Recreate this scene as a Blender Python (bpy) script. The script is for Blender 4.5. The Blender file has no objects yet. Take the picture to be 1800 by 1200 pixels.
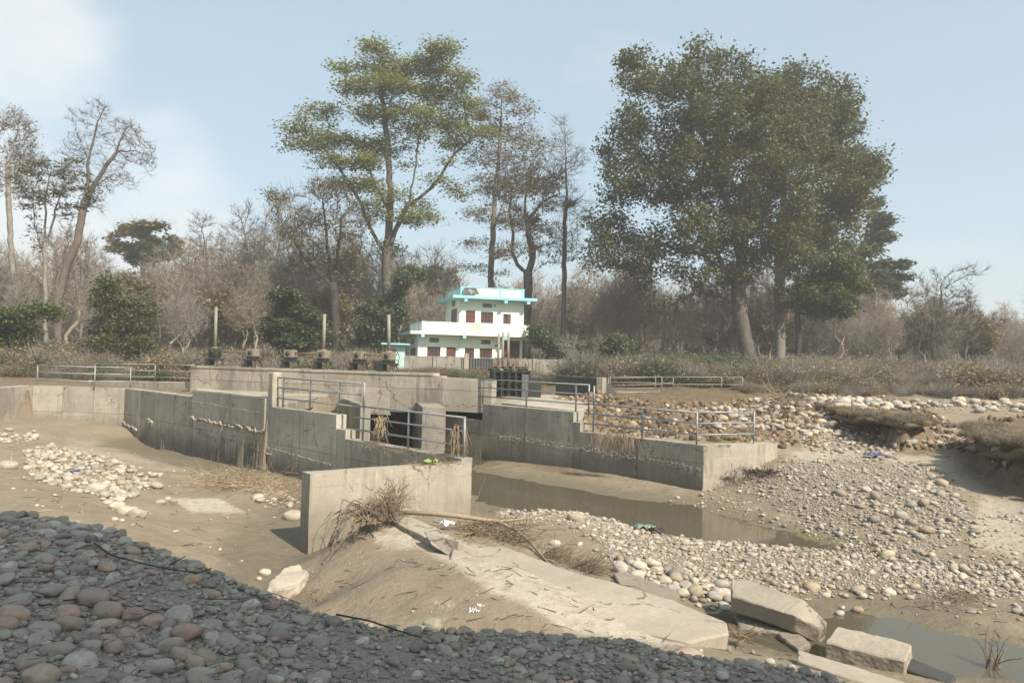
import bpy, bmesh, math, random
import numpy as np
from mathutils import Vector, Matrix, noise as mnoise
SC = bpy.context.scene
COL = SC.collection
R = math.radians
# ---------------------------------------------------------------- camera, sky, sun, exposure
F = 1400.0; CZ = 4.0
PITCH = 36.0/F; ROLL = 0.026
_f = Vector((0, math.cos(PITCH), math.sin(PITCH)))
_r0 = Vector((1, 0, 0)); _u0 = Vector((0, -math.sin(PITCH), math.cos(PITCH)))
_r = _r0*math.cos(ROLL) + _u0*math.sin(ROLL)
_u = _u0*math.cos(ROLL) - _r0*math.sin(ROLL)
cd = bpy.data.cameras.new('camera'); cam = bpy.data.objects.new('camera', cd); COL.objects.link(cam)
cam.matrix_world = Matrix(((_r.x, _u.x, -_f.x, 0), (_r.y, _u.y, -_f.y, 0), (_r.z, _u.z, -_f.z, CZ), (0, 0, 0, 1)))
cd.sensor_width = 36; cd.lens = 36*F/1800; cd.clip_start = 0.1; cd.clip_end = 3000
SC.camera = cam
SUN_AZ = R(41); SUN_EL = R(44)          # measured from behind the camera towards its right
world = bpy.data.worlds.new("World"); SC.world = world; world.use_nodes = True
wn = world.node_tree; wn.nodes.clear()
def wnode(t, **kw):
    n = wn.nodes.new(t)
    for k, v in kw.items(): setattr(n, k, v)
    return n
wo = wnode('ShaderNodeOutputWorld'); wb = wnode('ShaderNodeBackground'); wb.inputs[1].default_value = 0.105
sky = wnode('ShaderNodeTexSky', sky_type='NISHITA', sun_disc=False, sun_elevation=SUN_EL, sun_rotation=math.pi-SUN_AZ)
sky.altitude = 200; sky.air_density = 1.0; sky.dust_density = 2.2; sky.ozone_density = 1.6
tcw = wnode('ShaderNodeTexCoord')
mp = wnode('ShaderNodeMapping'); mp.inputs['Scale'].default_value = (1, 1, 1.7)
wn.links.new(tcw.outputs['Generated'], mp.inputs[0])
nz = wnode('ShaderNodeTexNoise'); nz.inputs['Scale'].default_value = 5.5; nz.inputs['Detail'].default_value = 7; nz.inputs['Roughness'].default_value = 0.5
nz.inputs['Distortion'].default_value = 0.25
wn.links.new(mp.outputs[0], nz.inputs['Vector'])
cl_prev = None
for (cpx, cpy, c_in, c_out, amp) in ((0, 70, 0.9985, 0.988, .55), (265, 285, 0.9992, 0.9955, .42), (-160, 330, 0.995, 0.96, .5), (230, 420, .9985, .988, .4)):
    a_ = (cpx-900)/F; b_ = (600-cpy)/F; dv_ = (_f+_r*a_+_u*b_).normalized()
    dt = wnode('ShaderNodeVectorMath', operation='DOT_PRODUCT'); dt.inputs[1].default_value = dv_
    nm_ = wnode('ShaderNodeVectorMath', operation='NORMALIZE'); wn.links.new(tcw.outputs['Generated'], nm_.inputs[0]); wn.links.new(nm_.outputs[0], dt.inputs[0])
    m1 = wnode('ShaderNodeMapRange'); m1.inputs['From Min'].default_value = c_out; m1.inputs['From Max'].default_value = c_in
    wn.links.new(dt.outputs['Value'], m1.inputs[0])
    m2 = wnode('ShaderNodeMapRange'); m2.inputs['From Min'].default_value = .25; m2.inputs['From Max'].default_value = .75; m2.inputs['To Min'].default_value = -.55; m2.inputs['To Max'].default_value = .55
    wn.links.new(nz.outputs[0], m2.inputs[0])
    ad = wnode('ShaderNodeMath', operation='ADD'); wn.links.new(m1.outputs[0], ad.inputs[0]); wn.links.new(m2.outputs[0], ad.inputs[1])
    cm = wnode('ShaderNodeMapRange', interpolation_type='SMOOTHSTEP'); cm.inputs['From Min'].default_value = .12; cm.inputs['From Max'].default_value = 1.1; cm.inputs['To Max'].default_value = amp
    wn.links.new(ad.outputs[0], cm.inputs[0])
    if cl_prev is None: cl_prev = cm
    else:
        q_ = wnode('ShaderNodeMath', operation='MAXIMUM'); wn.links.new(cl_prev.outputs[0], q_.inputs[0]); wn.links.new(cm.outputs[0], q_.inputs[1]); cl_prev = q_
cm = cl_prev
# thin uniform haze: pulls the clear sky towards a pale grey-blue
hz = wnode('ShaderNodeMixRGB'); hz.inputs[0].default_value = 0.6; hz.inputs[2].default_value = (3.25, 4.05, 4.25, 1)
wn.links.new(sky.outputs[0], hz.inputs[1])
mx = wnode('ShaderNodeMixRGB'); mx.inputs[2].default_value = (6.0, 5.75, 5.4, 1)
wn.links.new(cm.outputs[0], mx.inputs[0]); wn.links.new(hz.outputs[0], mx.inputs[1])
wn.links.new(mx.outputs[0], wb.inputs[0]); wn.links.new(wb.outputs[0], wo.inputs[0])
sd = bpy.data.lights.new('sun', 'SUN'); sun = bpy.data.objects.new('sun', sd); COL.objects.link(sun)
sd.energy = 4.4; sd.angle = R(0.53); sd.color = (1.0, 0.90, 0.76)
L = Vector((math.sin(SUN_AZ)*math.cos(SUN_EL), -math.cos(SUN_AZ)*math.cos(SUN_EL), math.sin(SUN_EL)))
sun.rotation_euler = (-L).to_track_quat('-Z', 'Y').to_euler(); sun.location = (20, -30, 60)
SC.view_settings.view_transform = 'Standard'; SC.view_settings.look = 'None'
SC.view_settings.exposure = 0.9; SC.view_settings.gamma = 1; SC.view_settings.use_curve_mapping = False
SC.cycles.max_bounces = 6; SC.cycles.diffuse_bounces = 3; SC.cycles.glossy_bounces = 3; SC.cycles.transmission_bounces = 4
SC.cycles.transparent_max_bounces = 8; SC.cycles.volume_bounces = 1; SC.cycles.use_denoising = True
SC.cycles.caustics_reflective = False; SC.cycles.caustics_refractive = False

# ---------------------------------------------------------------- helpers
def ray(px, py):
    a = (px-900)/F; b = (600-py)/F
    return _f + _r*a + _u*b
def PZ(px, py, z):
    d = ray(px, py); t = (z-CZ)/d.z
    return Vector((d.x*t, d.y*t, z))
def PD(px, py, Y):
    d = ray(px, py); t = Y/d.y
    return Vector((d.x*t, Y, CZ+d.z*t))
def project(P):
    P = np.asarray(P, float); Q = P-np.array([0, 0, CZ])
    z = Q@np.array(_f); x = Q@np.array(_r); y = Q@np.array(_u)
    z = np.where(z < 0.05, 0.05, z)
    return 900+F*x/z, 600-F*y/z, z
_tabs = {}
def vn(x, y, seed=0):
    if seed not in _tabs: _tabs[seed] = np.random.RandomState(seed+11).rand(256, 256)
    T = _tabs[seed]; ix = np.floor(x).astype(int); iy = np.floor(y).astype(int)
    fx = x-ix; fy = y-iy; fx = fx*fx*(3-2*fx); fy = fy*fy*(3-2*fy)
    a = T[ix & 255, iy & 255]; b = T[(ix+1) & 255, iy & 255]; c = T[ix & 255, (iy+1) & 255]; d = T[(ix+1) & 255, (iy+1) & 255]
    return (a*(1-fx)+b*fx)*(1-fy)+(c*(1-fx)+d*fx)*fy
def fbm(x, y, seed=0, o=4):
    s = 0; a = 1.0; t = 0
    for i in range(o):
        s = s+a*(vn(x*2**i+17.3*i, y*2**i-9.1*i, seed+i)-0.5); t += a; a *= 0.5
    return s/t
def sstep(a, b, x):
    t = np.clip((x-a)/(b-a), 0, 1); return t*t*(3-2*t)
def sdpoly(x, y, poly):
    """signed distance to a polygon, positive inside"""
    poly = np.asarray(poly, float); n = len(poly)
    best = np.full(np.shape(x), 1e18); ins = np.zeros(np.shape(x), bool)
    for i in range(n):
        ax, ay = poly[i]; bx, by = poly[(i+1) % n]
        ex, ey = bx-ax, by-ay; wx, wy = x-ax, y-ay
        t = np.clip((wx*ex+wy*ey)/(ex*ex+ey*ey+1e-12), 0, 1)
        dx = wx-ex*t; dy = wy-ey*t; best = np.minimum(best, dx*dx+dy*dy)
        c = (ay > y) != (by > y)
        with np.errstate(divide='ignore', invalid='ignore'):
            xi = (bx-ax)*(y-ay)/(by-ay+1e-30)+ax
        ins ^= c & (x < xi)
    d = np.sqrt(best); return np.where(ins, d, -d)

def tagit(o, label=None, cat=None, group=None, kind=None):
    if label: o['label'] = label
    if cat: o['category'] = cat
    if group: o['group'] = group
    if kind: o['kind'] = kind
    return o
def thing(name, loc, label, cat, group=None):
    o = bpy.data.objects.new(name, None); COL.objects.link(o); o.location = Vector(loc)
    o.empty_display_size = 0.3
    return tagit(o, label, cat, group)
def rootloc(p):
    v = Vector((0, 0, 0))
    while p is not None: v += p.location; p = p.parent
    return v
def mesh_obj(name, V, Fc, mat, parent=None, smooth=False, loc=None):
    """V in world coordinates"""
    V = np.asarray([tuple(v) for v in V] if not isinstance(V, np.ndarray) else V, float)
    me = bpy.data.meshes.new(name)
    if parent is not None: o0 = np.array(rootloc(parent)); l = Vector((0, 0, 0))
    else:
        if loc is None: loc = ((V[:, 0].min()+V[:, 0].max())/2, (V[:, 1].min()+V[:, 1].max())/2, V[:, 2].min())
        o0 = np.array(loc); l = Vector(loc)
    me.from_pydata((V-o0).tolist(), [], Fc if isinstance(Fc, list) else Fc.tolist())
    if smooth: me.polygons.foreach_set('use_smooth', [True]*len(me.polygons))
    me.update()
    if mat is not None: me.materials.append(mat)
    o = bpy.data.objects.new(name, me); COL.objects.link(o); o.location = l
    if parent is not None: o.parent = parent
    return o
def fast_mesh(name, V, Fc, smooth=False):
    """V (n,3), Fc (m,k) uniform faces, numpy"""
    me = bpy.data.meshes.new(name); V = np.asarray(V, np.float32); Fc = np.asarray(Fc, np.int32)
    m, k = Fc.shape
    me.vertices.add(len(V)); me.vertices.foreach_set('co', V.ravel())
    me.loops.add(m*k); me.loops.foreach_set('vertex_index', Fc.ravel())
    me.polygons.add(m); me.polygons.foreach_set('loop_start', np.arange(0, m*k, k, dtype=np.int32))
    try: me.polygons.foreach_set('loop_total', np.full(m, k, np.int32))
    except Exception: pass
    if smooth: me.polygons.foreach_set('use_smooth', np.ones(m, bool))
    me.update(calc_edges=True); return me
class MB:
    def __init__(s): s.V = []; s.F = []
    def add(s, V, Fc):
        n = len(s.V); s.V += [Vector(v) for v in V]; s.F += [[i+n for i in f] for f in Fc]; return s
    def hexa(s, b, t):
        """bottom 4 and top 4 points, counter-clockwise seen from above"""
        return s.add(list(b)+list(t), [[3, 2, 1, 0], [4, 5, 6, 7], [0, 1, 5, 4], [1, 2, 6, 5], [2, 3, 7, 6], [3, 0, 4, 7]])
    def box(s, c, sx, sy, sz, rz=0, base=True):
        """c = centre of the base"""
        M = Matrix.Rotation(rz, 3, 'Z'); c = Vector(c); z0 = 0 if base else -sz/2
        q = [(-sx/2, -sy/2), (sx/2, -sy/2), (sx/2, sy/2), (-sx/2, sy/2)]
        return s.hexa([c+M@Vector((x, y, z0)) for x, y in q], [c+M@Vector((x, y, z0+sz)) for x, y in q])
    def gbox(s, b, t, step=.3):
        """box with gridded faces, for surfaces that get worn"""
        def patch(p00, p10, p11, p01):
            nu = max(1, round((p10-p00).length/step)); nv_ = max(1, round((p01-p00).length/step)); V_ = []; F_ = []
            for j in range(nv_+1):
                for i in range(nu+1): V_.append(p00.lerp(p10, i/nu).lerp(p01.lerp(p11, i/nu), j/nv_))
            for j in range(nv_):
                for i in range(nu): a = j*(nu+1)+i; F_.append([a, a+1, a+nu+2, a+nu+1])
            s.add(V_, F_)
        b = [Vector(v) for v in b]; t = [Vector(v) for v in t]
        patch(t[0], t[1], t[2], t[3]); patch(b[3], b[2], b[1], b[0])
        for i in range(4): j = (i+1) % 4; patch(b[i], b[j], t[j], t[i])
        s.weld = True; return s
    def tube(s, pts, rad, n=6, cap=True):
        pts = [Vector(p) for p in pts]; m = len(pts)
        if not hasattr(rad, '__len__'): rad = [rad]*m
        n0 = len(s.V); up = None
        for i, p in enumerate(pts):
            t = (pts[min(i+1, m-1)]-pts[max(i-1, 0)])
            if t.length < 1e-9: t = Vector((0, 0, 1))
            t.normalize()
            if up is None: up = t.orthogonal().normalized()
            else:
                up = up-t*up.dot(t)
                up = up.normalized() if up.length > 1e-6 else t.orthogonal().normalized()
            w = t.cross(up)
            for k in range(n):
                a = 2*math.pi*k/n; s.V.append(p+(up*math.cos(a)+w*math.sin(a))*rad[i])
        for i in range(m-1):
            for k in range(n):
                a = n0+i*n+k; b = n0+i*n+(k+1) % n; s.F.append([a, b, b+n, a+n])
        if cap:
            s.F.append([n0+k for k in range(n)][::-1]); s.F.append([n0+(m-1)*n+k for k in range(n)])
        return s
    def build(s, name, mat, parent=None, smooth=False, bevel=0, loc=None, rough=0, cuts=0, seed=0, rscale=3.0):
        o = mesh_obj(name, s.V, s.F, mat, parent, smooth, loc)
        if bevel or rough:
            bm = bmesh.new(); bm.from_mesh(o.data)
            if getattr(s, 'weld', False): bmesh.ops.remove_doubles(bm, verts=bm.verts, dist=1e-4)
            bmesh.ops.recalc_face_normals(bm, faces=bm.faces)
            if bevel: bmesh.ops.bevel(bm, geom=[e for e in bm.edges if e.calc_face_angle(0) > 0.5], offset=bevel, segments=1, affect='EDGES')
            if cuts:
                for it in range(cuts):
                    Lm = sorted(e.calc_length() for e in bm.edges)[-1]
                    es = [e for e in bm.edges if e.calc_length() > Lm*0.5]
                    bmesh.ops.subdivide_edges(bm, edges=es, cuts=1, use_grid_fill=True)
                bmesh.ops.triangulate(bm, faces=[f for f in bm.faces if len(f.verts) > 4])
            if rough:
                bm.normal_update()
                for v in bm.verts:
                    q = v.co*rscale+Vector((seed*3.1, seed, 0))
                    v.co += mnoise.noise_vector(q)*rough+mnoise.noise_vector(q*3.7)*rough*0.4
            if rough:
                bm.normal_update()
                for f in bm.faces: f.smooth = True
                for e in bm.edges: e.smooth = e.calc_face_angle(0) < 0.45
            bm.to_mesh(o.data); bm.free()
        return o

# ---------------------------------------------------------------- materials
def mat(name): 
    m = bpy.data.materials.new(name); m.use_nodes = True; nt = m.node_tree
    b = nt.nodes['Principled BSDF']; b.inputs['Specular IOR Level'].default_value = 0.25
    return m, nt, b
class N:
    """short node builder"""
    def __init__(s, nt): s.nt = nt
    def __call__(s, t, **kw):
        n = s.nt.nodes.new(t)
        for k, v in kw.items():
            if k == 'i':
                for kk, vv in v.items():
                    if isinstance(vv, bpy.types.NodeSocket): s.nt.links.new(vv, n.inputs[kk])
                    else: n.inputs[kk].default_value = vv
            else: setattr(n, k, v)
        return n
    def noise(s, vec, scale, detail=4, rough=0.55, dist=0):
        return s('ShaderNodeTexNoise', i={'Vector': vec, 'Scale': scale, 'Detail': detail, 'Roughness': rough, 'Distortion': dist}).outputs[0]
    def rng(s, v, a, b, c=0.0, d=1.0):
        return s('ShaderNodeMapRange', i={0: v, 1: a, 2: b, 3: c, 4: d}).outputs[0]
    def mix(s, f, a, b, mode='MIX'):
        n = s('ShaderNodeMix', data_type='RGBA', blend_type=mode)
        for idx, v in ((0, f), (6, a), (7, b)):
            if isinstance(v, bpy.types.NodeSocket): s.nt.links.new(v, n.inputs[idx])
            else: n.inputs[idx].default_value = v if idx == 0 else (tuple(v)+(1,))[:4]
        return n.outputs[2]
    def math(s, op, a, b=0.0):
        return s('ShaderNodeMath', operation=op, i={0: a, 1: b}).outputs[0]
    def mapv(s, vec, sc, rot=(0, 0, 0)):
        return s('ShaderNodeMapping', i={0: vec, 2: rot, 3: sc}).outputs[0]
    def bump(s, h, strength=0.4, dist=0.02):
        return s('ShaderNodeBump', i={'Strength': strength, 'Distance': dist, 'Height': h}).outputs[0]
def concrete(name, base, dark, stain=0.5, bump=0.5, streak=0.6, mud=0.0, rough=0.9):
    m, nt, b = mat(name); n = N(nt); pos = n('ShaderNodeNewGeometry').outputs['Position']
    big = n.noise(pos, 0.9, 6, 0.65, 0.4); fine = n.noise(pos, 14, 5, 0.7); mid = n.noise(pos, 4.0, 5, 0.6)
    sv = n.mapv(pos, (3.2, 3.2, 0.42)); st = n.noise(sv, 1.0, 6, 0.7, 1.2); sm_ = n.noise(pos, 0.55, 3, 0.6); st = n.math('ADD', st, n.math('MULTIPLY', n.math('SUBTRACT', sm_, .5), .9)); oi_ = n('ShaderNodeObjectInfo').outputs['Random']
    hv = n.mapv(pos, (0.35, 0.35, 4.0)); ho = n.noise(hv, 1.0, 3, 0.5)
    c = n.mix(n.rng(big, 0.38, 0.66), tuple(x*0.86 for x in base), base)
    c = n.mix(n.math('MULTIPLY', n.rng(st, 0.46, 0.66), streak), c, dark)
    c = n.mix(n.math('MULTIPLY', n.rng(ho, 0.55, 0.7), stain*0.5), c, tuple(x*0.7 for x in base))
    c = n.mix(n.math('MULTIPLY', n.rng(mid, 0.55, 0.75), stain), c, tuple((x+y)/2 for x, y in zip(dark, base)))
    c = n.mix(n.rng(fine, 0.35, 0.7, 0.0, 0.45), c, tuple(x*0.55 for x in base))
    c = n('ShaderNodeHueSaturation', i={'Value': n.rng(oi_, 0, 1, .84, 1.12), 'Color': c}).outputs[0]
    b2 = n.noise(pos, 0.33, 4, 0.6, 0.8); c = n.mix(n.math('MULTIPLY', n.rng(b2, 0.44, 0.62), stain*0.55), c, dark)
    wv = n('ShaderNodeVectorMath', operation='ADD', i={0: pos, 1: n('ShaderNodeVectorMath', operation='SCALE', i={0: n('ShaderNodeTexNoise', i={'Vector': pos, 'Scale': 2.2, 'Detail': 5}).outputs[1], 3: .5}).outputs[0]}).outputs[0]
    vo = n('ShaderNodeTexVoronoi', feature='DISTANCE_TO_EDGE', i={'Vector': wv, 'Scale': .45}).outputs['Distance']
    ck = n.math('MULTIPLY', n.rng(vo, .011, .004), n.rng(mid, .46, .56)); c = n.mix(n.math('MULTIPLY', ck, .75), c, tuple(x*.35 for x in dark))
    zs_ = n('ShaderNodeSeparateXYZ', i={0: pos}).outputs[2]; ln = n.math('PINGPONG', n.math('ADD', zs_, n.math('MULTIPLY', big, .04)), .31)
    c = n.mix(n.math('MULTIPLY', n.rng(ln, .012, .003), n.rng(mid, .35, .65, .1, .55)), c, dark)
    if mud > 0:
        z = n('ShaderNodeSeparateXYZ', i={0: pos}).outputs[2]
        zz = n.math('ADD', z, n.math('MULTIPLY', n.math('SUBTRACT', big, 0.5), 1.2))
        c = n.mix(n.math('MULTIPLY', n.rng(zz, 0.95, 0.1), mud), c, (0.10, 0.092, 0.075))
    nt.links.new(c, b.inputs['Base Color']); b.inputs['Roughness'].default_value = rough
    h = n.math('ADD', n.math('MULTIPLY', mid, 0.9), n.math('MULTIPLY', fine, 0.35))
    nt.links.new(n.bump(h, bump, 0.03), b.inputs['Normal'])
    return m
def plain(name, col, rough=0.7, var=0.25, scale=6, bump=0.0, metal=0.0, dirt=None, spec=0.25):
    m, nt, b = mat(name); n = N(nt); pos = n('ShaderNodeNewGeometry').outputs['Position']
    a = n.noise(pos, scale, 5, 0.65)
    c = n.mix(n.rng(a, 0.3, 0.7), tuple(x*(1-var) for x in col), tuple(min(1, x*(1+var*0.6)) for x in col))
    if dirt:
        sv = n.mapv(pos, (2.5, 2.5, 0.5)); st = n.noise(sv, 1.0, 6, 0.7)
        c = n.mix(n.rng(st, 0.52, 0.8, 0, dirt[1]), c, dirt[0])
    nt.links.new(c, b.inputs['Base Color']); b.inputs['Roughness'].default_value = rough; b.inputs['Metallic'].default_value = metal
    b.inputs['Specular IOR Level'].default_value = spec
    if bump: nt.links.new(n.bump(a, bump, 0.02), b.inputs['Normal'])
    return m
def stone_mat(name, col, var=0.3, dust=0.3):
    m, nt, b = mat(name); n = N(nt)
    oi = n('ShaderNodeObjectInfo').outputs['Random']; tc = n('ShaderNodeTexCoord').outputs['Object']
    off = n('ShaderNodeCombineXYZ', i={0: n.math('MULTIPLY', oi, 37.0), 1: n.math('MULTIPLY', oi, 91.0)}).outputs[0]
    v = n('ShaderNodeVectorMath', operation='ADD', i={0: tc, 1: off}).outputs[0]
    a = n.noise(v, 1.6, 5, 0.6, 0.5); f = n.noise(v, 9, 5, 0.7)
    val = n.rng(oi, 0, 1, 1-var, 1+var)
    c = n.mix(n.rng(a, 0.3, 0.7), tuple(x*0.75 for x in col), tuple(x*1.15 for x in col))
    c = n.mix(n.rng(f, 0.4, 0.8, 0, 0.45), c, tuple(x*0.5 for x in col))
    hs = n('ShaderNodeHueSaturation', i={'Value': val, 'Color': c, 'Hue': n.rng(n.math('FRACT', n.math('MULTIPLY', oi, 7.3)), 0, 1, 0.485, 0.515)}).outputs[0]
    gn = n('ShaderNodeNewGeometry'); nzc = n('ShaderNodeSeparateXYZ', i={0: gn.outputs['Normal']}).outputs[2]
    pn = n.noise(gn.outputs['Position'], 11, 5, 0.7)
    pn2 = n.noise(gn.outputs['Position'], 1.3, 3, 0.6)
    du = n.math('MINIMUM', n.math('MULTIPLY', n.math('ADD', n.rng(pn, 0.40, 0.62), n.rng(pn2, .42, .62, 0, .7)), dust), .92)
    c2 = n.mix(du, hs, (0.275, 0.24, 0.19))
    nt.links.new(c2, b.inputs['Base Color']); b.inputs['Roughness'].default_value = 0.8
    nt.links.new(n.bump(n.math('ADD', a, f), 0.25, 0.05), b.inputs['Normal'])
    return m
def leaf_mat(name, c1, c2, c3=None, trans=0.35):
    m, nt, b = mat(name); n = N(nt)
    at = n('ShaderNodeAttribute', attribute_name='rnd').outputs['Fac']
    cr = n('ShaderNodeValToRGB', i={0: at}); e = cr.color_ramp.elements
    e[0].color = tuple(c1)+(1,); e[1].color = tuple(c2)+(1,)
    if c3: k = cr.color_ramp.elements.new(0.93); k.color = tuple(c2)+(1,); e[2].color = tuple(c3)+(1,)
    nt.links.new(cr.outputs[0], b.inputs['Base Color']); b.inputs['Roughness'].default_value = 0.55
    b.inputs['Specular IOR Level'].default_value = 0.35
    tr = n('ShaderNodeBsdfTranslucent'); nt.links.new(cr.outputs[0], tr.inputs[0])
    mxn = n('ShaderNodeMixShader', i={0: trans}); nt.links.new(b.outputs[0], mxn.inputs[1]); nt.links.new(tr.outputs[0], mxn.inputs[2])
    nt.links.new(mxn.outputs[0], nt.nodes['Material Output'].inputs[0])
    return m
M = {}
M['conc'] = concrete('pale_concrete', (0.44, 0.395, 0.315), (0.15, 0.135, 0.11), 0.6, 0.5, 0.75)
M['conc_wing'] = concrete('wing_concrete', (0.43, 0.395, 0.325), (0.17, 0.155, 0.13), 0.55, 0.5, 0.6, mud=0.8)
M['conc_dark'] = concrete('stained_concrete', (0.34, 0.31, 0.255), (0.10, 0.095, 0.08), 0.6, 0.5, 0.8)
M['conc_near'] = concrete('near_concrete', (0.47, 0.42, 0.34), (0.19, 0.165, 0.13), 0.55, 0.5, 0.5, mud=0.5)
M['conc_black'] = concrete('shade_and_dark_concrete', (0.07, 0.072, 0.07), (0.03, 0.03, 0.03), 0.5, 0.4, 0.6)  # near-black stands in for shade on the far wall block; also a dark slab
M['crust'] = concrete('silt_covered_concrete', (0.37, 0.325, 0.26), (0.22, 0.185, 0.145), 0.5, 0.5, 0.0)
M['slabwet'] = concrete('mud_stained_concrete', (0.25, 0.22, 0.175), (0.12, 0.105, 0.08), 0.6, 0.5, 0.2)
M['wallb'] = concrete('boundary_plaster', (0.36, 0.335, 0.285), (0.11, 0.10, 0.085), 0.5, 0.3, 0.75)
M['plaster_white'] = plain('cream_paint', (0.80, 0.79, 0.70), 0.8, 0.05, 2, dirt=((0.5, 0.45, 0.34), 0.6))
M['plaster_green'] = plain('pale_green_paint', (0.66, 0.74, 0.62), 0.8, 0.05, 2, dirt=((0.42, 0.42, 0.34), 0.55))
M['blue'] = plain('turquoise_paint', (0.27, 0.56, 0.60), 0.7, 0.1, 3, dirt=((0.3, 0.4, 0.4), 0.3))
M['yellow_stain'] = plain('yellowed_paint', (0.74, 0.64, 0.38), 0.8, 0.1, 3)
M['hutgreen'] = plain('pale_teal_paint', (0.42, 0.58, 0.54), 0.8, 0.08, 3, dirt=((0.3, 0.33, 0.3), 0.4))
M['maroon'] = plain('maroon_wood', (0.115, 0.045, 0.04), 0.5, 0.2, 5)
M['darkglass'] = plain('dark_window_glass', (0.05, 0.055, 0.06), 0.15, 0.2, 3, spec=0.6)
M['black'] = plain('black_steel', (0.022, 0.025, 0.026), 0.55, 0.3, 8, spec=0.4)
M['earth'] = plain('dark_river_earth', (0.085, 0.062, 0.04), 0.95, 0.45, 5, bump=1.0)
M['turf'] = plain('dry_turf', (0.15, 0.118, 0.07), 0.95, 0.4, 8, bump=1.0)
M['ggate'] = plain('grey_gate_paint', (0.10, 0.105, 0.11), 0.6, 0.2, 5)
M['galv'] = plain('weathered_galvanised_pipe', (0.27, 0.285, 0.28), 0.55, 0.25, 10, metal=0.25, dirt=((0.25, 0.19, 0.13), 0.5), spec=0.4)
M['galv_pale'] = plain('pale_pipe', (0.23, 0.215, 0.175), 0.6, 0.2, 8, dirt=((0.25, 0.19, 0.13), 0.4))
M['rust'] = plain('rusty_steel', (0.19, 0.125, 0.08), 0.8, 0.35, 12)
M['greasy'] = plain('greasy_dark_iron', (0.045, 0.043, 0.037), 0.6, 0.4, 12)
M['housing'] = plain('dusty_gear_housing', (0.20, 0.18, 0.13), 0.8, 0.35, 8)
M['twig'] = plain('dry_twig', (0.20, 0.155, 0.105), 0.9, 0.35, 20)
M['branch'] = plain('debarked_branch', (0.27, 0.215, 0.15), 0.9, 0.3, 20)
M['straw'] = plain('dry_reed', (0.30, 0.235, 0.155), 0.9, 0.35, 20)
M['darktwig'] = plain('dark_dead_stem', (0.06, 0.045, 0.035), 0.9, 0.3, 20)
M['bark'] = plain('grey_brown_bark', (0.115, 0.10, 0.085), 0.95, 0.55, 3.5, bump=1.0, dirt=((0.045, 0.04, 0.035), 0.7))
M['bark_mid'] = plain('brown_grey_bark', (0.18, 0.145, 0.115), 0.95, 0.4, 3.5, bump=0.8, dirt=((0.08, 0.07, 0.06), 0.5))
M['bark_dark'] = plain('dark_bark', (0.055, 0.046, 0.04), 0.95, 0.4, 1.5, bump=0.6)
M['bark_pale'] = plain('pale_bark', (0.215, 0.195, 0.17), 0.95, 0.4, 3.5, bump=0.8, dirt=((0.09, 0.08, 0.07), 0.5))
M['wood_twig'] = plain('dry_wood_twigs', (0.26, 0.215, 0.165), 0.95, 0.3, 0.3)
M['wood_twig2'] = plain('grey_wood_twigs', (0.22, 0.195, 0.165), 0.95, 0.3, 0.3)
M['bark_red'] = plain('reddish_bark', (0.135, 0.105, 0.085), 0.95, 0.35, 1.5, bump=0.6)
M['leaf_sal'] = leaf_mat('yellow_green_leaf', (0.145, 0.17, 0.045), (0.29, 0.30, 0.085), (0.38, 0.33, 0.11))
M['leaf_dark'] = leaf_mat('olive_leaf', (0.070, 0.085, 0.033), (0.145, 0.155, 0.06), (0.23, 0.18, 0.085))
M['leaf_deep'] = leaf_mat('deep_green_leaf', (0.05, 0.075, 0.038), (0.12, 0.145, 0.07))
M['leaf_mid'] = leaf_mat('mid_green_leaf', (0.045, 0.08, 0.025), (0.12, 0.15, 0.04))
M['leaf_brown'] = leaf_mat('brown_olive_leaf', (0.16, 0.135, 0.07), (0.29, 0.235, 0.11), (0.33, 0.23, 0.12))
M['leaf_yel'] = leaf_mat('ochre_leaf', (0.14, 0.12, 0.055), (0.27, 0.22, 0.095))
M['leaf_dry'] = leaf_mat('dry_shrub_leaf', (0.16, 0.125, 0.075), (0.32, 0.255, 0.15), (0.36, 0.29, 0.12))
M['plastic_white'] = plain('white_plastic_scrap', (0.7, 0.69, 0.66), 0.5, 0.1, 5)
M['plastic_green'] = plain('green_plastic_scrap', (0.24, 0.34, 0.08), 0.5, 0.2, 5)
M['plastic_mixed'] = plain('dull_green_bag', (0.22, 0.29, 0.24), 0.5, 0.7, 14)
M['plastic_blue'] = plain('blue_plastic_scrap', (0.05, 0.06, 0.22), 0.5, 0.2, 5)
M['plastic_red'] = plain('red_plastic_scrap', (0.45, 0.05, 0.05), 0.5, 0.2, 5)
M['panel'] = plain('solar_cell_glass', (0.035, 0.035, 0.045), 0.25, 0.1, 5, spec=0.6)
# ---------------------------------------------------------------- key points of the place
UP = 2.25; LOW = 1.57
A0 = PZ(-70, 687, UP); A = PZ(57, 677.5, UP); B = PZ(220, 682.5, UP)
W1 = PZ(455, 714.5, UP); D = PZ(592, 729, UP)
E = PZ(812, 806, LOW)
H0 = Vector((-15.6, 38.8, 0)); H1 = Vector((-0.78, 32.9, 0))         # foot line of the gate headwall
R0 = PZ(848, 710, UP); R1 = PZ(1012, 724, UP); RC = PZ(1237, 783, LOW); RE = PZ(1367, 778, LOW)
N0 = PZ(829, 813, LOW-0.06); N1 = PZ(545, 833, LOW-0.06)            # free wall in front
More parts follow.
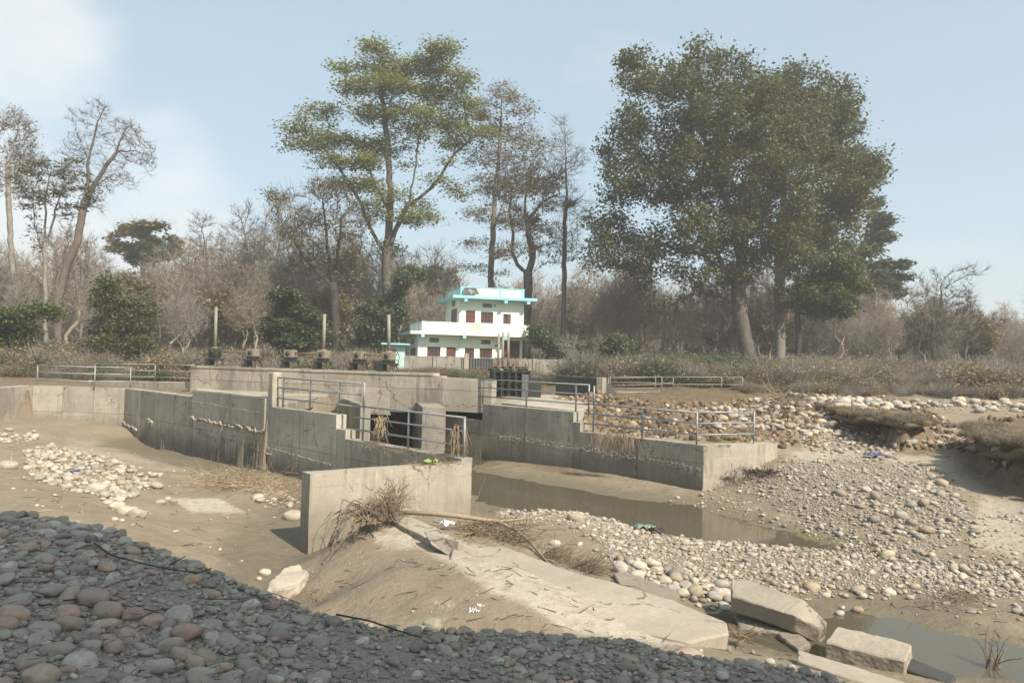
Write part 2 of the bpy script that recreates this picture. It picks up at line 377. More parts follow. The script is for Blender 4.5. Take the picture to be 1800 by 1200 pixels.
# ---------------------------------------------------------------- ground heights
def CP(lst): return [tuple(PZ(a, b, z)) for a, b, z in lst]
shared = CP([(1367, 795, 1.2), (1400, 785, 1.3), (1450, 790, 1.2), (1500, 765, 1.45), (1600, 790, 1.3), (1700, 800, 1.25), (1400, 765, 1.5),
    (1600, 770, 1.5), (1340, 745, 1.6), (1450, 745, 1.75), (1560, 755, 1.65), (1680, 770, 1.55), (1650, 765, 1.6),
    (1400, 725, 2.2), (1300, 712, 2.3), (1750, 745, 1.9), (1850, 790, 1.5), (1700, 735, 2.0)]) + \
    [(12, 40, 2.55), (20, 40, 2.6), (28, 40, 2.65), (36, 44, 2.7), (8, 44, 2.6), (15, 50, 2.8), (30, 50, 2.8), (50, 40, 2.6), (60, 30, 2.4), (45, 28, 2.0)]
landp = shared + [tuple(PZ(*a)) for a in [(1150, 776, 1.47), (1060, 757, 1.5), (1200, 778, 1.47), (1290, 777, 1.47), (1330, 776, 1.47), (1250, 765, 1.5),
    (1100, 700, 2.35), (1180, 698, 2.4), (1250, 702, 2.4), (900, 697, 2.2), (980, 697, 2.2), (1050, 694, 2.25),
    (860, 703, 2.2)]] + [(-20, 42, 2.1), (-28, 42, 2.2), (-34, 40, 2.3), (-45, 40, 2.4), (-13, 36, 2.2), (-10, 33, 2.2), (-10, 46, 2.4), (0, 46, 2.3), (-25, 52, 2.6), (-45, 55, 2.8),
    (-5, 56, 2.9), (0, 62, 3.0), (10, 60, 3.0), (30, 62, 3.0), (-30, 65, 3.0), (60, 62, 3.0), (-70, 60, 3.0), (0, 90, 3.0), (-60, 100, 3.1), (60, 100, 3.1),
    (0, 150, 3.1), (150, 150, 3.1), (-150, 150, 3.1), (0, 400, 3.2), (300, 400, 3.2), (-300, 400, 3.2), (-70, 35, 2.4), (3.5, 41, 2.25), (6, 34, 2.35), (4.2, 33, 1.75)]
bedp = shared + [tuple(PZ(*a)) for a in [
    # left basin
    (0, 745, .75), (60, 740, .75), (150, 742, .62), (205, 750, .45), (0, 790, .7), (100, 790, .45), (200, 790, .15), (262, 789, -.22), (240, 775, -.05),
    (0, 840, .85), (60, 850, .8), (130, 850, .55), (250, 850, .2), (330, 815, .0), (447, 828, .03), (400, 850, .12), (490, 850, .12), (330, 870, .2),
    (0, 880, .95), (120, 900, .85), (200, 930, .65), (300, 900, .3), (420, 900, .15), (475, 932, -.02), (510, 950, -.12), (350, 970, .25), (430, 1000, .05), (460, 1035, -.05),
    (500, 1000, -.14), (525, 975, -.22),
    # mound below the free wall
    (545, 978, -.15), (560, 970, .0), (600, 950, .40), (640, 920, .75), (700, 912, .8), (740, 925, .8), (560, 1015, .3), (520, 1040, .06), (545, 1075, -.1), (575, 1060, .35), (600, 1085, .3),
    (640, 1040, .55), (700, 1000, .75), (780, 980, .72), (860, 990, .76), (720, 1080, .55), (850, 1090, .6), (760, 1040, .7), (950, 1040, .70), (1010, 1075, .60), (1000, 1110, .5),
    (1060, 1095, .52), (1150, 1090, .34), (1120, 1128, .42), (1230, 1130, .22), (1300, 1140, .14), (1350, 1165, .28), (1200, 1150, .5), (1450, 1172, .2), (1600, 1195, .12), (1750, 1215, .1),
    # back side of the mound, hidden hollow, free wall foot
    (840, 905, .12), (780, 905, .45), (900, 930, .32), (960, 950, .22), (900, 905, .15), (1000, 985, .25), (1040, 1005, .22),
    # pool 1 lower edge
    (832, 872, .0), (880, 885, .0), (930, 903, .02), (1050, 908, .02), (1110, 926, .0), (1200, 944, .0), (1300, 955, .0), (1400, 966, .0), (1500, 976, .0), (1550, 984, .0),
    # pool 1 bottom
    (850, 850, -.12), (950, 870, -.15), (1050, 890, -.15), (1150, 908, -.15), (1250, 925, -.13), (1330, 938, -.07), (1400, 950, -.04), (1480, 963, -.03),
    # pool 1 upper edge
    (850, 819, .06), (900, 826, .1), (838, 824, .03), (832, 828, .0), (906, 840, .0), (948, 853, .0), (1039, 868, .0), (1090, 878, .0), (1230, 898, .0), (1290, 913, .0), (1330, 925, .0), (1400, 935, .0), (1500, 958, .0), (1560, 975, .03),
    (850, 808, -.08), (835, 800, -.1), (800, 800, -.1), (870, 812, .0), (950, 828, .12), (1000, 834, .14), (1100, 850, .13), (1236, 864, .17), (1180, 870, .08), (1290, 880, .1), (1340, 900, .1),
    # gravel bar between the pools
    (985, 900, .28), (1060, 930, .2), (1150, 960, .12), (1250, 985, .12), (1400, 1000, .14), (1550, 1010, .12), (1700, 1025, .09), (1150, 1000, .2), (1250, 1040, .1),
    (1120, 970, .2), (1350, 1030, .1), (1500, 1045, .06), (1650, 1050, .06), (1780, 1060, .1),
    # pool 2 and its banks
    (1290, 1082, -.12), (1340, 1090, -.1), (1330, 1120, -.05), (1400, 1110, -.1), (1440, 1085, .02), (1500, 1080, .01), (1550, 1090, .0), (1640, 1108, .0), (1750, 1125, .0), (1800, 1140, .0),
    (1550, 1112, -.12), (1620, 1140, -.14), (1700, 1165, -.14), (1780, 1175, -.14), (1850, 1165, -.1), (1600, 1170, -.02), (1700, 1192, .0), (1780, 1205, .0), (1600, 1075, .06), (1700, 1085, .12), (1780, 1100, .12),
    # right gravel hump and sand road
    (1290, 850, .35), (1320, 815, .85), (1280, 835, .5), (1400, 830, .9), (1500, 820, 1.0), (1400, 880, .45), (1500, 880, .65), (1600, 880, .7), (1640, 850, .85), (1450, 930, .15), (1550, 930, .32), (1650, 920, .45),
    (1600, 965, .12), (1700, 960, .22), (1800, 990, .18), (1750, 900, .55), (1850, 900, .7), (1700, 860, .8), (1800, 850, .95), (1850, 950, .4), (1590, 985, .04)]] + \
    [(-60, 25, 1.2), (-40, 20, 1.3), (-30, 30, .9), (-25, 15, 1.4), (-40, 0, 1.6), (-6, 34, -.1), (-3, 37, -.1), (-2.5, 30, -.1), (-5, 28, -.1), (40, 10, .8), (60, 0, 1.5), (25, 5, .4), (14, 5, .3), (6, 8, .2), (10, 7, .1)]
def rbf(pts):
    P = np.array(pts); n = len(P); X = P[:, :2]
    K = np.sqrt(((X[:, None]-X[None])**2).sum(-1))+np.eye(n)*-0.02
    T = np.c_[np.ones(n), X]; Am = np.zeros((n+3, n+3)); Am[:n, :n] = K; Am[:n, n:] = T; Am[n:, :n] = T.T
    w = np.linalg.solve(Am, np.r_[P[:, 2], 0, 0, 0])
    def f(x, y):
        out = np.full(x.shape, w[n])+w[n+1]*x+w[n+2]*y
        for i in range(n): out += w[i]*np.hypot(x-X[i, 0], y-X[i, 1])
        return out
    return f
land_f = rbf(landp); bed_f = rbf(bedp)
def xy(v): return (v.x, v.y)
def off(p, q, k):
    """shift of the line p-q to its left by k"""
    d = Vector((q.x-p.x, q.y-p.y, 0)).normalized(); return Vector((-d.y, d.x, 0))*k
hw = off(A, B, .36); ww = off(B, D, .36); rw = off(R0, RC, -.2); re_ = off(RC, RE, .2)
P_bed = [(-120, 30), xy(A0+off(A0, A, .36)), xy(A+hw), xy(B+hw), xy(W1+ww), (-8.0, 36.6), (-8.0, 39.0), (-0.6, 37.0), xy(R0+off(R0, RC, .34)), xy(RC+Vector((0, .45, 0))), xy(RE+Vector((0.0, .34, 0))),
         (14, 29.5), (25, 31.0), (60, 31), (140, 31), (140, -120), (-120, -120)]
# crest of the cobble bank the photographer stands on
crest = [PZ(a, b, z) for a, b, z in [(-300, 880, 2.15), (0, 903, 2.1), (100, 914, 2.08), (200, 936, 2.05), (280, 974, 2.0), (370, 1008, 1.95), (460, 1042, 1.9), (560, 1082, 1.85), (650, 1102, 1.8),
         (800, 1106, 1.75), (1000, 1118, 1.68), (1130, 1136, 1.62), (1180, 1150, 1.6), (1300, 1170, 1.55), (1450, 1192, 1.5), (1600, 1235, 1.5)]]
P_bank = [(-60, 14)]+[xy(c) for c in crest]+[(6, 2), (9, -4), (20, -10), (60, -14), (60, -120), (-60, -120)]
bank_f = rbf([tuple(c) for c in crest]+[(0, 0, 2.35), (-3, 3, 2.2), (3, 0, 2.2), (-6, 4, 2.25), (0, 4, 2.0), (2, 4, 1.8), (-40, 0, 2.6), (0, -30, 2.8), (40, -30, 2.8), (-30, -60, 3), (3.5, 3, 1.75), (-2.5, 5.5, 2.0)])
def soft(d, w): return sstep(-w, w, d)
CUT = [  # cut banks of the eroded earth: polygon of the high ground (pixels), top height, edge width
    ([(1040, 728), (1075, 716), (1130, 722), (1180, 727), (1220, 724), (1262, 733), (1300, 722), (1330, 722), (1400, 718), (1400, 690), (1050, 690)], 2.45, 1.5),
    ([(1455, 728), (1500, 742), (1560, 754), (1600, 758), (1628, 752), (1625, 738), (1560, 722), (1480, 712), (1400, 716)], 2.3, .22),
    ([(1732, 768), (1752, 788), (1800, 802), (1900, 815), (1900, 750), (1775, 748)], 2.15, .35)]
cut_w = [([xy(PZ(a, b, h-0.35)) for a, b in pl], h, w) for pl, h, w in CUT]
def ground(x, y, detail=True):
    x = np.asarray(x, float); y = np.asarray(y, float)
    zb = bed_f(x, y); zl = land_f(x, y)
    m = sdpoly(x, y, P_bed)
    t = np.where((x > 8.9) & (y > 24), soft(m, 1.0), (m > 0).astype(float))
    z = zl*(1-t)+zb*t
    n1 = fbm(x*.5, y*.5, 3); n2 = fbm(x*1.7, y*1.7, 9); n3 = fbm(x*6, y*6, 20, 3)
    far = sstep(25, 60, y)
    land = 1-t
    z = z+n1*(0.10+.5*far)+n2*(0.05+.06*land)+n3*0.025
    for pl, h, w in cut_w:
        sd = sdpoly(x+n2*.9+n3*.12+n1*1.5, y+n3*.12+n2*.5+n1, pl)
        k = soft(sd, w)
        z = z+np.maximum(0, (h+n2*.25+n1*.3)-z)*k
    mb = sdpoly(x, y, P_bank)
    kb = sstep(-1.0, 0.05, mb)
    zk = bank_f(x, y)+n1*.12+n2*.10+n3*.04
    z = z*(1-kb)+zk*kb
    return z
# ---------------------------------------------------------------- ground sheet
def spaced(parts):
    out = []
    for a, b, s in parts: out += list(np.arange(a, b, s))
    return np.array(out+[parts[-1][1]])
xs = spaced([(-900, -200, 50), (-200, -60, 7), (-60, -26, 1.0), (-26, -14, .16), (-14, 12, .085), (12, 24, .16), (24, 50, .8), (50, 200, 7), (200, 900, 50)])
ys = spaced([(-200, -20, 12), (-20, 2, 1.0), (2, 8, .09), (8, 21, .075), (21, 30, .1), (30, 42, .16), (42, 60, .6), (60, 120, 3), (120, 300, 15), (300, 1500, 100)])
GX, GY = np.meshgrid(xs, ys); gx = GX.ravel(); gy = GY.ravel(); gz = ground(gx, gy)
nx, ny = len(xs), len(ys)
ii = (np.arange(ny-1)[:, None]*nx+np.arange(nx-1)[None]).ravel()
gme = fast_mesh('ground', np.c_[gx, gy, gz], np.c_[ii, ii+1, ii+nx+1, ii+nx], True)
GPX, GPY, GPD = project(np.c_[gx, gy, gz])
wob = fbm(gx*1.1, gy*1.1, 40)*26; wob2 = fbm(gx*1.1+50, gy*1.1, 44)*22
def zone(poly, w): return sstep(-w, w, sdpoly(GPX+wob, GPY+wob2*.6, poly))
inb = sdpoly(gx, gy, P_bed); ink = sdpoly(gx, gy, P_bank)
crustz = np.maximum.reduce([zone([(640, 935), (700, 915), (760, 925), (830, 955), (1000, 1000), (1180, 1060), (1290, 1100), (1290, 1140), (1150, 1135), (1000, 1110), (930, 1060), (860, 1040), (800, 1000), (740, 965), (660, 960)], 8),
    zone([(305, 873), (385, 876), (430, 900), (330, 903)], 4), zone([(120, 775), (260, 800), (330, 830), (200, 810), (100, 800)], 8)*.6,
    zone([(1380, 790), (1500, 785), (1640, 800), (1800, 860), (1800, 990), (1700, 960), (1720, 880), (1640, 840), (1520, 810), (1400, 815)], 10)*.8,
    zone([(1640, 730), (1700, 735), (1720, 770), (1680, 790), (1660, 760)], 8)*.7])*(inb > -3)
green = np.maximum.reduce([zone([(1230, 770), (1330, 764), (1345, 775), (1240, 790)], 4)*.9, zone([(1330, 925), (1420, 938), (1500, 952), (1570, 975), (1540, 990), (1400, 968), (1320, 955)], 7),
    zone([(1480, 1050), (1600, 1050), (1560, 1085), (1490, 1080)], 12)*.35, zone([(1460, 712), (1640, 730), (1630, 745), (1500, 725), (1450, 722)], 4)*.6])
soil = np.where((inb < 0) & (gy > 44), 1.0, 0.0); soil = np.maximum(soil, np.where((inb < 0) & (gx < -8.6), .75, 0))
for pl, h, w in cut_w: 
    sd = sdpoly(gx, gy, pl); soil = np.maximum(soil, sstep(-.9-w*1.6, -.2-w, sd)*(.75+.25*(sd > .2)))
bank = sstep(-1.0, -.2, ink)
damp = sstep(.16, .02, gz)*(inb > 0)*(1-bank)
damp = np.maximum(damp, zone([(1240, 795), (1300, 800), (1320, 880), (1250, 865)], 12)*.3)
ca = gme.color_attributes.new('zone', 'FLOAT_COLOR', 'POINT')
ca.data.foreach_set('color', np.c_[crustz, green, soil, bank].astype(np.float32).ravel())
da = gme.attributes.new('damp', 'FLOAT', 'POINT'); da.data.foreach_set('value', damp.astype(np.float32))
m, nt, b = mat('river_silt_and_soil'); n = N(nt); pos = n('ShaderNodeNewGeometry').outputs['Position']
zc = n('ShaderNodeAttribute', attribute_name='zone'); sp = n('ShaderNodeSeparateColor', i={0: zc.outputs['Color']})
dampn = n('ShaderNodeAttribute', attribute_name='damp').outputs['Fac']
na = n.noise(pos, .7, 6, .6, .3); nb = n.noise(pos, 5, 6, .65, .2); nc = n.noise(pos, 30, 5, .7); nd = n.noise(pos, 110, 3, .7)
c = n.mix(n.rng(na, .35, .65), (0.195, 0.158, 0.11), (0.25, 0.205, 0.148))
c = n.mix(n.rng(nb, .45, .7, 0, .6), c, (0.215, 0.175, 0.12))
c = n.mix(n.rng(nc, .55, .7, 0, .4), c, (0.37, 0.32, 0.25))
ne = n.noise(n.mapv(pos, (1, 1, 1)), 1.9, 7, .7, 1.2); c = n.mix(n.rng(ne, .52, .6, 0, .55), c, (0.20, 0.16, 0.11)); c = n.mix(n.rng(ne, .40, .33, 0, .5), c, (0.39, 0.35, 0.28))
cr = n.mix(n.rng(nb, .4, .65), (0.42, 0.375, 0.30), (0.31, 0.265, 0.205))
c = n.mix(n.math('MULTIPLY', sp.outputs[0], n.rng(n.math('ADD', nb, n.math('MULTIPLY', sp.outputs[0], .25)), .5, .66)), c, cr)
so = n.mix(n.rng(nb, .35, .65), (0.085, 0.06, 0.038), (0.175, 0.13, 0.08)); so = n.mix(n.rng(nc, .55, .8, 0, .5), so, (0.25, 0.20, 0.13))  # soil kept dark so its colour also carries the shade under the bank overhangs
c = n.mix(sp.outputs[2], c, so)
c = n.mix(n.math('MULTIPLY', sp.outputs[1], n.rng(nb, .25, .5, .35, 1)), c, (0.115, 0.135, 0.035))
bk = n.mix(n.rng(nc, .35, .7), (0.20, 0.178, 0.145), (0.33, 0.30, 0.25))
alph = zc.outputs['Alpha']; c = n.mix(alph, c, bk)
c = n.mix(n.math('MULTIPLY', dampn, n.rng(sp.outputs[1], 0, .8, 1, .35)), c, n.mix(n.rng(nb, .3, .7), (0.135, 0.112, 0.075), (0.175, 0.148, 0.10)))
nt.links.new(c, b.inputs['Base Color'])
nt.links.new(n.rng(dampn, 0, 1, .95, .55), b.inputs['Roughness'])
hh = n.math('ADD', n.math('MULTIPLY', nb, 1.3), n.math('ADD', n.math('MULTIPLY', nc, .4), n.math('MULTIPLY', nd, .12)))
nt.links.new(n.bump(n.math('ADD', hh, n.math('MULTIPLY', ne, 1.5)), .8, .05), b.inputs['Normal'])
gme.materials.append(m); M['ground'] = m
go = bpy.data.objects.new('ground', gme); COL.objects.link(go); tagit(go, 'sandy river bed and silt banks with brown earth behind the barrage', kind='structure')
# ---------------------------------------------------------------- water
m, nt, b = mat('murky_stream_water'); n = N(nt); pos = n('ShaderNodeNewGeometry').outputs['Position']
b.inputs['Base Color'].default_value = (0.105, 0.092, 0.06, 1); b.inputs['Roughness'].default_value = 0.04; b.inputs['Specular IOR Level'].default_value = 0.5
b.inputs['IOR'].default_value = 1.33
w_ = n.noise(n.mapv(pos, (1, 1.0, 1)), 2.2, 3, .5); nt.links.new(n.bump(w_, .06, .02), b.inputs['Normal'])
tr = n('ShaderNodeBsdfTransparent', i={0: (0.75, 0.68, 0.5, 1)}); mxs = n('ShaderNodeMixShader', i={0: .82})
nt.links.new(tr.outputs[0], mxs.inputs[1]); nt.links.new(b.outputs[0], mxs.inputs[2]); nt.links.new(mxs.outputs[0], nt.nodes['Material Output'].inputs[0])
M['water'] = m
V = [(-7.5, 38.4, 0), (-5.5, 26, 0), (-1.3, 20.6, 0), (-1.0, 17, 0), (2.2, 13.5, 0), (2.2, 9.2, 0), (30, 9.2, 0), (30, 21, 0), (5, 30, 0), (0, 38.4, 0)]
wobj = mesh_obj('water', V, [[0, 1, 2, 3, 4, 5, 6, 7, 8, 9]], m, loc=(0, 0, 0)); tagit(wobj, 'shallow muddy stream water', kind='structure')

# ---------------------------------------------------------------- walls of the barrage
rnd = random.Random(5)
def wall_run(root, pts, thick, side, z0, name, matl, panel=2.3, rough=.012, gap=.012, seed=0, topoff=0.0):
    """pts: list of (Vector with z = top); the seen face lies on the line, the wall grows to `side` (+1 left, -1 right of travel)"""
    k = 0
    for p, q in zip(pts[:-1], pts[1:]):
        d = Vector((q.x-p.x, q.y-p.y, 0)); Ln = d.length; d.normalize(); nrm = Vector((-d.y, d.x, 0))*side*thick
        m_ = max(1, round(Ln/panel))
        for i in range(m_):
            a = p.lerp(q, i/m_)+d*gap; c_ = p.lerp(q, (i+1)/m_)-d*gap
            jj = d*0+nrm.normalized()*rnd.uniform(-.006, .006)
            a = a+jj; c_ = c_+jj
            bt = [Vector((a.x, a.y, z0)), Vector((c_.x, c_.y, z0)), Vector((c_.x+nrm.x, c_.y+nrm.y, z0)), Vector((a.x+nrm.x, a.y+nrm.y, z0))]
            tp = [Vector((a.x, a.y, a.z+topoff)), Vector((c_.x, c_.y, c_.z+topoff)), Vector((c_.x+nrm.x, c_.y+nrm.y, c_.z+topoff)), Vector((a.x+nrm.x, a.y+nrm.y, a.z+topoff))]
            if side < 0: bt = bt[::-1]; tp = tp[::-1]
            zm = 1.02+.0*k
            if name == 'wall_panel' and min(a.z, c_.z) > 1.4:
                MB().gbox(bt, [Vector((v.x, v.y, zm-.006)) for v in tp]).build(name, matl, root, rough=rough*.8, seed=seed*.01, rscale=1.1)
                MB().gbox([Vector((v.x, v.y, zm+.006)) for v in bt], tp).build(name, matl, root, rough=rough*.8, seed=seed*.01, rscale=1.1); k += 1
            else: MB().gbox(bt, tp).build(name, matl, root, rough=rough*.8, seed=seed*.01, rscale=1.1); k += 1
def lumps(p, q, up, outn, n_, mb, s=.09, seed=0):
    """ragged lip of spalled concrete / mud along p-q"""
    r_ = random.Random(seed); pts = []; rad = []
    for i in range(n_+1):
        c_ = p.lerp(q, i/n_)+Vector((0, 0, r_.uniform(-1, 1)*s*.45)); pts.append(c_+outn*r_.uniform(-.01, .03)); rad.append(s*.28*r_.uniform(.3, 1.3))
        if r_.random() < .3:
            mb.tube([c_+outn*.01, c_+outn*.03+Vector((0, 0, -s*r_.uniform(.4, 1.4)))], [s*.2, s*.05], 4)
    mb.tube(pts, rad, 5)
wl = thing('wing_wall', (W1.x, W1.y, 0), 'long grey concrete wing wall running from the far left bend to the middle of the barrage, in shade', 'wall')
wall_run(wl, [A0, A], .55, 1, -.8, 'wall_panel', M['conc_wing'], 2.6, seed=1)
wall_run(wl, [A, B], .55, 1, -.8, 'wall_panel', M['conc_wing'], 1.7, seed=20)
Cx = PZ(336, 697.5, UP)
Cx = B.lerp(D, ((Cx-B).dot(D-B))/((D-B).length_squared))
Wx = B.lerp(D, ((W1-B).dot(D-B))/((D-B).length_squared))
wall_run(wl, [B, Cx], .55, 1, -.8, 'wall_panel', M['conc_wing'], 2.3, seed=40)
up3 = Vector((0, 0, .30))
wall_run(wl, [Cx+up3, Wx+up3], .55, 1, -.8, 'wall_panel', M['conc_wing'], 3.0, seed=60)
wall_run(wl, [Wx, D], .35, 1, -.8, 'wall_panel', M['conc_wing'], 2.4, seed=80)
dd = (E-D); dd.z = 0; Ln = dd.length; dn = dd.normalized()
S1 = D+dn*.55; S1.z = UP-.42; D2 = D.copy(); D2.z = S1.z
S2 = D+dn*.55; S2.z = LOW; E2 = E.copy(); E2.z = LOW
wall_run(wl, [D2, S1], .35, 1, -.8, 'step_block', M['conc_wing'], 3, seed=95)
wall_run(wl, [S2, E2], .35, 1, -.8, 'wall_panel', M['conc_wing'], 2.2, seed=100)
nw = off(B, D, -1).normalized()
# protruding band on the shaded wall with ragged lower lip
for kk, (u0, u1, zt, zb_) in enumerate([(0.0, 1.0, 2.52, 1.42)]):
    a = Cx.lerp(Wx, .01); c_ = Cx.lerp(Wx, .97); o_ = nw*.07
    nseg = 22; bt = []; tp = []
    mb = MB(); zprev = None; r_ = random.Random(3)
    zl_ = [zb_+r_.uniform(-.06, .06) for _ in range(nseg+1)]
    for i in range(nseg):
        p = a.lerp(c_, i/nseg); q = a.lerp(c_, (i+1)/nseg)
        mb.hexa([Vector((p.x, p.y, zl_[i]))+o_, Vector((q.x, q.y, zl_[i+1]))+o_, Vector((q.x, q.y, zl_[i+1])), Vector((p.x, p.y, zl_[i]))],
                [Vector((p.x, p.y, zt))+o_, Vector((q.x, q.y, zt))+o_, Vector((q.x, q.y, zt)), Vector((p.x, p.y, zt))])
    mb.build('plaster_band', M['conc_wing'], wl)
mb = MB()
def wpt(u, z): q = B.lerp(D, u); return Vector((q.x, q.y, z))+nw*.02
uC = (Cx-B).length/(D-B).length; uW = (Wx-B).length/(D-B).length
lumps(wpt(uC, 1.42)+nw*.07, wpt(uW*.99, 1.36)+nw*.07, None, nw, 60, mb, .16, 1)
lumps(wpt(uC, 2.1)+nw*.07, wpt(uW*.99, 2.0)+nw*.07, None, nw, 40, mb, .05, 2)
lumps(wpt(uC-.03, 1.15), wpt(uC+.12, .75), None, nw, 40, mb, .13, 3)
lumps(wpt(uC+.12, .95), wpt(uC+.36, .62), None, nw, 60, mb, .08, 4)
lumps(wpt(.0, .62), wpt(.1, .40), None, nw, 26, mb, .13, 5)
lumps(wpt(.17, 1.0), wpt(.2, .92), None, nw, 12, mb, .14, 6)
lumps(wpt(uW, .85), wpt(.99, .72), None, nw, 40, mb, .05, 7)
lumps(A.lerp(B, .72)+Vector((0, -.02, -1.9)), A.lerp(B, .92)+Vector((0, -.02, -1.93)), None, Vector((0, -1, 0)), 14, mb, .09, 8)
mb.build('spalled_lip', M['conc'], wl, smooth=False)
# pillar at the start of the railing
pr = thing('concrete_pillar', (W1.x, W1.y, UP), 'thin concrete pillar rising from the wing wall at the left end of the middle railing', 'pillar')
pw = Wx+off(B, D, .05)
MB().box((pw.x+.12, pw.y+.05, UP-.1), .34, .34, 1.28, math.atan2(D.y-B.y, D.x-B.x)).build('shaft', M['conc'], pr, bevel=.02, rough=.01, cuts=2)
# walkway slab behind the wing wall
MB().hexa([Vector(v) for v in [(Cx.x+.4, Cx.y+.45, 1.9), (Wx.x+.3, Wx.y+.3, 1.9), (-8.2, 36.2, 1.9), (-15.4, 38.9, 1.9)]],
          [Vector(v) for v in [(Cx.x+.4, Cx.y+.45, 2.32), (Wx.x+.3, Wx.y+.3, 2.32), (-8.2, 36.2, 2.32), (-15.4, 38.9, 2.32)]]).build('walkway', M['conc'], wl, bevel=.03)
# low wall behind the left railing
q0 = PZ(155, 680, 2.2); q1 = PZ(342, 695, 2.2)
lw = MB(); a = PD(155, 668, 45.0); c_ = PD(345, 672, 41.0)
lw.hexa([Vector((a.x, a.y, 1.6)), Vector((c_.x, c_.y, 1.6)), Vector((c_.x+.1, c_.y+.4, 1.6)), Vector((a.x+.1, a.y+.4, 1.6))],
        [a, c_, c_+Vector((.1, .4, 0)), a+Vector((.1, .4, 0))])
tagit(lw.build('low_wall', M['conc'], None, bevel=.02, rough=.01, cuts=3), 'low pale concrete wall behind the far left railing', 'wall')
# gate headwall with piers
hwl = thing('gate_headwall', (H0.x, H0.y, 0), 'pale stained concrete headwall spanning the gate bays, with winches standing on it', 'headwall')
hd = (H1-H0); hd.z = 0; hL = hd.length; hdn = hd.normalized(); hn = Vector((-hdn.y, hdn.x, 0))
def hp(u, z, o=0.0): 
    q = H0.lerp(H1, u)+hn*o; return Vector((q.x, q.y, z))
TOPZ = 3.34
def hseg(u0, u1, za, zb_, t, name, m_, o=0.0, seed=0, gap=.008):
    a0 = gap/hL
    MB().gbox([hp(u0+a0, za, o), hp(u1-a0, za, o), hp(u1-a0, za, o+t), hp(u0+a0, za, o+t)], [hp(u0+a0, zb_, o), hp(u1-a0, zb_, o), hp(u1-a0, zb_, o+t), hp(u0+a0, zb_, o+t)]).build(name, m_, hwl, rough=.01, seed=seed*.01, rscale=1.1)
ub = [0, .13, .27, .41, .56, .70, .855, 1.0]
for i in range(7):
    hseg(ub[i], ub[i+1], (1.6, 1.6, 1.6, 1.6, 1.56, 1.72, 1.86)[i], 2.75, .5, 'wall_panel', M['conc'], 0, 200+i)
    hseg(ub[i], ub[i+1], 2.765, TOPZ-.02 if i < 6 else TOPZ-.08, .5, 'wall_panel', M['conc'], 0.006, 220+i)
hseg(0, .83, TOPZ-.015, TOPZ+.09, .62, 'coping', M['conc'], -.03, 250)
hseg(0, 1.0, 1.95, 2.25, 3.0, 'deck', M['conc'], .51, 251)
hseg(0, .53, -.8, 1.59, .9, 'abutment', M['conc_dark'], .05, 252)
def hu(px, py, z, o=0.0): # parameter u on the headwall for an image column
    d_ = ray(px, py); s_ = None
    best = min(((abs(project(np.array([hp(u, z, o)]))[0][0]-px)), u) for u in np.linspace(-.1, 1.1, 1201)); return best[1]
u_p1 = (hu(604, 720, 2), hu(651, 720, 2)); u_p2 = (hu(735, 720, 2), hu(783, 720, 2))
for k, (pa_, pb_, pc_) in enumerate([(634, 652, 600), (743, 784, 729)]):
    fl_ = PD(pa_, 712, 30.5); fr_ = PD(pb_, 712, 30.5); bk_ = PD(pc_, 712, 35.0 if k else 35.6); dv = Vector((bk_.x-fl_.x, bk_.y-fl_.y, 0))*1.3
    q_ = [fl_, fr_, fr_+dv, fl_+dv]
    MB().gbox([Vector((v.x, v.y, -.8)) for v in q_], [Vector((v.x, v.y, 2.2-k*.02)) for v in q_]).build('pier', M['conc_dark'], hwl, rough=.01, seed=3+k, rscale=1.1)
    tp_ = fl_.lerp(fl_+dv, .72); MB().box((tp_.x+.1, tp_.y, 2.15), .22, .5, .2).build('ledge', M['conc_dark'], hwl, bevel=.01)
for k, (ua, uc) in enumerate([(u_p1[1]-.03, u_p2[0]+.02), (u_p2[1]-.03, .995)]):
    MB().hexa([hp(ua, -.6, 2.2), hp(uc, -.6, 2.2), hp(uc, -.6, 2.3), hp(ua, -.6, 2.3)], [hp(ua, 1.98, 2.2), hp(uc, 1.98, 2.2), hp(uc, 1.98, 2.3), hp(ua, 1.98, 2.3)]).build('gate_leaf', M['black'], hwl)
# right wing wall
wr = thing('wing_wall', (RC.x, RC.y, 0), 'stained grey concrete wing wall on the far side of the stream, stepping down to a corner', 'wall')
R0b = R0+(R0-R1).normalized()*3.2; R0b.z = UP
Rd = (RC-R0); Rd.z = 0
def rproj(p): 
    t_ = (Vector((p.x-R0.x, p.y-R0.y, 0)).dot(Rd))/Rd.length_squared; q = R0+Rd*t_; return q
R1p = rproj(R1); R1p.z = UP
R0b.z = 1.57; R0c = R0.copy(); R0c.z = 1.57; wall_run(wr, [R0b, R0c], .5, 1, -.8, 'wall_panel', M['conc_dark'], 2.6, seed=390)
wall_run(wr, [R0, R1p], .5, 1, -.8, 'wall_panel', M['conc_wing'], 2.6, seed=400)
q1 = R1p+Rd.normalized()*.35; q1.z = LOW+.32; q1b = R1p.copy(); q1b.z = LOW+.32
wall_run(wr, [q1b, q1], .5, 1, -.8, 'step_block', M['conc_wing'], 3, seed=420)
q2 = q1.copy(); q2.z = LOW; RC2 = RC.copy(); RC2.z = LOW
wall_run(wr, [q2, RC2], .5, 1, -.8, 'wall_panel', M['conc_wing'], 2.2, seed=440)
REe = RE.copy(); REe.z = LOW-.02
d5 = (REe-RC2).normalized()
wall_run(wr, [RC2+d5*.0, REe], .5, 1, -.8, 'return_wall', M['conc'], 4, seed=460)
nr = off(R0, RC, -1).normalized(); mb = MB()
def rpt(u, z): q = R0.lerp(Vector((RC.x, RC.y, R0.z)), u); return Vector((q.x, q.y, z))+nr*.02
r_ = random.Random(12)
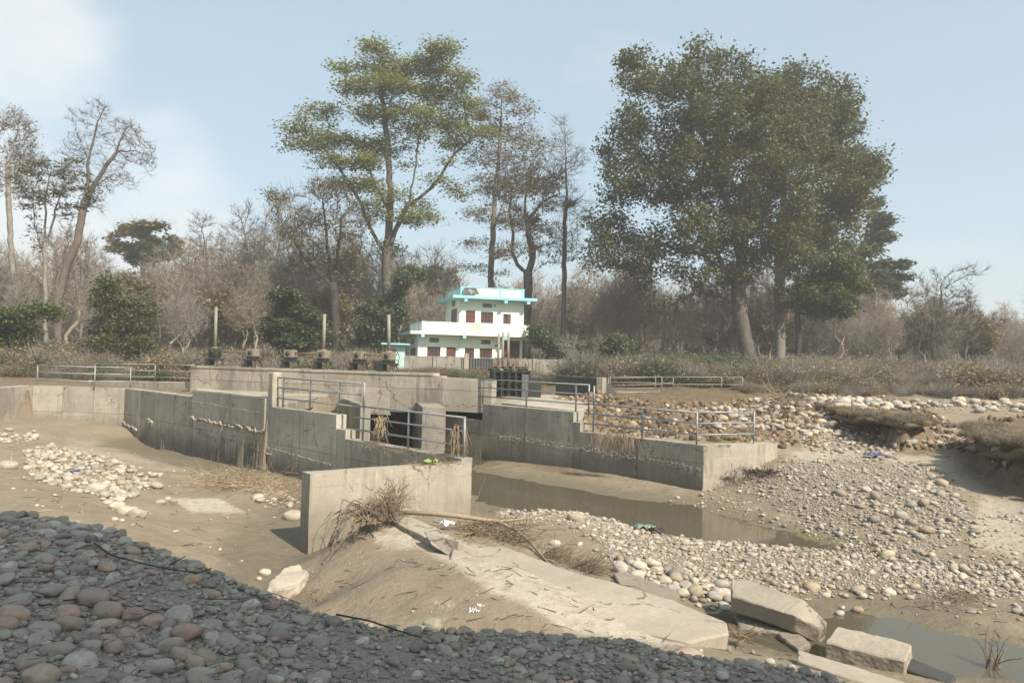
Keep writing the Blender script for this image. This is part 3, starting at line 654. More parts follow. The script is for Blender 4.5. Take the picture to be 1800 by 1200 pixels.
for k in range(1300):
    u_ = r_.uniform(.1, .99); z_ = 1.0-.22*u_+r_.gauss(0, .09); p = rpt(u_, z_); q = r_.uniform(.008, .024)
    mb.tube([p-nr*.03, p+nr*q*.2+Vector((0, 0, -q*.3))], [q, q*.35], 5)
mb.build('rough_patch', M['conc_wing'], wr)
# slab behind right wing with the gate cluster
MB().hexa([Vector(v) for v in [(-.6, 34.3, 1.6), (R1p.x+.2, R1p.y+.5, 1.6), (4.0, 36, 1.6), (2.4, 46, 1.6)]], [Vector(v) for v in [(-.6, 34.3, 2.26), (R1p.x+.2, R1p.y+.5, 2.26), (4.0, 36, 2.26), (2.4, 46, 2.26)]]).build('walkway', M['conc'], wr, bevel=.02)
# free-standing wall in front
nf = thing('broken_wall', (N1.x, N1.y, 0), 'free-standing pale concrete wall with a square cut end, root tangle leaning on it', 'wall')
wall_run(nf, [N1, N0], .42, 1, -1.0, 'wall_body', M['conc_near'], 2.9, rough=.015, gap=.004, seed=500)
# low wall block on the far side, its shade painted as near-black concrete
dw = MB(); a = PD(977, 660, 43.5); c_ = PD(1050, 664, 41.0)
dw.hexa([Vector((a.x, a.y, 2.0)), Vector((c_.x, c_.y, 2.0)), Vector((c_.x+1.5, c_.y+.7, 2.0)), Vector((a.x+1.5, a.y+.7, 2.0))], [a, c_, c_+Vector((1.5*.3, .7, 0)), a+Vector((.5, .7, 0))])
dwt = thing('abutment_block', (a.x, a.y, 2), 'low concrete wall block beside the far right railings, its shade painted black', 'wall')
dw.build('block', M['conc_black'], dwt, bevel=.02, rough=.01, cuts=3)
MB().box((c_.x+.22, c_.y+.05, 2.0), .36, .5, c_.z-1.98, -.5).build('end_pillar', M['conc'], dwt, bevel=.02, rough=.01, cuts=1)
HAZE = 0.0012
SHADE = [(-8.2, 6.9, 24, 4.2, 3.0, 2.2), (-5, 6.2, 24.5, 3.2, 2.4, 2.2), (-3, 4.9, 24.5, 3.2, 2.4, 2.2), (-.5, 3.9, 24, 3.4, 2.8, 2.2), (2.4, 3.9, 24, 2.6, 2.4, 2.0), (-14, 11.5, 24, 1.6, 1.2, 1), (-3, 2.0, 24, 4, 3, 2), (3, 1.5, 24, 3.5, 2.5, 2), (-7.5, 3.5, 24, 3.5, 3, 2)]
# ---------------------------------------------------------------- railings
def railing(label, bases, h, posts, rails=(1.0, .66, .3), rad=.027, matl=None, lean=0, bottoms=None, caps=True, group='pipe railings on the concrete walls'):
    """bases: polyline of the rail feet; posts: parameters along it (0..n-1)"""
    t = thing('railing', bases[0], label, 'railing', group)
    mt = matl or M['galv']
    def at(u):
        i = min(int(u), len(bases)-2); return bases[i].lerp(bases[i+1], u-i)
    for j, u in enumerate(posts):
        p = at(u); bo = bottoms[j] if bottoms else 0.0
        MB().tube([p+Vector((0, 0, bo)), p+Vector((0, 0, h+.02))], rad*1.15, 8).build('post', mt, t, True)
    for r_ in rails:
        for i in range(len(bases)-1):
            MB().tube([bases[i]+Vector((0, 0, h*r_)), bases[i+1]+Vector((0, 0, h*r_))], rad, 8).build('rail', mt, t, True)
    return t
# far left: front railing and the one behind it
ra = PD(58, 669, 39.6); rb = PD(166, 672, 39.6)
ra = A+Vector((.1, .2, 0)); 
railing('grey three-rail pipe railing at the far left bend of the wing wall', [ra, PZ(166, 681, UP), PZ(230, 681.5, UP)], .98, [0, 1, 1.98])
railing('thin grey railing along the low pale wall, running to the headwall', [PD(166, 667, 44.6), PD(272, 668.5, 42.6), PD(341, 671, 41.2)], .86, [0, 1, 1.97], rad=.024, rails=(1.0, .6, .22))
# middle railing on the upper wing
mA = Wx+off(B, D, .18); mB_ = D+off(B, D, .18)
mA = Wx.lerp(D, .05)+off(B, D, .18); 
e_ = mA.lerp(mB_, 1.235)
railing('middle pipe railing leading down the stepped wing wall above the reed pile', [mA, e_], 1.0, [.08, .43, .77])
# lower railing on the wing end, with tall first post
l0 = S2+off(B, D, .18); l1 = E2-dn*.12+off(B, D, .18)
l0 = l0.lerp(l1, .02); l0.z = LOW; l1.z = LOW
t = railing('pipe railing at the tip of the wing wall with dry grass caught on it', [l0, l1], 1.0, [.105, .54, .995], bottoms=[0, 0, 0])
tp = l0.lerp(l1, .105); MB().tube([tp+Vector((0, 0, 1.0)), tp+Vector((0, 0, 1.72))], .032, 8).build('post', M['galv'], t, True)
# right upper railing
r0 = R0+Vector((.3, .35, .0)); r0.z = UP
r1 = R1p+off(R0, RC, .22); r1.z = UP
r0 = rproj(PZ(856, 708, UP)); r0.z = UP; r0 += off(R0, RC, .22)
r1e = r0.lerp(r1, 1.09)
t = railing('pipe railing on the far wing wall in front of the black gate winches', [r0, r1e], 1.0, [0, .06, .48, .9, 1.0])
# right lower railing: along the wing, round the corner
s0 = q2+off(R0, RC, .2); s1 = RC2+Vector((-.16, .26, 0)); s2 = RC2.lerp(REe, .72)+off(RC, RE, .18)
s2.z = LOW
railing('pipe railing turning the far wall corner above the stream', [s0, s1, s2], 1.0, [.09, .55, 1.0, 2.0])
MB().tube([s0.lerp(s1, .09)+Vector((0, 0, .98)), s0.lerp(s1, .09)+Vector((0, 0, 1.66))], .032, 8).build('post', M['galv'], t, True)
# far right pair
f0 = PD(1069, 694, 44); f1 = PD(1163, 691, 44.6); f2 = PD(1268, 691.5, 45); f3 = PD(1305, 692, 45)
railing('pale thin railing on the far bank, nearer of the two', [f0, f1, f2, f3], .92, [0, 1, 2, 3], rad=.024, rails=(1.0, .55, .1), matl=M['galv_pale'])
g0 = PD(1072, 687, 47.5); g1 = PD(1152, 687.5, 48); g2 = PD(1183, 688, 48)
railing('pale thin railing on the far bank, partly hidden behind the nearer one', [g0, g1, g2], .85, [0, 1, 2], rad=.024, rails=(1.0, .6, .2), matl=M['galv_pale'])
# kerb under them
a = PD(1055, 692, 44.4); c_ = PD(1110, 695, 44.4)
tagit(MB().box(((a.x+c_.x)/2, 44.6, 1.9), 3.4, .4, .62).build('low_wall', M['conc'], None, bevel=.03, rough=.02, cuts=2), 'pale concrete kerb under the far right railings', 'wall')

# ---------------------------------------------------------------- winches on the headwall
def box_px(px, base, size): pass
def gearbox(t, c, s, ang, housing):
    """c: foot centre; stand with splayed legs, plate and two-part gear housing"""
    D_ = Matrix.Rotation(ang, 3, 'Z')
    for sx in (-1, 1):
        for sy in (-1, 1):
            MB().tube([c+D_@Vector((sx*.36*s, sy*.22*s, 0)), c+D_@Vector((sx*.24*s, sy*.16*s, .30*s))], .035*s, 4).build('stand_leg', M['greasy'], t)
    MB().box(c+Vector((0, 0, .28*s)), .74*s, .42*s, .07*s, ang).build('base_plate', M['greasy'], t, bevel=.01)
    mb = MB(); mb.box(c+Vector((0, 0, .35*s)), .42*s, .34*s, .12*s, ang); mb.box(c+D_@Vector((-.25*s, 0, .0))+Vector((0, 0, .02)), .14*s, .4*s, .33*s, ang)
    mb.build('gear_foot', M['black'], t, bevel=.01)
    mb = MB(); mb.box(c+Vector((0, 0, .46*s)), .46*s, .40*s, .34*s, ang)
    mb.build('gearbox', housing, t, bevel=.03, rough=.008, cuts=1)
    MB().tube([c+D_@Vector((0, -.22*s, .63*s)), c+D_@Vector((0, .22*s, .63*s))], .1*s, 10).build('bearing_cap', M['greasy'], t, True)
def wheel(t, c, rad, axis, matl, name='handwheel', spokes=6, tr=.014):
    axis = Vector(axis).normalized(); u = axis.orthogonal().normalized(); v = axis.cross(u)
    mb = MB(); ring = [c+(u*math.cos(a)+v*math.sin(a))*rad for a in [2*math.pi*k/20 for k in range(21)]]
    mb.tube(ring, tr, 5)
    for k in range(spokes):
        a = 2*math.pi*k/spokes; mb.tube([c, c+(u*math.cos(a)+v*math.sin(a))*rad], tr*.8, 4)
    mb.tube([c-axis*.05, c+axis*.05], tr*2.2, 8)
    return mb.build(name, matl, t, True)
def winch(label, pxa, pxb, pipe_at, pipe_top, wheel_px, hA, hB, grp='winch pairs standing on the headwall'):
    ua = hu(pxa, 648, TOPZ+.3, .28); uc = hu(pxb, 648, TOPZ+.3, .28)
    a = hp(ua, TOPZ+.09, .28); c_ = hp(uc, TOPZ+.09, .28); ang = math.atan2(hdn.y, hdn.x)
    t = thing('gate_winch', a, label, 'winch', grp)
    gearbox(t, a, 1.08, ang, hA); gearbox(t, c_, 1.08, ang, hB)
    z = Vector((0, 0, .72))
    MB().tube([a+z, c_+z], .035, 8).build('drive_shaft', M['rust'], t, True)
    MB().tube([a+Vector((-.3, -.12, .02)), c_+Vector((.3, -.12, .02))], .02, 5).build('anchor_bar', M['galv'], t, True)
    pb = (a if pipe_at == 0 else c_)+Vector((0, 0, .84)); pt = PD(pipe_top[0], pipe_top[1], pb.y)
    MB().tube([pb, pt], [.08, .072], 12).build('spindle_cover', M['galv_pale'], t, True)
    MB().tube([pb-Vector((0, 0, .02)), pb+Vector((0, 0, .08))], .15, 10).build('collar', M['housing'], t, True)
    wp = PD(wheel_px[0], wheel_px[1], a.y+.05)
    wheel(t, wp, .38, (.8, -.6, 0), M['greasy'], tr=.018)
    nb = a if abs(wp.x-a.x) < abs(wp.x-c_.x) else c_
    MB().tube([wp, Vector((nb.x, nb.y, wp.z))], .022, 6).build('wheel_shaft', M['greasy'], t, True)
    return t
winch('leftmost winch pair on the headwall, tall pipe over its left gearbox', 377, 444, 0, (380, 540), (359, 624), M['greasy'], M['housing'])
winch('middle winch pair on the headwall, tall pipe over its right gearbox', 510, 568, 1, (570.5, 552), (496, 627), M['housing'], M['housing'])
t = winch('right winch pair on the headwall in front of the small teal hut', 631, 683, 1, (683.5, 553), (691, 629), M['housing'], M['housing'])
cb = PD(663, 641, 36.8); MB().box((cb.x, cb.y, TOPZ+.08), .32, .3, .46).build('control_box', M['black'], t, bevel=.01)

# ---------------------------------------------------------------- black gate cluster
gc = PD(903, 696, 40.5)
t = thing('gate_hoist_frame', (gc.x, 40.5, 2.26), 'black steel gate frame crowned by rusty handwheels and three upright pipes', 'gate hoist')
x0 = PD(866, 660, 39.6).x; x1 = PD(928, 660, 41).x
nb_ = 6; G0 = Vector((x0, 39.4, 2.2)); G1 = Vector((x1, 41.2, 2.2)); gdir = (G1-G0).normalized(); gang = math.atan2(gdir.y, gdir.x); gout = Vector((gdir.y, -gdir.x, 0))
topz = PD(890, 651, 40.3).z
for k in range(nb_):
    p = G0.lerp(G1, k/(nb_-1))
    MB().box(p, .13, .3, topz-2.2, gang).build('column', M['black'], t, bevel=.01)
    MB().box(p+Vector((0, 0, topz-2.2))-gout*.05, .24, .34, .10, gang).build('bearing', M['housing'] if k % 2 else M['greasy'], t, bevel=.01)
    if k < nb_-1:
        q = G0.lerp(G1, (k+.5)/(nb_-1))
        MB().box(q-gout*.14, (G1-G0).length/(nb_-1)*.82, .05, (topz-2.2)*.98, gang).build('gate_leaf', M['black'], t)
        for hh in (.25, .5, .75):
            MB().box(q+Vector((0, 0, (topz-2.2)*hh))-gout*.05, (G1-G0).length/(nb_-1)*.86, .07, .05, gang).build('stiffener', M['black'], t)
        wc = q+Vector((0, 0, topz-2.2+.30))+gout*rnd.uniform(-.1, .2)
        wheel(t, wc, .36, (gout+gdir*rnd.uniform(-.8, .8)), M['rust'], tr=.018)
        MB().tube([q+Vector((0, 0, topz-2.2)), wc], .03, 6).build('spindle', M['rust'], t)
        MB().box(q+Vector((0, 0, topz-2.15)), .2, .26, .16, gang).build('gearbox', M['greasy'], t, bevel=.015)
MB().box(G0.lerp(G1, .5)+Vector((0, 0, topz-2.2-.1)), (G1-G0).length+.3, .2, .10, gang).build('top_beam', M['black'], t, bevel=.01)
MB().tube([G0+Vector((0, 0, topz-1.98))+gout*.12, G1+Vector((0, 0, topz-1.98))+gout*.12], .022, 6).build('drive_shaft', M['rust'], t)
for (pb, pt) in (((875.5, 646), (877, 586)), ((883, 648), (884.5, 583)), ((893, 646), (893.8, 583))):
    MB().tube([PD(pb[0], pb[1], 40.1), PD(pt[0], pt[1], 40.1)], .062, 10).build('spindle_cover', M['galv_pale'], t, True)
pa = PD(936, 695, 40.0)
MB().box((pa.x+.1, 40.0, 2.25), .62, .28, 1.0, .1).build('cabinet', M['black'], t, bevel=.015)
pa2 = PD(922, 692, 39.6); MB().box((pa2.x, 39.5, 2.25), .34, .26, 1.15, .1).build('cabinet', M['ggate'], t, bevel=.015)

# ---------------------------------------------------------------- house
HC = PD(680+290/5.453, 655, 65.0); HA = R(15); HR = Matrix.Rotation(HA, 3, 'Z'); hx = HR@Vector((1, 0, 0)); hy = HR@Vector((0, 1, 0))
HO = Vector((HC.x, HC.y, 0)); GZ = 2.9
house = thing('house', (HC.x, HC.y, GZ), 'two-storey cream house with turquoise roof edges and maroon windows, behind the boundary wall', 'house')
def hface(zx, zy, o=0.0):
    """point of the front plane (pushed out by o) seen at zoomed picture coordinates"""
    px, py = 680+zx/5.453, 480+zy/5.453; d_ = ray(px, py); C0 = Vector((0, 0, CZ)); P0 = HO-hy*o
    t_ = (P0-C0).dot(hy)/d_.dot(hy); p = C0+d_*t_; return (p-HO).dot(hx), p.z
def hp3(a, dpt, z): return HO+hx*a+hy*dpt+Vector((0, 0, z))
def hbox(name, a0, a1, d0, d1, z0, z1, matl, parent=None, bevel=0):
    return MB().hexa([hp3(a0, d0, z0), hp3(a1, d0, z0), hp3(a1, d1, z0), hp3(a0, d1, z0)], [hp3(a0, d0, z1), hp3(a1, d0, z1), hp3(a1, d1, z1), hp3(a0, d1, z1)]).build(name, matl, parent or house, bevel=bevel)
w_g = hface(1300, 700)[0]; z_s1 = hface(700, 592)[1]; z_s1b = z_s1-.0
DEP = 7.0
u_l = hface(695, 400)[0]; u_r = hface(1313, 400)[0]
zs1t = hface(285, 552, 1.0)[1]; zs1 = zs1t-.24
zs2 = hface(1000, 240, .9)[1]-.1; zs2t = zs2+.24
# walls with real openings: front built from strips round the window rectangles
def front(name, a0, a1, z0, z1, dpt, holes, matl, th=.22):
    xs_ = sorted({a0, a1}|{h[0] for h in holes}|{h[1] for h in holes}); mb = MB()
    zs_ = sorted({z0, z1}|{h[2] for h in holes}|{h[3] for h in holes})
    for i in range(len(xs_)-1):
        for j in range(len(zs_)-1):
            cx = (xs_[i]+xs_[i+1])/2; cz = (zs_[j]+zs_[j+1])/2
            if any(h[0] < cx < h[1] and h[2] < cz < h[3] for h in holes): continue
            mb.hexa([hp3(xs_[i], dpt, zs_[j]), hp3(xs_[i+1], dpt, zs_[j]), hp3(xs_[i+1], dpt+th, zs_[j]), hp3(xs_[i], dpt+th, zs_[j])],
                    [hp3(xs_[i], dpt, zs_[j+1]), hp3(xs_[i+1], dpt, zs_[j+1]), hp3(xs_[i+1], dpt+th, zs_[j+1]), hp3(xs_[i], dpt+th, zs_[j+1])])
    return mb.build(name, matl, house)
def rect(z): a, zt = hface(z[0], z[1]); c_, zb_ = hface(z[2], z[3]); return (a, c_, zb_, zt)
W_up = [rect(z) for z in [(918, 288, 1008, 332), (758, 358, 845, 478), (902, 368, 1018, 482), (1117, 390, 1187, 488)]]
W_dn = [rect(z) for z in [(408, 617, 498, 664), (388, 703, 512, 800), (571, 708, 659, 800), (748, 716, 834, 815), (905, 638, 994, 683), (890, 720, 1008, 815), (1125, 645, 1270, 870)]]
front('wall', 0, w_g, GZ-.2, zs1, 0, W_dn, M['plaster_green'])
front('wall', u_l, u_r, zs1t, zs2, .01, W_up, M['plaster_green'])
hbox('side_wall', 0, .22, .22, DEP, GZ-.2, zs1, M['plaster_green']); hbox('side_wall', w_g-.22, w_g, .22, DEP, GZ-.2, zs1, M['plaster_green'])
hbox('side_wall', u_l, u_l+.22, .23, DEP-.5, zs1t, zs2, M['plaster_green']); hbox('side_wall', u_r-.22, u_r, .23, DEP-.5, zs1t, zs2, M['plaster_green'])
hbox('back_wall', .22, w_g-.22, DEP-.22, DEP, GZ-.2, zs1, M['plaster_green']); hbox('back_wall', u_l+.22, u_r-.22, DEP-.72, DEP-.5, zs1t, zs2, M['plaster_green'])
hbox('floor_slab', -.75, w_g+.75, -1.0, DEP+.5, zs1, zs1t, M['plaster_white'], bevel=.01)
hbox('slab_edge', -.78, -.752, -.95, DEP+.5, zs1+.01, zs1t-.01, M['blue'])
hbox('roof_slab', u_l-.75, u_r+.9, -.9, DEP+.2, zs2, zs2t, M['blue'], bevel=.01)
# balcony parapet on the first slab
pz = hface(340, 460, .55)[1]
a_l = hface(338, 500, .55)[0]; a_r = hface(1360, 500, .55)[0]
hbox('parapet', a_l, a_r, -.55, -.43, zs1t, pz, M['plaster_white']); 
ys0, ys1 = hface(800, 500, .56)[0], hface(915, 500, .56)[0]
hbox('yellowed_panel', ys0, ys1, -.556, -.551, zs1t+.01, pz-.02, M['yellow_stain'])
hbox('parapet', a_l, a_l+.12, -.42, DEP, zs1t, pz-.05, M['plaster_green'])
for dd_ in (1.0, 3.4, 6.5): hbox('parapet_post', a_l-.03, a_l-.002, dd_, dd_+.35, zs1t, pz, M['blue'])
hbox('parapet', a_r-.12, a_r, -.42, DEP, zs1t, pz-.02, M['plaster_white'])
hbox('parapet_coping', a_l-.03, a_l+.15, -.42, DEP, pz-.045, pz+.02, M['blue'])
# roof parapet
rz = hface(720, 127, .35)[1]
b_l = hface(712, 180, .35)[0]; b_r = hface(1318, 190, .35)[0]
hbox('roof_parapet', b_l, b_r, -.35, -.22, zs2t, rz-.07, M['plaster_white']); hbox('parapet_coping', b_l-.04, b_r+.04, -.4, -.18, rz-.068, rz, M['blue'])
hbox('roof_parapet', b_l, b_l+.12, -.17, DEP-.3, zs2t, rz-.07, M['plaster_green']); hbox('parapet_coping', b_l-.04, b_l+.16, -.17, DEP-.3, rz-.068, rz, M['blue'])
hbox('roof_parapet', b_r-.12, b_r, -.17, DEP-.3, zs2t, rz-.07, M['plaster_white']); hbox('roof_parapet', b_l+.13, b_r-.13, DEP-.42, DEP-.3, zs2t, rz-.07, M['plaster_white'])
for zx in (705, 1078, 1288):
    q = hface(zx, 180, .38)[0]; hbox('parapet_post', q, q+.28, -.38, -.352, zs2t+.002, rz-.07, M['blue'])
for dd_ in (-.1, 5.7): hbox('parapet_post', b_l-.03, b_l-.002, dd_, dd_+.3, zs2t, rz-.07, M['blue'])
# beam ends under the slabs
for zx in (330, 730, 1125, 1337):
    q = hface(zx, 600, .95)[0]; hbox('beam_end', q, q+.27, -.96, -.0, zs1-.24, zs1-.002, M['blue'])
for zx in (745, 1130, 1347):
    q = hface(zx, 250, .85)[0]; hbox('beam_end', q, q+.27, -.86, -.0, zs2-.26, zs2-.002, M['blue'])
def window(r_, d0, kind):
    a0, a1, z0, z1 = r_; w = hbox('window', a0+.01, a1-.01, d0+.14, d0+.16, z0+.01, z1-.01, M['darkglass'])
    fr = .05; mb = MB()
    def bar(x0_, x1_, y0_, y1_):
        mb.hexa([hp3(x0_, d0+.06, y0_), hp3(x1_, d0+.06, y0_), hp3(x1_, d0+.13, y0_), hp3(x0_, d0+.13, y0_)], [hp3(x0_, d0+.06, y1_), hp3(x1_, d0+.06, y1_), hp3(x1_, d0+.13, y1_), hp3(x0_, d0+.13, y1_)])
    bar(a0+.005, a0+fr, z0, z1); bar(a1-fr, a1-.005, z0, z1); bar(a0+fr, a1-fr, z0+.005, z0+fr); bar(a0+fr, a1-fr, z1-fr, z1-.005)
    if kind == 'w':
        for k in (1, 2, 3): q = a0+(a1-a0)*k/4; bar(q-.03, q+.03, z0+fr, z1-fr)
        bar(a0+fr, a1-fr, z0+(z1-z0)*.28, z0+(z1-z0)*.36); bar(a0+fr, a1-fr, z0+(z1-z0)*.62, z0+(z1-z0)*.66)
    if kind == 'v': q = (a0+a1)/2; bar(q-.02, q+.02, z0+fr, z1-fr)
    if kind == 'half': pass
    mb.build('frame', M['maroon'] if kind != 'v' else M['ggate'], w)
    if kind == 'w':
        for k in range(4):
            q = a0+(a1-a0)*k/4
            if k in (0, 3): MB().hexa([hp3(q+.06, d0+.09, z0+.06), hp3(q+(a1-a0)/4-.05, d0+.09, z0+.06), hp3(q+(a1-a0)/4-.05, d0+.12, z0+.06), hp3(q+.06, d0+.12, z0+.06)], [hp3(q+.06, d0+.09, z0+(z1-z0)*.6), hp3(q+(a1-a0)/4-.05, d0+.09, z0+(z1-z0)*.6), hp3(q+(a1-a0)/4-.05, d0+.12, z0+(z1-z0)*.6), hp3(q+.06, d0+.12, z0+(z1-z0)*.6)]).build('shutter', M['maroon'], w)
def doorp(r_, d0, leafs=(0, 1)):
    a0, a1, z0, z1 = r_; dr = hbox('door', a0+.04, a1-.04, d0+.08, d0+.12, z0, z1-.04, M['maroon'], bevel=.005)
    for (f0_, f1_) in ((.08, .45), (.52, .92)):
        hbox('door_panel', a0+.14, a1-.14, d0+.065, d0+.079, z0+(z1-z0)*f0_, z0+(z1-z0)*f1_, M['maroon'], dr, bevel=.004)
window(W_up[0], .01, 'v'); doorp(W_up[1], .01); window(W_up[2], .01, 'w')
r_ = W_up[3]; window(r_, .01, 'half'); am = (r_[0]+r_[1])/2; hbox('shutter', am, r_[1]-.03, .03, .06, r_[2]+.02, r_[3]-.02, M['maroon'])
window(W_dn[0], 0, 'v'); window(W_dn[1], 0, 'w'); doorp(W_dn[2], 0); window(W_dn[3], 0, 'w'); window(W_dn[4], 0, 'v'); window(W_dn[5], 0, 'w')
g0_, g1_, g2_, g3_ = W_dn[6]
hbox('door', g0_+.02, g1_-.02, .12, .16, GZ-.1, g3_-.02, M['maroon'])
for k in range(6): q = g0_+(g1_-g0_)*k/5; hbox('grille_bar', max(g0_, q-.03), min(g1_, q+.03), .04, .08, GZ-.1, g3_-.02, M['maroon'])
# windows of the left side wall
for (z0_, z1_, d0_, d1_) in ((zs1t+.75, zs1t+2.1, 1.1, 3.4), (zs1t+2.35, zs1t+2.8, 2.0, 3.2)):
    w = hbox('side_window', u_l-.02, u_l-.002, d0_, d1_, z0_, z1_, M['darkglass']); hbox('frame', u_l-.04, u_l-.021, d0_, d0_+.1, z0_, z1_, M['maroon'], w); hbox('frame', u_l-.04, u_l-.021, d1_-.1, d1_, z0_, z1_, M['maroon'], w)
for (z0_, z1_, d0_, d1_) in ((GZ+.8, zs1-1.1, 1.4, 3.8), (zs1-.75, zs1-.3, 2.4, 3.6)):
    w = hbox('side_window', -.02, -.002, d0_, d1_, z0_, z1_, M['darkglass']); hbox('frame', -.04, -.021, d0_, d0_+.1, z0_, z1_, M['maroon'], w); hbox('frame', -.04, -.021, d1_-.1, d1_, z0_, z1_, M['maroon'], w)
# solar panel on the roof parapet
c4 = [hface(742, 140, .75), hface(860, 146, .55), hface(888, 200, .95), hface(738, 207, 1.1)]
sp_t = thing('solar_panel', hp3(c4[0][0], -.9, zs2t), 'tilted dark solar panel leaning on the roof parapet of the house', 'solar panel')
pa_, pb_, pc_, pd_ = [hp3(c[0], -o_, c[1]) for c, o_ in zip(c4, (.5, .5, .95, .95))]
nrm = (pb_-pa_).cross(pd_-pa_).normalized(); nrm = nrm if nrm.y > 0 else -nrm
MB().hexa([pd_, pc_, pb_, pa_], [p+nrm*.05 for p in (pd_, pc_, pb_, pa_)]).build('frame', M['galv'], sp_t)
for i in range(2):
    for j in range(4):
        f = lambda u, v: (pa_.lerp(pb_, u)).lerp(pd_.lerp(pc_, u), v)-nrm*.012
        u0, u1, v0, v1 = i/2+.03, (i+1)/2-.02, j/4+.03, (j+1)/4-.03
        MB().hexa([f(u0, v1), f(u1, v1), f(u1, v0), f(u0, v0)], [f(u0, v1)+nrm*.01, f(u1, v1)+nrm*.01, f(u1, v0)+nrm*.01, f(u0, v0)+nrm*.01]).build('panel', M['panel'], sp_t)
# lamps on the wall
for zx, zy in ((1035, 320), (1045, 705)):
    a_, z_ = hface(zx, zy); MB().box(hp3(a_, -.06, z_), .10, .1, .2).build('wall_lamp', M['ggate'], house, bevel=.01)

# ---------------------------------------------------------------- small hut
hc = PD(675, 652, 62); t = thing('hut', (hc.x, 62, 2.9), 'small pale teal hut with a maroon door, left of the house', 'hut')
hz1 = PD(690, 606, 62).z; hx1 = PD(708, 640, 62).x
MB().box(((hc.x+hx1)/2+.0, 63, 2.7), hx1-hc.x, 2.0, hz1-2.7, .1).build('wall', M['hutgreen'], t, bevel=.01)
MB().box(((hc.x+hx1)/2, 63, hz1), hx1-hc.x+.7, 2.9, .13, .1).build('roof_slab', M['blue'], t, bevel=.01)
dx = PD(689, 640, 61.9).x; d_ = MB().box((dx, 61.92, 2.8), .52, .06, PD(690, 613, 61.9).z-2.8, .1).build('door', M['maroon'], t, bevel=.01)
MB().box((dx+.18, 61.87, 3.6), .04, .05, .15, .1).build('handle', M['ggate'], d_)

# ---------------------------------------------------------------- boundary wall
t = thing('boundary_wall', PD(711, 655, 58), 'weathered plaster boundary wall with posts in front of the house, with a grey gate', 'wall')
def bw(px0, px1, py, name, matl, Y0, Y1, th=.15, below=3.2, parent=None, sd=0):
    a = PD(px0, py[0], Y0); c_ = PD(px1, py[1], Y1); tv = Vector((.02, th, 0)); z0 = 2.5
    return MB().hexa([Vector((a.x, a.y, z0)), Vector((c_.x, c_.y, z0)), Vector((c_.x, c_.y, z0))+tv, Vector((a.x, a.y, z0))+tv], [a, c_, c_+tv, a+tv]).build(name, matl, parent or t, bevel=.015, rough=.01 if th < .3 else 0, cuts=2, seed=sd)
bw(711, 761, (625, 626), 'wall_panel', M['wallb'], 58, 58.4, sd=1); bw(761.5, 767, (626, 626), 'post', M['wallb'], 58.3, 58.35, .3)
bw(767.5, 812, (626, 627), 'wall_panel', M['wallb'], 58.4, 58.9, sd=2); bw(812.5, 815.5, (628, 628), 'post', M['conc_dark'], 58.8, 58.8, .25); bw(816, 823.5, (621, 621), 'gate_pillar', M['conc'], 58.7, 58.7, .4)
g_ = bw(824, 868, (629, 630), 'gate', M['ggate'], 59, 59.4, .06)
for k in range(9): q = 826+k*4.9; bw(q, q+.8, (628.6, 628.8), 'gate_bar', M['black'], 58.95+.04*k, 58.96+.04*k, .04, parent=g_)
for k in range(12):
    q = 826+k*3.5; MB().tube([PD(q, 631, 59.2), PD(q, 625, 59.2)], .02, 4).build('spike', M['ggate'], g_)
bw(868.5, 936, (629, 631), 'wall_panel', M['wallb'], 59.4, 60, sd=3); bw(936.5, 942, (630.5, 630.5), 'post', M['wallb'], 59.9, 59.9, .3)
bw(942.5, 981, (631, 632), 'wall_panel', M['wallb'], 60, 60.4, sd=4); bw(981.5, 988, (632, 632), 'post', M['wallb'], 60.3, 60.3, .3)
# fence posts on the right bank
def fpost(px, py0, py1, Y, label, brace=None):
    a = PD(px, py0, Y); t = thing('fence_post', (a.x, a.y, 2.4), label, 'fence post', 'pale concrete fence posts in the scrub')
    c_ = PD(px+.5, py1, Y); a.z = ground(np.array([a.x]), np.array([a.y]))[0]-.2
    MB().tube([a, c_], [.085, .075], 4).build('post', M['conc'], t)
    if brace:
        e_ = PD(brace[0], brace[1], Y-.3); MB().tube([c_-Vector((0, 0, .1)), e_], .055, 4).build('brace', M['conc'], t)
fpost(1208, 675, 645, 56, 'pale fence post right of the far railing, without a brace')
fpost(1264, 678, 646, 54, 'pale fence post with a slanting brace on its right side', (1284, 677))
fpost(1319, 670, 647, 57, 'pale fence post standing in front of the foot of the big tree')
fpost(1482, 672, 655, 57, 'short fence post with braces in the yellow scrub', (1472, 668))
fpost(1535, 672, 654, 57, 'short fence post at the right in the yellow scrub')
# ---------------------------------------------------------------- broken concrete slabs
def gz1(x, y): return float(ground(np.array([x]), np.array([y]))[0])
def slab(label, top, thick, matl=None, name='concrete_slab', rs_=3.0, rough=.015, bevel=.015, tilt=None, cuts=3, group=None, seed=0, down=None):
    T = [PZ(*p) for p in top]; nrm = Vector((0, 0, 0))
    for i in range(len(T)): a_, b_ = T[i], T[(i+1) % len(T)]; nrm += a_.cross(b_)
    nrm.normalize()
    if nrm.z < 0: T = T[::-1]; nrm = -nrm
    dv = down or (-nrm*thick); n_ = len(T)
    mb = MB(); mb.V = [t+dv for t in T]+T
    mb.F = [list(range(n_))[::-1], list(range(n_, 2*n_))]+[[i, (i+1) % n_, n_+(i+1) % n_, n_+i] for i in range(n_)]
    o = mb.build(name, matl or M['crust'], None, bevel=bevel, rough=rough, cuts=cuts+1, seed=seed, rscale=rs_)
    return tagit(o, label, 'concrete slab', group)
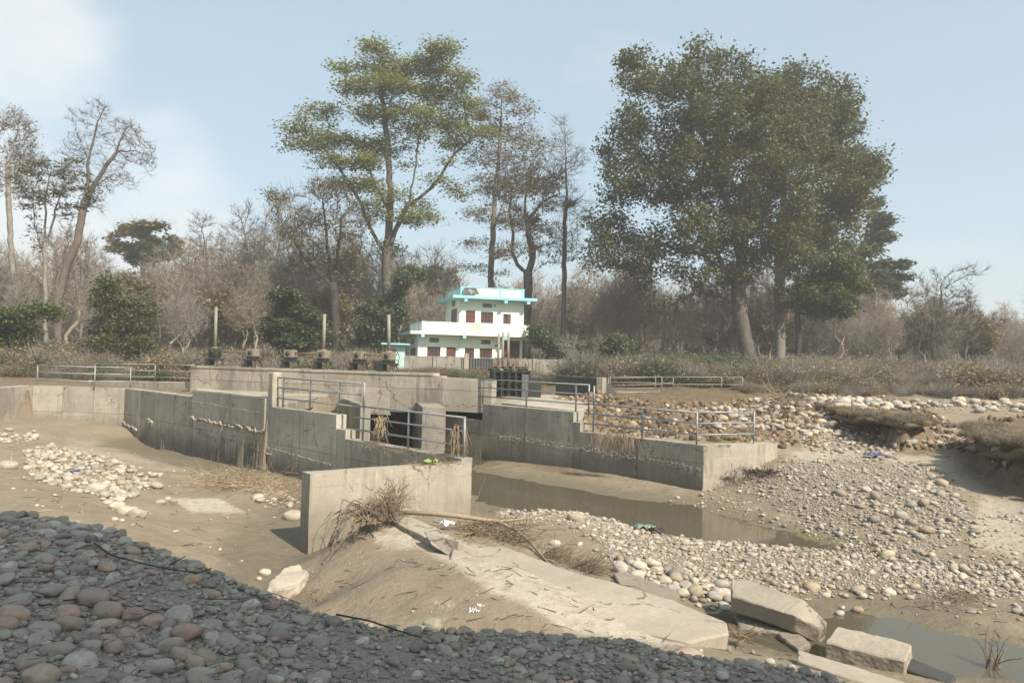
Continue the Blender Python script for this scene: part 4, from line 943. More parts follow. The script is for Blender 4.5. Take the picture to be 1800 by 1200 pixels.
slab('long silt-covered concrete slab lying down the mound, ending in a square step at the right', [(790, 965, .80), (880, 958, .74), (1000, 1001, .62), (1185, 1054, .47), (1276, 1093, .42), (1282, 1112, .38), (1215, 1128, .38), (1100, 1100, .46), (960, 1040, .62), (860, 1000, .72)], .42, rs_=1.3, rough=.03, bevel=.03, cuts=4, seed=3)
slab('narrow tilted slab piece lying behind the long slab', [(1078, 1006, .38), (1100, 1003, .36), (1195, 1040, .30), (1188, 1062, .26), (1090, 1028, .32)], .28, M['slabwet'], seed=5)
slab('flat broken slab below the root tangle', [(676, 908, .90), (706, 900, .93), (790, 937, .86), (765, 952, .83)], .16, seed=7)
slab('tilted broken slab with a dark gap under it, beside the long branch', [(744, 932, .98), (808, 950, .98), (800, 984, .66), (758, 958, .84)], .16, seed=8)
slab('small slab lying behind the tilted one on the mound', [(800, 949, .90), (842, 964, .80), (832, 976, .76), (792, 984, .76)], .2, seed=9)
slab('thick broken slab with rough edge at the left foot of the mound', [(464, 1034, .16), (490, 1006, .30), (522, 990, .36), (540, 1003, .36), (520, 1030, .20), (500, 1038, .16)], .2, M['crust'], rough=.06, seed=10, cuts=4)
slab('thick angular concrete block tilted over the pool', [(1285, 1019, .58), (1309, 1016, .58), (1413, 1052, .52), (1455, 1093, .30), (1440, 1105, .2), (1398, 1080, .40), (1286, 1047, .44)], .28, M['crust'], seed=11, cuts=5, rough=.010, bevel=.02, rs_=6)
slab('wet concrete slab lying half under water beneath the tilted block', [(1290, 1075, .08), (1369, 1080, .12), (1424, 1128, .08), (1404, 1142, .05), (1366, 1112, .08), (1300, 1104, .04)], .3, M['slabwet'], seed=12, cuts=5, rough=.02, rs_=6)
slab('grey concrete block right of the tilted block at the pool edge', [(1471, 1098, .36), (1604, 1131, .34), (1592, 1161, .28), (1450, 1128, .30)], .34, M['crust'], seed=13, cuts=5, rough=.012, bevel=.02, rs_=6)
slab('low buried slab edge running along the bottom right', [(1402, 1141, .26), (1450, 1155, .26), (1560, 1188, .22), (1640, 1215, .2), (1560, 1215, .2), (1400, 1160, .24)], .25, M['crust'], seed=14)
slab('dark thin slab lying at the edge of the lower pool', [(1570, 1160, .16), (1600, 1156, .16), (1680, 1186, .14), (1672, 1200, .12), (1600, 1178, .14)], .2, M['conc_black'], seed=15)
for nm_, lb_, pl_, z_, th_, mt_ in [('earth_bank', 'overhanging dry turf edge of the eroded bank', [(1450, 727), (1480, 734), (1500, 740), (1530, 748), (1560, 752), (1595, 757), (1622, 753)], 2.3, .2, 'turf'),
        ('earth_bank', 'dark earth overhang at the right picture edge', [(1732, 768), (1745, 783), (1765, 792), (1800, 802), (1880, 813)], 2.15, .22, 'turf')]:
    T_ = [PZ(a, b, z_-.35) for a, b in pl_]; per = []
    for i in range(len(T_)-1):
        L_ = (T_[i+1]-T_[i]).length; k_ = max(1, int(L_/.15)); per += [T_[i].lerp(T_[i+1], j/k_) for j in range(k_)]
    cx_ = sum(T_, Vector())/len(T_); V_ = []; F_ = []; ov_ = .55 if pl_[0][0] > 1700 else 1.0; rows = ((-.9, -.12), (-.5, .03), (.1, .05), (.42, .0), (.5, -.07), (.4, -.15), (.1, -.2), (-.4, -.3)); n_ = len(per)
    for (of_, dz_) in rows:
        for i, p in enumerate(per):
            t_ = per[min(i+2, n_-1)]-per[max(i-2, 0)]; nn_ = Vector((t_.y, -t_.x, 0)).normalized()
            if nn_.dot(p-cx_) < 0: nn_ = -nn_
            fr_ = sstep(-.3, .4, -nn_.y+abs(nn_.x)*.3)
            o_ = mnoise.noise_vector(Vector((p.x*1.3, p.y*1.3, dz_*4)))*.3+mnoise.noise_vector(Vector((p.x*5, p.y*5, dz_*9)))*.09
            zt_ = z_-.04
            of2 = of_*ov_ if of_ > 0 else of_; V_.append(Vector((p.x+nn_.x*of2+o_.x, p.y+nn_.y*of2+o_.y, zt_+dz_+o_.z*.3-(1-float(fr_))*.5)))
    for k in range(len(rows)-1):
        for i in range(n_-1): a = k*n_+i; F_.append([a, a+n_, a+n_+1, a+1])
    tagit(mesh_obj(nm_, V_, F_, M[mt_], None, True), lb_, kind='structure'); LIPS = globals().setdefault('LIPS', []); LIPS += [Vector((p.x, p.y, z_)) for p in per]
# pyramid stone
a = PZ(1664, 862, .62); q = [PZ(1664, 862, .60), PZ(1691, 859, .60), PZ(1696, 846, .60)]
ap = PZ(1675, 840, .98); MB_ = MB().add([q[0], q[1], q[2]+Vector((.3, .3, 0)), Vector((q[0].x-.2, q[0].y+.5, q[0].z)), ap], [[0, 1, 4], [1, 2, 4], [2, 3, 4], [3, 0, 4], [3, 2, 1, 0]])
tagit(MB_.build('concrete_fragment', M['conc_near'], None, bevel=.01), 'pale pyramid-shaped concrete fragment on the right gravel heap', 'concrete fragment')

# ---------------------------------------------------------------- twigs, reeds, branches
def wander(p, d, Lg, n_, curl, r_, grav=0.0):
    pts = [Vector(p)]; d = Vector(d).normalized()
    for i in range(n_):
        d = (d+Vector((r_.uniform(-1, 1), r_.uniform(-1, 1), r_.uniform(-1, 1)))*curl+Vector((0, 0, -grav))).normalized(); pts.append(pts[-1]+d*Lg/n_)
    return pts
def floor_pts(pts, k=.01):
    X = np.array([p.x for p in pts]); Y = np.array([p.y for p in pts]); Z = ground(X, Y)
    return [Vector((p.x, p.y, max(p.z, z+k))) for p, z in zip(pts, Z)]
r_ = random.Random(21)
# root tangle on the free wall
rt = PZ(690, 895, 1.0); base = Vector((N1.lerp(N0, .5)))
ctr = PZ(662, 908, 1.0); ctr2 = PZ(692, 878, 1.25)
t = thing('root_tangle', (ctr.x, ctr.y, .7), 'tangle of dry roots and twigs leaning against the free-standing wall', 'root tangle')
mb = MB()
ntow = Vector((.67, -.74, 0))
for k in range(430):
    c_ = ctr.lerp(ctr2, r_.random())+Vector((r_.gauss(0, .17), r_.gauss(0, .08), r_.gauss(0, .10)))
    pts = wander(c_, (r_.uniform(-1, 1), r_.uniform(-.5, .3), r_.uniform(-.6, .45)), r_.uniform(.15, .45), 8, .9, r_)
    w_ = r_.uniform(.004, .012); mb.tube(pts, [w_*(1-i/10) for i in range(9)], 4, False)
mb.build('twigs', M['twig'], t)
mb = MB()
for k in range(34):   # long roots creeping over the wall face to the left
    c_ = PZ(650+r_.uniform(-15, 25), 905+r_.uniform(-15, 15), 1.0)
    e_ = PZ(r_.uniform(545, 640), r_.uniform(885, 985), .55)+Vector((0, .25, 0))
    n_ = 9; pts = [c_.lerp(e_, i/n_)+Vector((r_.uniform(-.05, .05), r_.uniform(-.05, .05), r_.uniform(-.06, .06)+.16*math.sin(math.pi*i/n_))) for i in range(n_+1)]
    mb.tube(pts, [.016*(1-i/12) for i in range(n_+1)], 4, False)
mb.build('root', M['twig'], t)
mb = MB()
for k in range(60):
    c_ = PZ(690+r_.uniform(-12, 20), 868+r_.uniform(-10, 20), 1.3); pts = wander(c_, (r_.uniform(-.3, .9), r_.uniform(-.4, .1), r_.uniform(-.2, 1.0)), r_.uniform(.2, .5), 6, .45, r_)
    mb.tube(pts, [.007*(1-i/8) for i in range(7)], 4, False)
mb.build('twigs', M['twig'], t)
# fallen branch
t = thing('fallen_branch', PZ(760, 903, .8), 'long pale fallen branch forking across the mound to the gravel bar', 'branch')
main = [PZ(700, 900, .98), PZ(760, 902, .98), PZ(800, 906, .98), PZ(850, 913, .85), (PZ(880, 916, .75)), PZ(925, 911, .68), PZ(975, 899, .6)]
MB().tube(main, [.04, .05, .045, .038, .034, .024, .014], 8).build('limb', M['branch'], t, True)
b2 = [PZ(868, 914, .78), PZ(905, 930, .62), PZ(930, 950, .5), PZ(960, 985, .42), PZ(975, 1000, .36)]
MB().tube(b2, [.04, .034, .03, .02, .014], 7).build('limb', M['branch'], t, True)
mb = MB()
for k in range(60):
    c_ = PZ(r_.uniform(790, 930), r_.uniform(905, 935), .62); mb.tube(floor_pts(wander(c_, (r_.uniform(-.2, 1), r_.uniform(-.8, .2), r_.uniform(-.2, .2)), r_.uniform(.3, 1.3), 7, .25, r_)), [.009*(1-i/9) for i in range(8)], 4, False)
mb.build('twigs', M['twig'], t)
def heap(label, cat, name, spots, n_, Lr, rad, matl, seed, curl=.25, h=.12, dirb=None, grav=0.0, group=None):
    r_ = random.Random(seed); mb = MB(); c0 = None
    for k in range(n_):
        s = r_.choice(spots); px = s[0]+r_.gauss(0, s[2]*.5); py = s[1]+r_.gauss(0, s[3]*.5)
        c_ = PZ(px, py, s[4]+r_.random()*h); c0 = c0 or c_
        dr = (r_.uniform(-1, 1), r_.uniform(-1, 1), r_.uniform(-.2, .22)) if dirb is None else tuple(d+r_.uniform(-.5, .5) for d in dirb)
        L_ = r_.uniform(*Lr); mb.tube(wander(c_, dr, L_, 5, curl, r_, grav), [rad*r_.uniform(.6, 1.2)*(1-i/8) for i in range(6)], 3, False)
    o = mb.build(name, matl, None, loc=c0); return tagit(o, label, cat, group)
heap('wide heap of washed-up dry reeds at the foot of the wing wall', 'reed heap', 'reed_heap', [(380, 845, 40, 14, .10), (430, 848, 50, 14, .1), (480, 850, 45, 18, .1), (505, 865, 25, 16, .1), (400, 840, 40, 12, .12)], 1000, (.3, .9), .009, M['straw'], 31, .22, .22)
heap('dark brushwood lying in the hollow behind the long slab', 'brushwood', 'brushwood', [(1010, 990, 30, 14, .3), (1035, 1000, 20, 10, .3), (965, 975, 25, 10, .35), (900, 950, 30, 10, .45)], 420, (.15, .6), .007, M['twig'], 32, .35, .1, (.6, -.3, .05))
heap('dry twigs and grass washed behind the fallen branch', 'brushwood', 'brushwood', [(850, 925, 40, 12, .6), (880, 940, 30, 12, .5), (830, 935, 20, 10, .6)], 420, (.2, .6), .008, M['twig'], 33, .3, .16)
heap('small pile of twigs beside the slab end at the pool', 'twig pile', 'twig_pile', [(1300, 1115, 14, 7, .22)], 90, (.12, .35), .007, M['twig'], 34, .3, .06)
heap('dry twigs lying on the wet sand by the lower pool', 'twig pile', 'twig_pile', [(1655, 1055, 40, 14, .12), (1690, 1045, 30, 8, .14)], 70, (.2, .6), .008, M['twig'], 35, .35, .05)
heap('bent dead stems sticking out of the lower pool', 'dead stems', 'dead_stem', [(1745, 1172, 18, 6, .0)], 14, (.3, .6), .011, M['twig'], 36, .35, .0, (.2, 0, 1.0))
heap('dark root tussocks along the foot of the corner wall', 'root tussock', 'root_tussock', [(1295, 822, 14, 5, .72), (1320, 828, 20, 5, .72), (1275, 838, 12, 4, .5), (1350, 830, 20, 4, .75)], 500, (.1, .35), .009, M['darktwig'], 37, .4, .08, (0.2, -.4, -.1))
# hanging debris
def hang(label, pts_, n_, L_, matl, seed, spread=.1):
    r_ = random.Random(seed); mb = MB()
    for k in range(n_):
        p = pts_[0].lerp(pts_[1], r_.random())+Vector((r_.gauss(0, spread), r_.gauss(0, spread*.6), r_.gauss(0, .04)))
        mb.tube(wander(p, (r_.uniform(-.35, .35), r_.uniform(-.4, .1), -1), L_*r_.uniform(.4, 1), 6, .22, r_, .1), [.009*(1-i/9) for i in range(7)], 3, False)
    tagit(mb.build('hanging_debris', matl, None, loc=pts_[0]), label, 'hanging debris')
zt = LOW+.72; p = l0.lerp(l1, .27)
bpy.data.objects['root_tussock']['kind'] = 'stuff'
hang('straw-coloured dry grass hanging from the tip railing near its left end', [p+Vector((0, 0, .75)), p+Vector((.1, -.1, .7))], 110, .75, M['straw'], 41, .07)
p = l0.lerp(l1, .95); hang('clump of roots and dry stems wrapped round the tip railing by its end post', [p+Vector((0, 0, .8)), p+Vector((0, 0, .5))], 170, .75, M['twig'], 42, .075)
p = s0.lerp(s1, .33); hang('dry grass and roots spilling over the far wing wall', [Vector((p.x-.6, p.y-.1, LOW+.1))+nr*.3, Vector((p.x+.5, p.y-.9, LOW+.12))+nr*.3], 170, .75, M['twig'], 43, .12)
heap('litter of straw on top of the wing wall tip', 'straw litter', 'straw_litter', [(700, 790, 40, 5, LOW), (770, 800, 30, 5, LOW), (650, 780, 20, 4, LOW)], 240, (.1, .35), .006, M['straw'], 44, .3, .03, (1, -.8, -.05))
heap('litter of straw on top of the free-standing wall', 'straw litter', 'straw_litter', [(740, 815, 30, 4, LOW-.05), (790, 812, 20, 4, LOW-.05)], 130, (.1, .3), .006, M['twig'], 45, .3, .03)
# foreground dead stems
def stem(label, pp, zt_, rad):
    pts = [PZ(px, py, zt_) for px, py in pp]; pts = floor_pts(pts, .05)
    tagit(MB().tube(pts, [rad*(1-.6*i/len(pts)) for i in range(len(pts))], 6).build('dead_stem', M['darktwig'], None, True, loc=pts[0]), label, 'dead stem')
stem('long thin dark stem bent across the cobbles with a curled end', [(165, 970), (195, 990), (250, 998), (300, 1008), (350, 1006), (372, 998), (368, 1006)], 2.02, .009)
stem('dark thin stem lying over the reddish cobbles lower left', [(110, 1075), (160, 1066), (210, 1072), (270, 1078), (320, 1068)], 2.0, .006)
stem('dark thin stem lying left to right in the middle of the cobbles', [(360, 1075), (420, 1066), (480, 1052), (530, 1062)], 1.9, .005)
stem('pale thin branch lying on the mud at the cobble edge', [(590, 1100), (650, 1103), (700, 1112), (740, 1120)], 1.8, .009)
stem('small dark twig sticking out at the cobble edge', [(298, 992), (312, 985), (326, 977)], 2.15, .008)
# plastic scraps
def scrap(label, px, py, z, s, matl, seed, nm='plastic_scrap', fl=.35):
    r_ = random.Random(seed); c_ = PZ(px, py, z); V_ = []; F_ = []; k_ = 6
    for i in range(k_+1):
        for j in range(k_+1):
            V_.append(c_+Vector(((i/k_-.5)*s*(1+r_.uniform(-.1, .1)), (j/k_-.5)*s*.7, abs(mnoise.noise(Vector((i*.7+seed, j*.7, 0))))*s*fl+.02)))
    for i in range(k_):
        for j in range(k_):
            if r_.random() < .82: a = i*(k_+1)+j; F_.append([a, a+k_+1, a+k_+2, a+1])
    o = mesh_obj(nm, V_, F_, matl, None, True, loc=c_); md = o.modifiers.new('thick', 'SOLIDIFY'); md.thickness = .006; tagit(o, label, 'plastic scrap')
scrap('crumpled white plastic bag beside the fallen branch', 785, 925, .80, .30, M['plastic_white'], 51, fl=.7)
scrap('yellow-green plastic scrap on top of the free-standing wall', 757, 814, LOW-.03, .36, M['plastic_green'], 52, fl=.5)
scrap('green striped plastic bag lying at the stream edge', 1135, 930, .06, .5, M['plastic_mixed'], 53, fl=.5)
scrap('dark crumpled bag lying beside the green one at the stream edge', 1155, 936, .06, .4, M['greasy'], 54, fl=.7)
scrap('blue cloth scrap lying on the right sand bank', 1535, 801, 1.2, .5, M['plastic_blue'], 55)
scrap('red scrap behind the end of the corner wall', 1355, 765, 1.5, .4, M['plastic_red'], 56)
scrap('small blue scrap among the pale stones at the left', 132, 830, .6, .22, M['plastic_blue'], 57, fl=.5)
scrap('white torn scrap on the mound right of centre', 833, 1078, .62, .14, M['plastic_white'], 58, fl=.9)
scrap('white leaf-like scrap standing on the mound', 845, 1070, .62, .09, M['plastic_white'], 59, fl=1.2)

r_ = random.Random(77); mb = MB()
for k in range(1500):
    px_, py_ = r_.uniform(-20, 1500), r_.uniform(930, 1240); p = PZ(px_, py_, 2.0)
    if sdpoly(np.array([p.x]), np.array([p.y]), P_bank)[0] < .05: continue
    p.z = gz1(p.x, p.y)+r_.uniform(.01, .07); pts = wander(p, (r_.uniform(-1, 1), r_.uniform(-1, 1), 0), r_.uniform(.03, .11), 3, .35, r_); mb.tube(pts, [.0015, .0022, .002, .001], 3, False)
for k in range(700):
    px_, py_ = r_.uniform(0, 1780), r_.uniform(770, 1130); p = PZ(px_, py_, .4)
    if sdpoly(np.array([p.x]), np.array([p.y]), P_bank)[0] > -1.2: continue
    p.z = gz1(p.x, p.y)+.012
    if p.z < .03: continue
    pts = floor_pts(wander(p, (r_.uniform(-1, 1), r_.uniform(-1, 1), 0), r_.uniform(.08, .35), 4, .35, r_), .01); mb.tube(pts, [.004, .006, .005, .004, .002], 3, False)
tagit(mb.build('twig_litter', M['darktwig'], None, loc=(0, 5, 2)), 'short dark twigs and leaf litter between the shaded cobbles and on the sand', kind='stuff')
# ---------------------------------------------------------------- stones
def ico(sub):
    bm = bmesh.new(); bmesh.ops.create_icosphere(bm, subdivisions=sub, radius=1); V = np.array([v.co[:] for v in bm.verts]); Fc = np.array([[v.index for v in f.verts] for f in bm.faces]); bm.free(); return V, Fc
IV, IF = ico(3); IV2, IF2 = ico(2)
def stone_shape(V, seed):
    r_ = np.random.RandomState(seed); p_ = r_.uniform(2.0, 2.9); d = V/np.linalg.norm(V, axis=1)[:, None]
    rr = (np.abs(d)**p_).sum(1)**(-1/p_)
    o = d*rr[:, None]
    for k in range(5):      # cut shallow facets
        nn = r_.randn(3); nn /= np.linalg.norm(nn); c_ = r_.uniform(.72, .98); h = o@nn; ex = np.maximum(0, h-c_); o -= nn[None]*(ex*.75)[:, None]
    q = np.array([mnoise.noise(Vector(v*1.3+seed*5.1)) for v in d]); o *= (1+.16*q)[:, None]
    q = np.array([mnoise.noise(Vector(v*4+seed*2.1)) for v in d]); o *= (1+.035*q)[:, None]
    return o
SCOL = [('grey', (0.32, 0.30, 0.26)), ('pale_grey', (0.46, 0.43, 0.37)), ('blue_grey', (0.29, 0.295, 0.265)), ('brown', (0.36, 0.29, 0.215)), ('reddish', (0.37, 0.255, 0.20)), ('dark', (0.165, 0.155, 0.14)), ('greenish', (0.25, 0.25, 0.19))]
SCOL += [('clod', (0.12, 0.09, 0.06)), ('clod2', (0.20, 0.155, 0.10))]
PCOL = [('cream', (0.44, 0.385, 0.305)), ('pale_grey', (0.375, 0.345, 0.295)), ('grey', (0.25, 0.232, 0.20)), ('brown', (0.28, 0.215, 0.155)), ('tan', (0.35, 0.28, 0.20))]  # separate set for the open gravel, sunlit look put into the colour
for k_, c_ in SCOL: M['s_'+k_] = stone_mat(k_+'_river_stone', c_, .28, .6)
for k_, c_ in PCOL: M['p_'+k_] = stone_mat(k_+'_sunlit_stone', c_, .22, .25)
M['s_clod'] = M['earth']; M['s_clod2'] = plain('brown_earth_clod', (0.19, 0.13, 0.08), .95, .4, 8, bump=1.0)
NS = 7
shapesH = [stone_shape(IV, 60+i) for i in range(NS)]; shapesL = [stone_shape(IV2, 60+i) for i in range(NS)]
meH = {}; meL = {}
colS = bpy.data.collections.new('stone_sources'); colP = bpy.data.collections.new('pebble_sources')
def reg(cl, names, pre, sh, fc, store):
    idx = 0
    for ci, (k_, _) in enumerate(names):
        for i in range(NS):
            me = fast_mesh('stone', sh[i], fc, True); me.materials.append(M[pre+k_]); store[(pre+k_, i)] = me
            o = bpy.data.objects.new('src_%03d' % idx, me); cl.objects.link(o); idx += 1
reg(colS, SCOL, 's_', shapesH, IF, meH); reg(colP, PCOL, 'p_', shapesL, IF2, meL)
for k_, _ in PCOL:
    for i in range(NS):
        me = fast_mesh('stone', shapesH[i], IF, True); me.materials.append(M['p_'+k_]); meH[('p_'+k_, i)] = me
def gn_scatter(name, pts, rot, scl, idx, coll, label, kind='stuff'):
    me = bpy.data.meshes.new(name); me.vertices.add(len(pts)); me.vertices.foreach_set('co', np.asarray(pts, np.float32).ravel())
    for nm, ar, tp in (('rot', rot, 'FLOAT_VECTOR'), ('scl', scl, 'FLOAT_VECTOR')):
        a = me.attributes.new(nm, tp, 'POINT'); a.data.foreach_set('vector', np.asarray(ar, np.float32).ravel())
    a = me.attributes.new('idx', 'INT', 'POINT'); a.data.foreach_set('value', np.asarray(idx, np.int32)); me.update()
    o = bpy.data.objects.new(name, me); COL.objects.link(o); tagit(o, label, kind=kind)
    ng = bpy.data.node_groups.new(name, 'GeometryNodeTree'); ng.interface.new_socket('Geometry', in_out='INPUT', socket_type='NodeSocketGeometry'); ng.interface.new_socket('Geometry', in_out='OUTPUT', socket_type='NodeSocketGeometry')
    gi = ng.nodes.new('NodeGroupInput'); go_ = ng.nodes.new('NodeGroupOutput'); ip = ng.nodes.new('GeometryNodeInstanceOnPoints')
    ci = ng.nodes.new('GeometryNodeCollectionInfo'); ci.inputs['Collection'].default_value = coll; ci.inputs['Separate Children'].default_value = True; ci.inputs['Reset Children'].default_value = True
    def na(nm, tp):
        k = ng.nodes.new('GeometryNodeInputNamedAttribute'); k.data_type = tp; k.inputs[0].default_value = nm; return k.outputs['Attribute']
    er = ng.nodes.new('FunctionNodeEulerToRotation'); lk = ng.links.new
    lk(gi.outputs[0], ip.inputs['Points']); lk(ci.outputs[0], ip.inputs['Instance']); ip.inputs['Pick Instance'].default_value = True
    lk(na('idx', 'INT'), ip.inputs['Instance Index']); lk(na('rot', 'FLOAT_VECTOR'), er.inputs[0]); lk(er.outputs[0], ip.inputs['Rotation']); lk(na('scl', 'FLOAT_VECTOR'), ip.inputs['Scale'])
    lk(ip.outputs[0], go_.inputs[0]); md = o.modifiers.new('scatter', 'NODES'); md.node_group = ng
    return o
RS = np.random.RandomState(7)
def candidates(x0, x1, y0, y1, n_):
    x = RS.uniform(x0, x1, n_); y = RS.uniform(y0, y1, n_); z = ground(x, y); px, py, d = project(np.c_[x, y, z]); return x, y, z, px, py
stones = []   # rows: x, y, z, a, b, c, rz, material, shape, area
def dart(x, y, rad, fill):
    """accept stones that do not crowd each other (largest first)"""
    o_ = np.argsort(-rad); cell = .25; grid = {}; keep = []
    for i in o_:
        cx, cy = int(x[i]//cell), int(y[i]//cell); ok = True
        rr = int(math.ceil((rad[i]+.2)/cell))
        for ax in range(cx-rr, cx+rr+1):
            for ay in range(cy-rr, cy+rr+1):
                for j in grid.get((ax, ay), ()):
                    if (x[i]-x[j])**2+(y[i]-y[j])**2 < ((rad[i]+rad[j])*fill)**2: ok = False; break
                if not ok: break
            if not ok: break
        if ok: grid.setdefault((cx, cy), []).append(i); keep.append(i)
    return np.array(keep, int)
def add_stones(x, y, z, rad, mats, probs, area, flat=(.45, .8), sink=.25, tilt=.25):
    k = len(x); mi = RS.choice(len(mats), k, p=np.array(probs)/sum(probs))
    for i in range(k):
        a_ = rad[i]*RS.uniform(.95, 1.25); b_ = rad[i]*RS.uniform(.7, 1.0); c_ = rad[i]*RS.uniform(*flat)
        stones.append((x[i], y[i], z[i]+c_*(1-sink*2*RS.uniform(.5, 1.2)), a_, b_, c_, RS.uniform(-tilt, tilt), RS.uniform(-tilt, tilt), RS.uniform(0, 6.28), mats[mi[i]], RS.randint(NS), area))
# foreground cobbles
x, y, z, px, py = candidates(-9, 6, 2.2, 10.5, 60000)
mb_ = sdpoly(x, y, P_bank); dn_ = fbm(x*1.1, y*1.1, 60)
wobx = fbm(x*.9, y*.9, 66)*80
mud = np.maximum.reduce([sstep(-30, 30, sdpoly(px+wobx, py, pl)) for pl in ([(180, 1000), (330, 1020), (430, 1060), (400, 1085), (230, 1060)], [(580, 1110), (740, 1120), (900, 1200), (700, 1260), (520, 1180)], [(1300, 1180), (1700, 1200), (1600, 1300), (1250, 1250)])])
u = RS.rand(len(x)); rad = .016+.066*u**9*(1.2-.3*sstep(0, 1000, px))
rad = np.where((px < 420) & (py > 1040), rad*1.2, rad)
ok = (mb_ > -.25) & (px > -150) & (px < 1950) & (py < 1350) & (RS.rand(len(x)) > mud*.93) & (y > 2.0)
x, y, z, rad = x[ok], y[ok], z[ok], rad[ok]; kp = dart(x, y, rad, .74); x, y, z, rad = x[kp], y[kp], z[kp], rad[kp]
SM = ['s_'+k for k, _ in SCOL[:7]]; PM = ['p_'+k for k, _ in PCOL]
add_stones(x, y, z, rad, SM, [.27, .13, .10, .19, .10, .11, .10], 'bank', sink=.42, flat=(.4, .7), tilt=.35)
x, y, z, px, py = candidates(-9, 6, 2.2, 10.5, 22000); mb_ = sdpoly(x, y, P_bank)
mud = sstep(-30, 30, sdpoly(px+fbm(x*.9, y*.9, 66)*80, py, [(580, 1110), (740, 1120), (900, 1200), (700, 1260), (520, 1180)]))
ok = (mb_ > -.3) & (px > -150) & (px < 1950) & (py < 1350) & (RS.rand(len(x)) > mud*.5); rad = RS.uniform(.008, .03, len(x))
add_stones(x[ok], y[ok], z[ok], rad[ok], SM, [.24, .13, .12, .16, .15, .10, .10], 'bank', sink=.2)
# lit gravel: pixel polygons, density per m2, size range
def gravel(poly, area, box, n_, r0, r1, pw, probs, edge=14, fillk=.8, keepmud=0.0, dartit=True, wobk=1.0, minz=None):
    x, y, z, px, py = candidates(*box, n_)
    wx = fbm(x*1.3, y*1.3, 70)*30*wobk; wy = fbm(x*1.3+9, y*1.3, 74)*16*wobk
    m_ = sstep(-edge, edge*.6, sdpoly(px+wx, py+wy, poly)); cl = sstep(-.25, .1, fbm(x*.8, y*.8, 77)+.12)
    ok = (RS.rand(len(x)) < m_*(cl*(keepmud)+(1-keepmud))) & (sdpoly(x, y, P_bank) < -.9)
    if minz is not None: ok &= z > minz
    x, y, z = x[ok], y[ok], z[ok]; rad = r0+(r1-r0)*RS.rand(len(x))**pw
    if dartit: kp = dart(x, y, rad, fillk); x, y, z, rad = x[kp], y[kp], z[kp], rad[kp]
    add_stones(x, y, z, rad, PM, probs, area)
P_bar = [(880, 905), (950, 892), (1030, 895), (1090, 915), (1130, 932), (1220, 945), (1400, 962), (1560, 985), (1700, 1000), (1900, 1030), (1900, 1055), (1700, 1045), (1500, 1035), (1420, 1045), (1320, 1030), (1270, 1050), (1180, 1040), (1090, 1000), (1060, 960), (1030, 930), (960, 915)]
pr = [.30, .30, .18, .10, .12]
gravel(P_bar, 'bar', (-2, 12, 12, 24), 30000, .014, .08, 9, pr, 8, minz=-.02, wobk=.7)
gravel([(1090, 985), (1200, 1010), (1300, 1050), (1290, 1075), (1200, 1060), (1110, 1020), (1080, 1000)], 'bar', (0, 6, 12, 18), 4200, .04, .16, 4.5, pr, 8)
P_hump = [(1290, 825), (1400, 812), (1500, 806), (1590, 815), (1660, 840), (1700, 900), (1690, 945), (1600, 975), (1500, 965), (1420, 930), (1380, 880), (1300, 860)]
gravel(P_hump, 'hump', (5, 18, 15, 27), 22000, .015, .09, 9, [.2, .26, .32, .14, .08], 14, keepmud=.6, wobk=.5)
gravel([(1470, 860), (1560, 850), (1680, 880), (1700, 920), (1640, 950), (1560, 930), (1500, 890)], 'hump', (6, 16, 16, 25), 700, .06, .17, 2.4, [.16, .2, .24, .22, .18], 30, wobk=.5)
gravel([(1540, 972), (1620, 985), (1720, 985), (1820, 1000), (1900, 1010), (1900, 1050), (1700, 1030), (1580, 1000)], 'bar', (6, 20, 13, 20), 12000, .02, .10, 7, pr, 12, keepmud=.6, wobk=.4)
gravel([(1400, 760), (1500, 755), (1620, 780), (1560, 800), (1420, 790)], 'bank_far', (8, 20, 24, 34), 5000, .03, .12, 4, pr, 8, keepmud=.7)
gravel([(1320, 703), (1400, 696), (1560, 706), (1700, 710), (1900, 712), (1900, 728), (1700, 720), (1520, 716), (1430, 718), (1320, 725)], 'top', (8, 34, 28, 46), 10000, .04, .28, 5, [.45, .3, .1, .08, .07], 6, keepmud=.3)
gravel([(1190, 722), (1320, 716), (1460, 728), (1560, 760), (1660, 770), (1640, 785), (1540, 770), (1420, 762), (1320, 750), (1250, 755)], 'slope', (2, 20, 24, 38), 9000, .03, .22, 7, [.38, .27, .13, .12, .1], 6, keepmud=.5)
gravel([(1690, 782), (1730, 800), (1800, 826), (1900, 840), (1900, 800), (1740, 780)], 'slope', (12, 24, 20, 34), 3000, .04, .3, 5, [.3, .3, .2, .1, .1], 8)
gravel([(40, 795), (90, 785), (150, 800), (215, 815), (275, 840), (265, 858), (190, 880), (150, 866), (90, 850), (50, 830)], 'left', (-18, -5, 16, 34), 16000, .025, .14, 5, [.42, .25, .08, .1, .15], 6, keepmud=.25)
gravel([(0, 762), (60, 762), (85, 770), (40, 775), (-30, 778)], 'left', (-26, -14, 26, 38), 2500, .05, .17, 2.5, [.5, .3, .1, .05, .05], 4)
gravel([(450, 870), (525, 875), (525, 900), (470, 885)], 'left', (-8, -3, 15, 26), 1500, .05, .16, 2, [.5, .3, .1, .05, .05], 5)
gravel([(180, 850), (330, 860), (300, 920), (200, 915)], 'left', (-14, -5, 14, 24), 130, .07, .2, 2, [.55, .3, .1, .0, .05], 10, keepmud=.6)
gravel([(900, 1085), (1260, 1130), (1500, 1160), (1400, 1170), (1200, 1150), (1000, 1110)], 'mound', (-2, 6, 8, 14), 90, .02, .08, 2, pr, 10)
gravel([(1020, 940), (1250, 860), (1500, 950), (1900, 880), (1900, 1150), (1600, 1060), (1300, 1060), (1000, 960)], 'bar', (0, 20, 9, 27), 5000, .02, .08, 3, pr, 20, keepmud=1.0, minz=-.01)
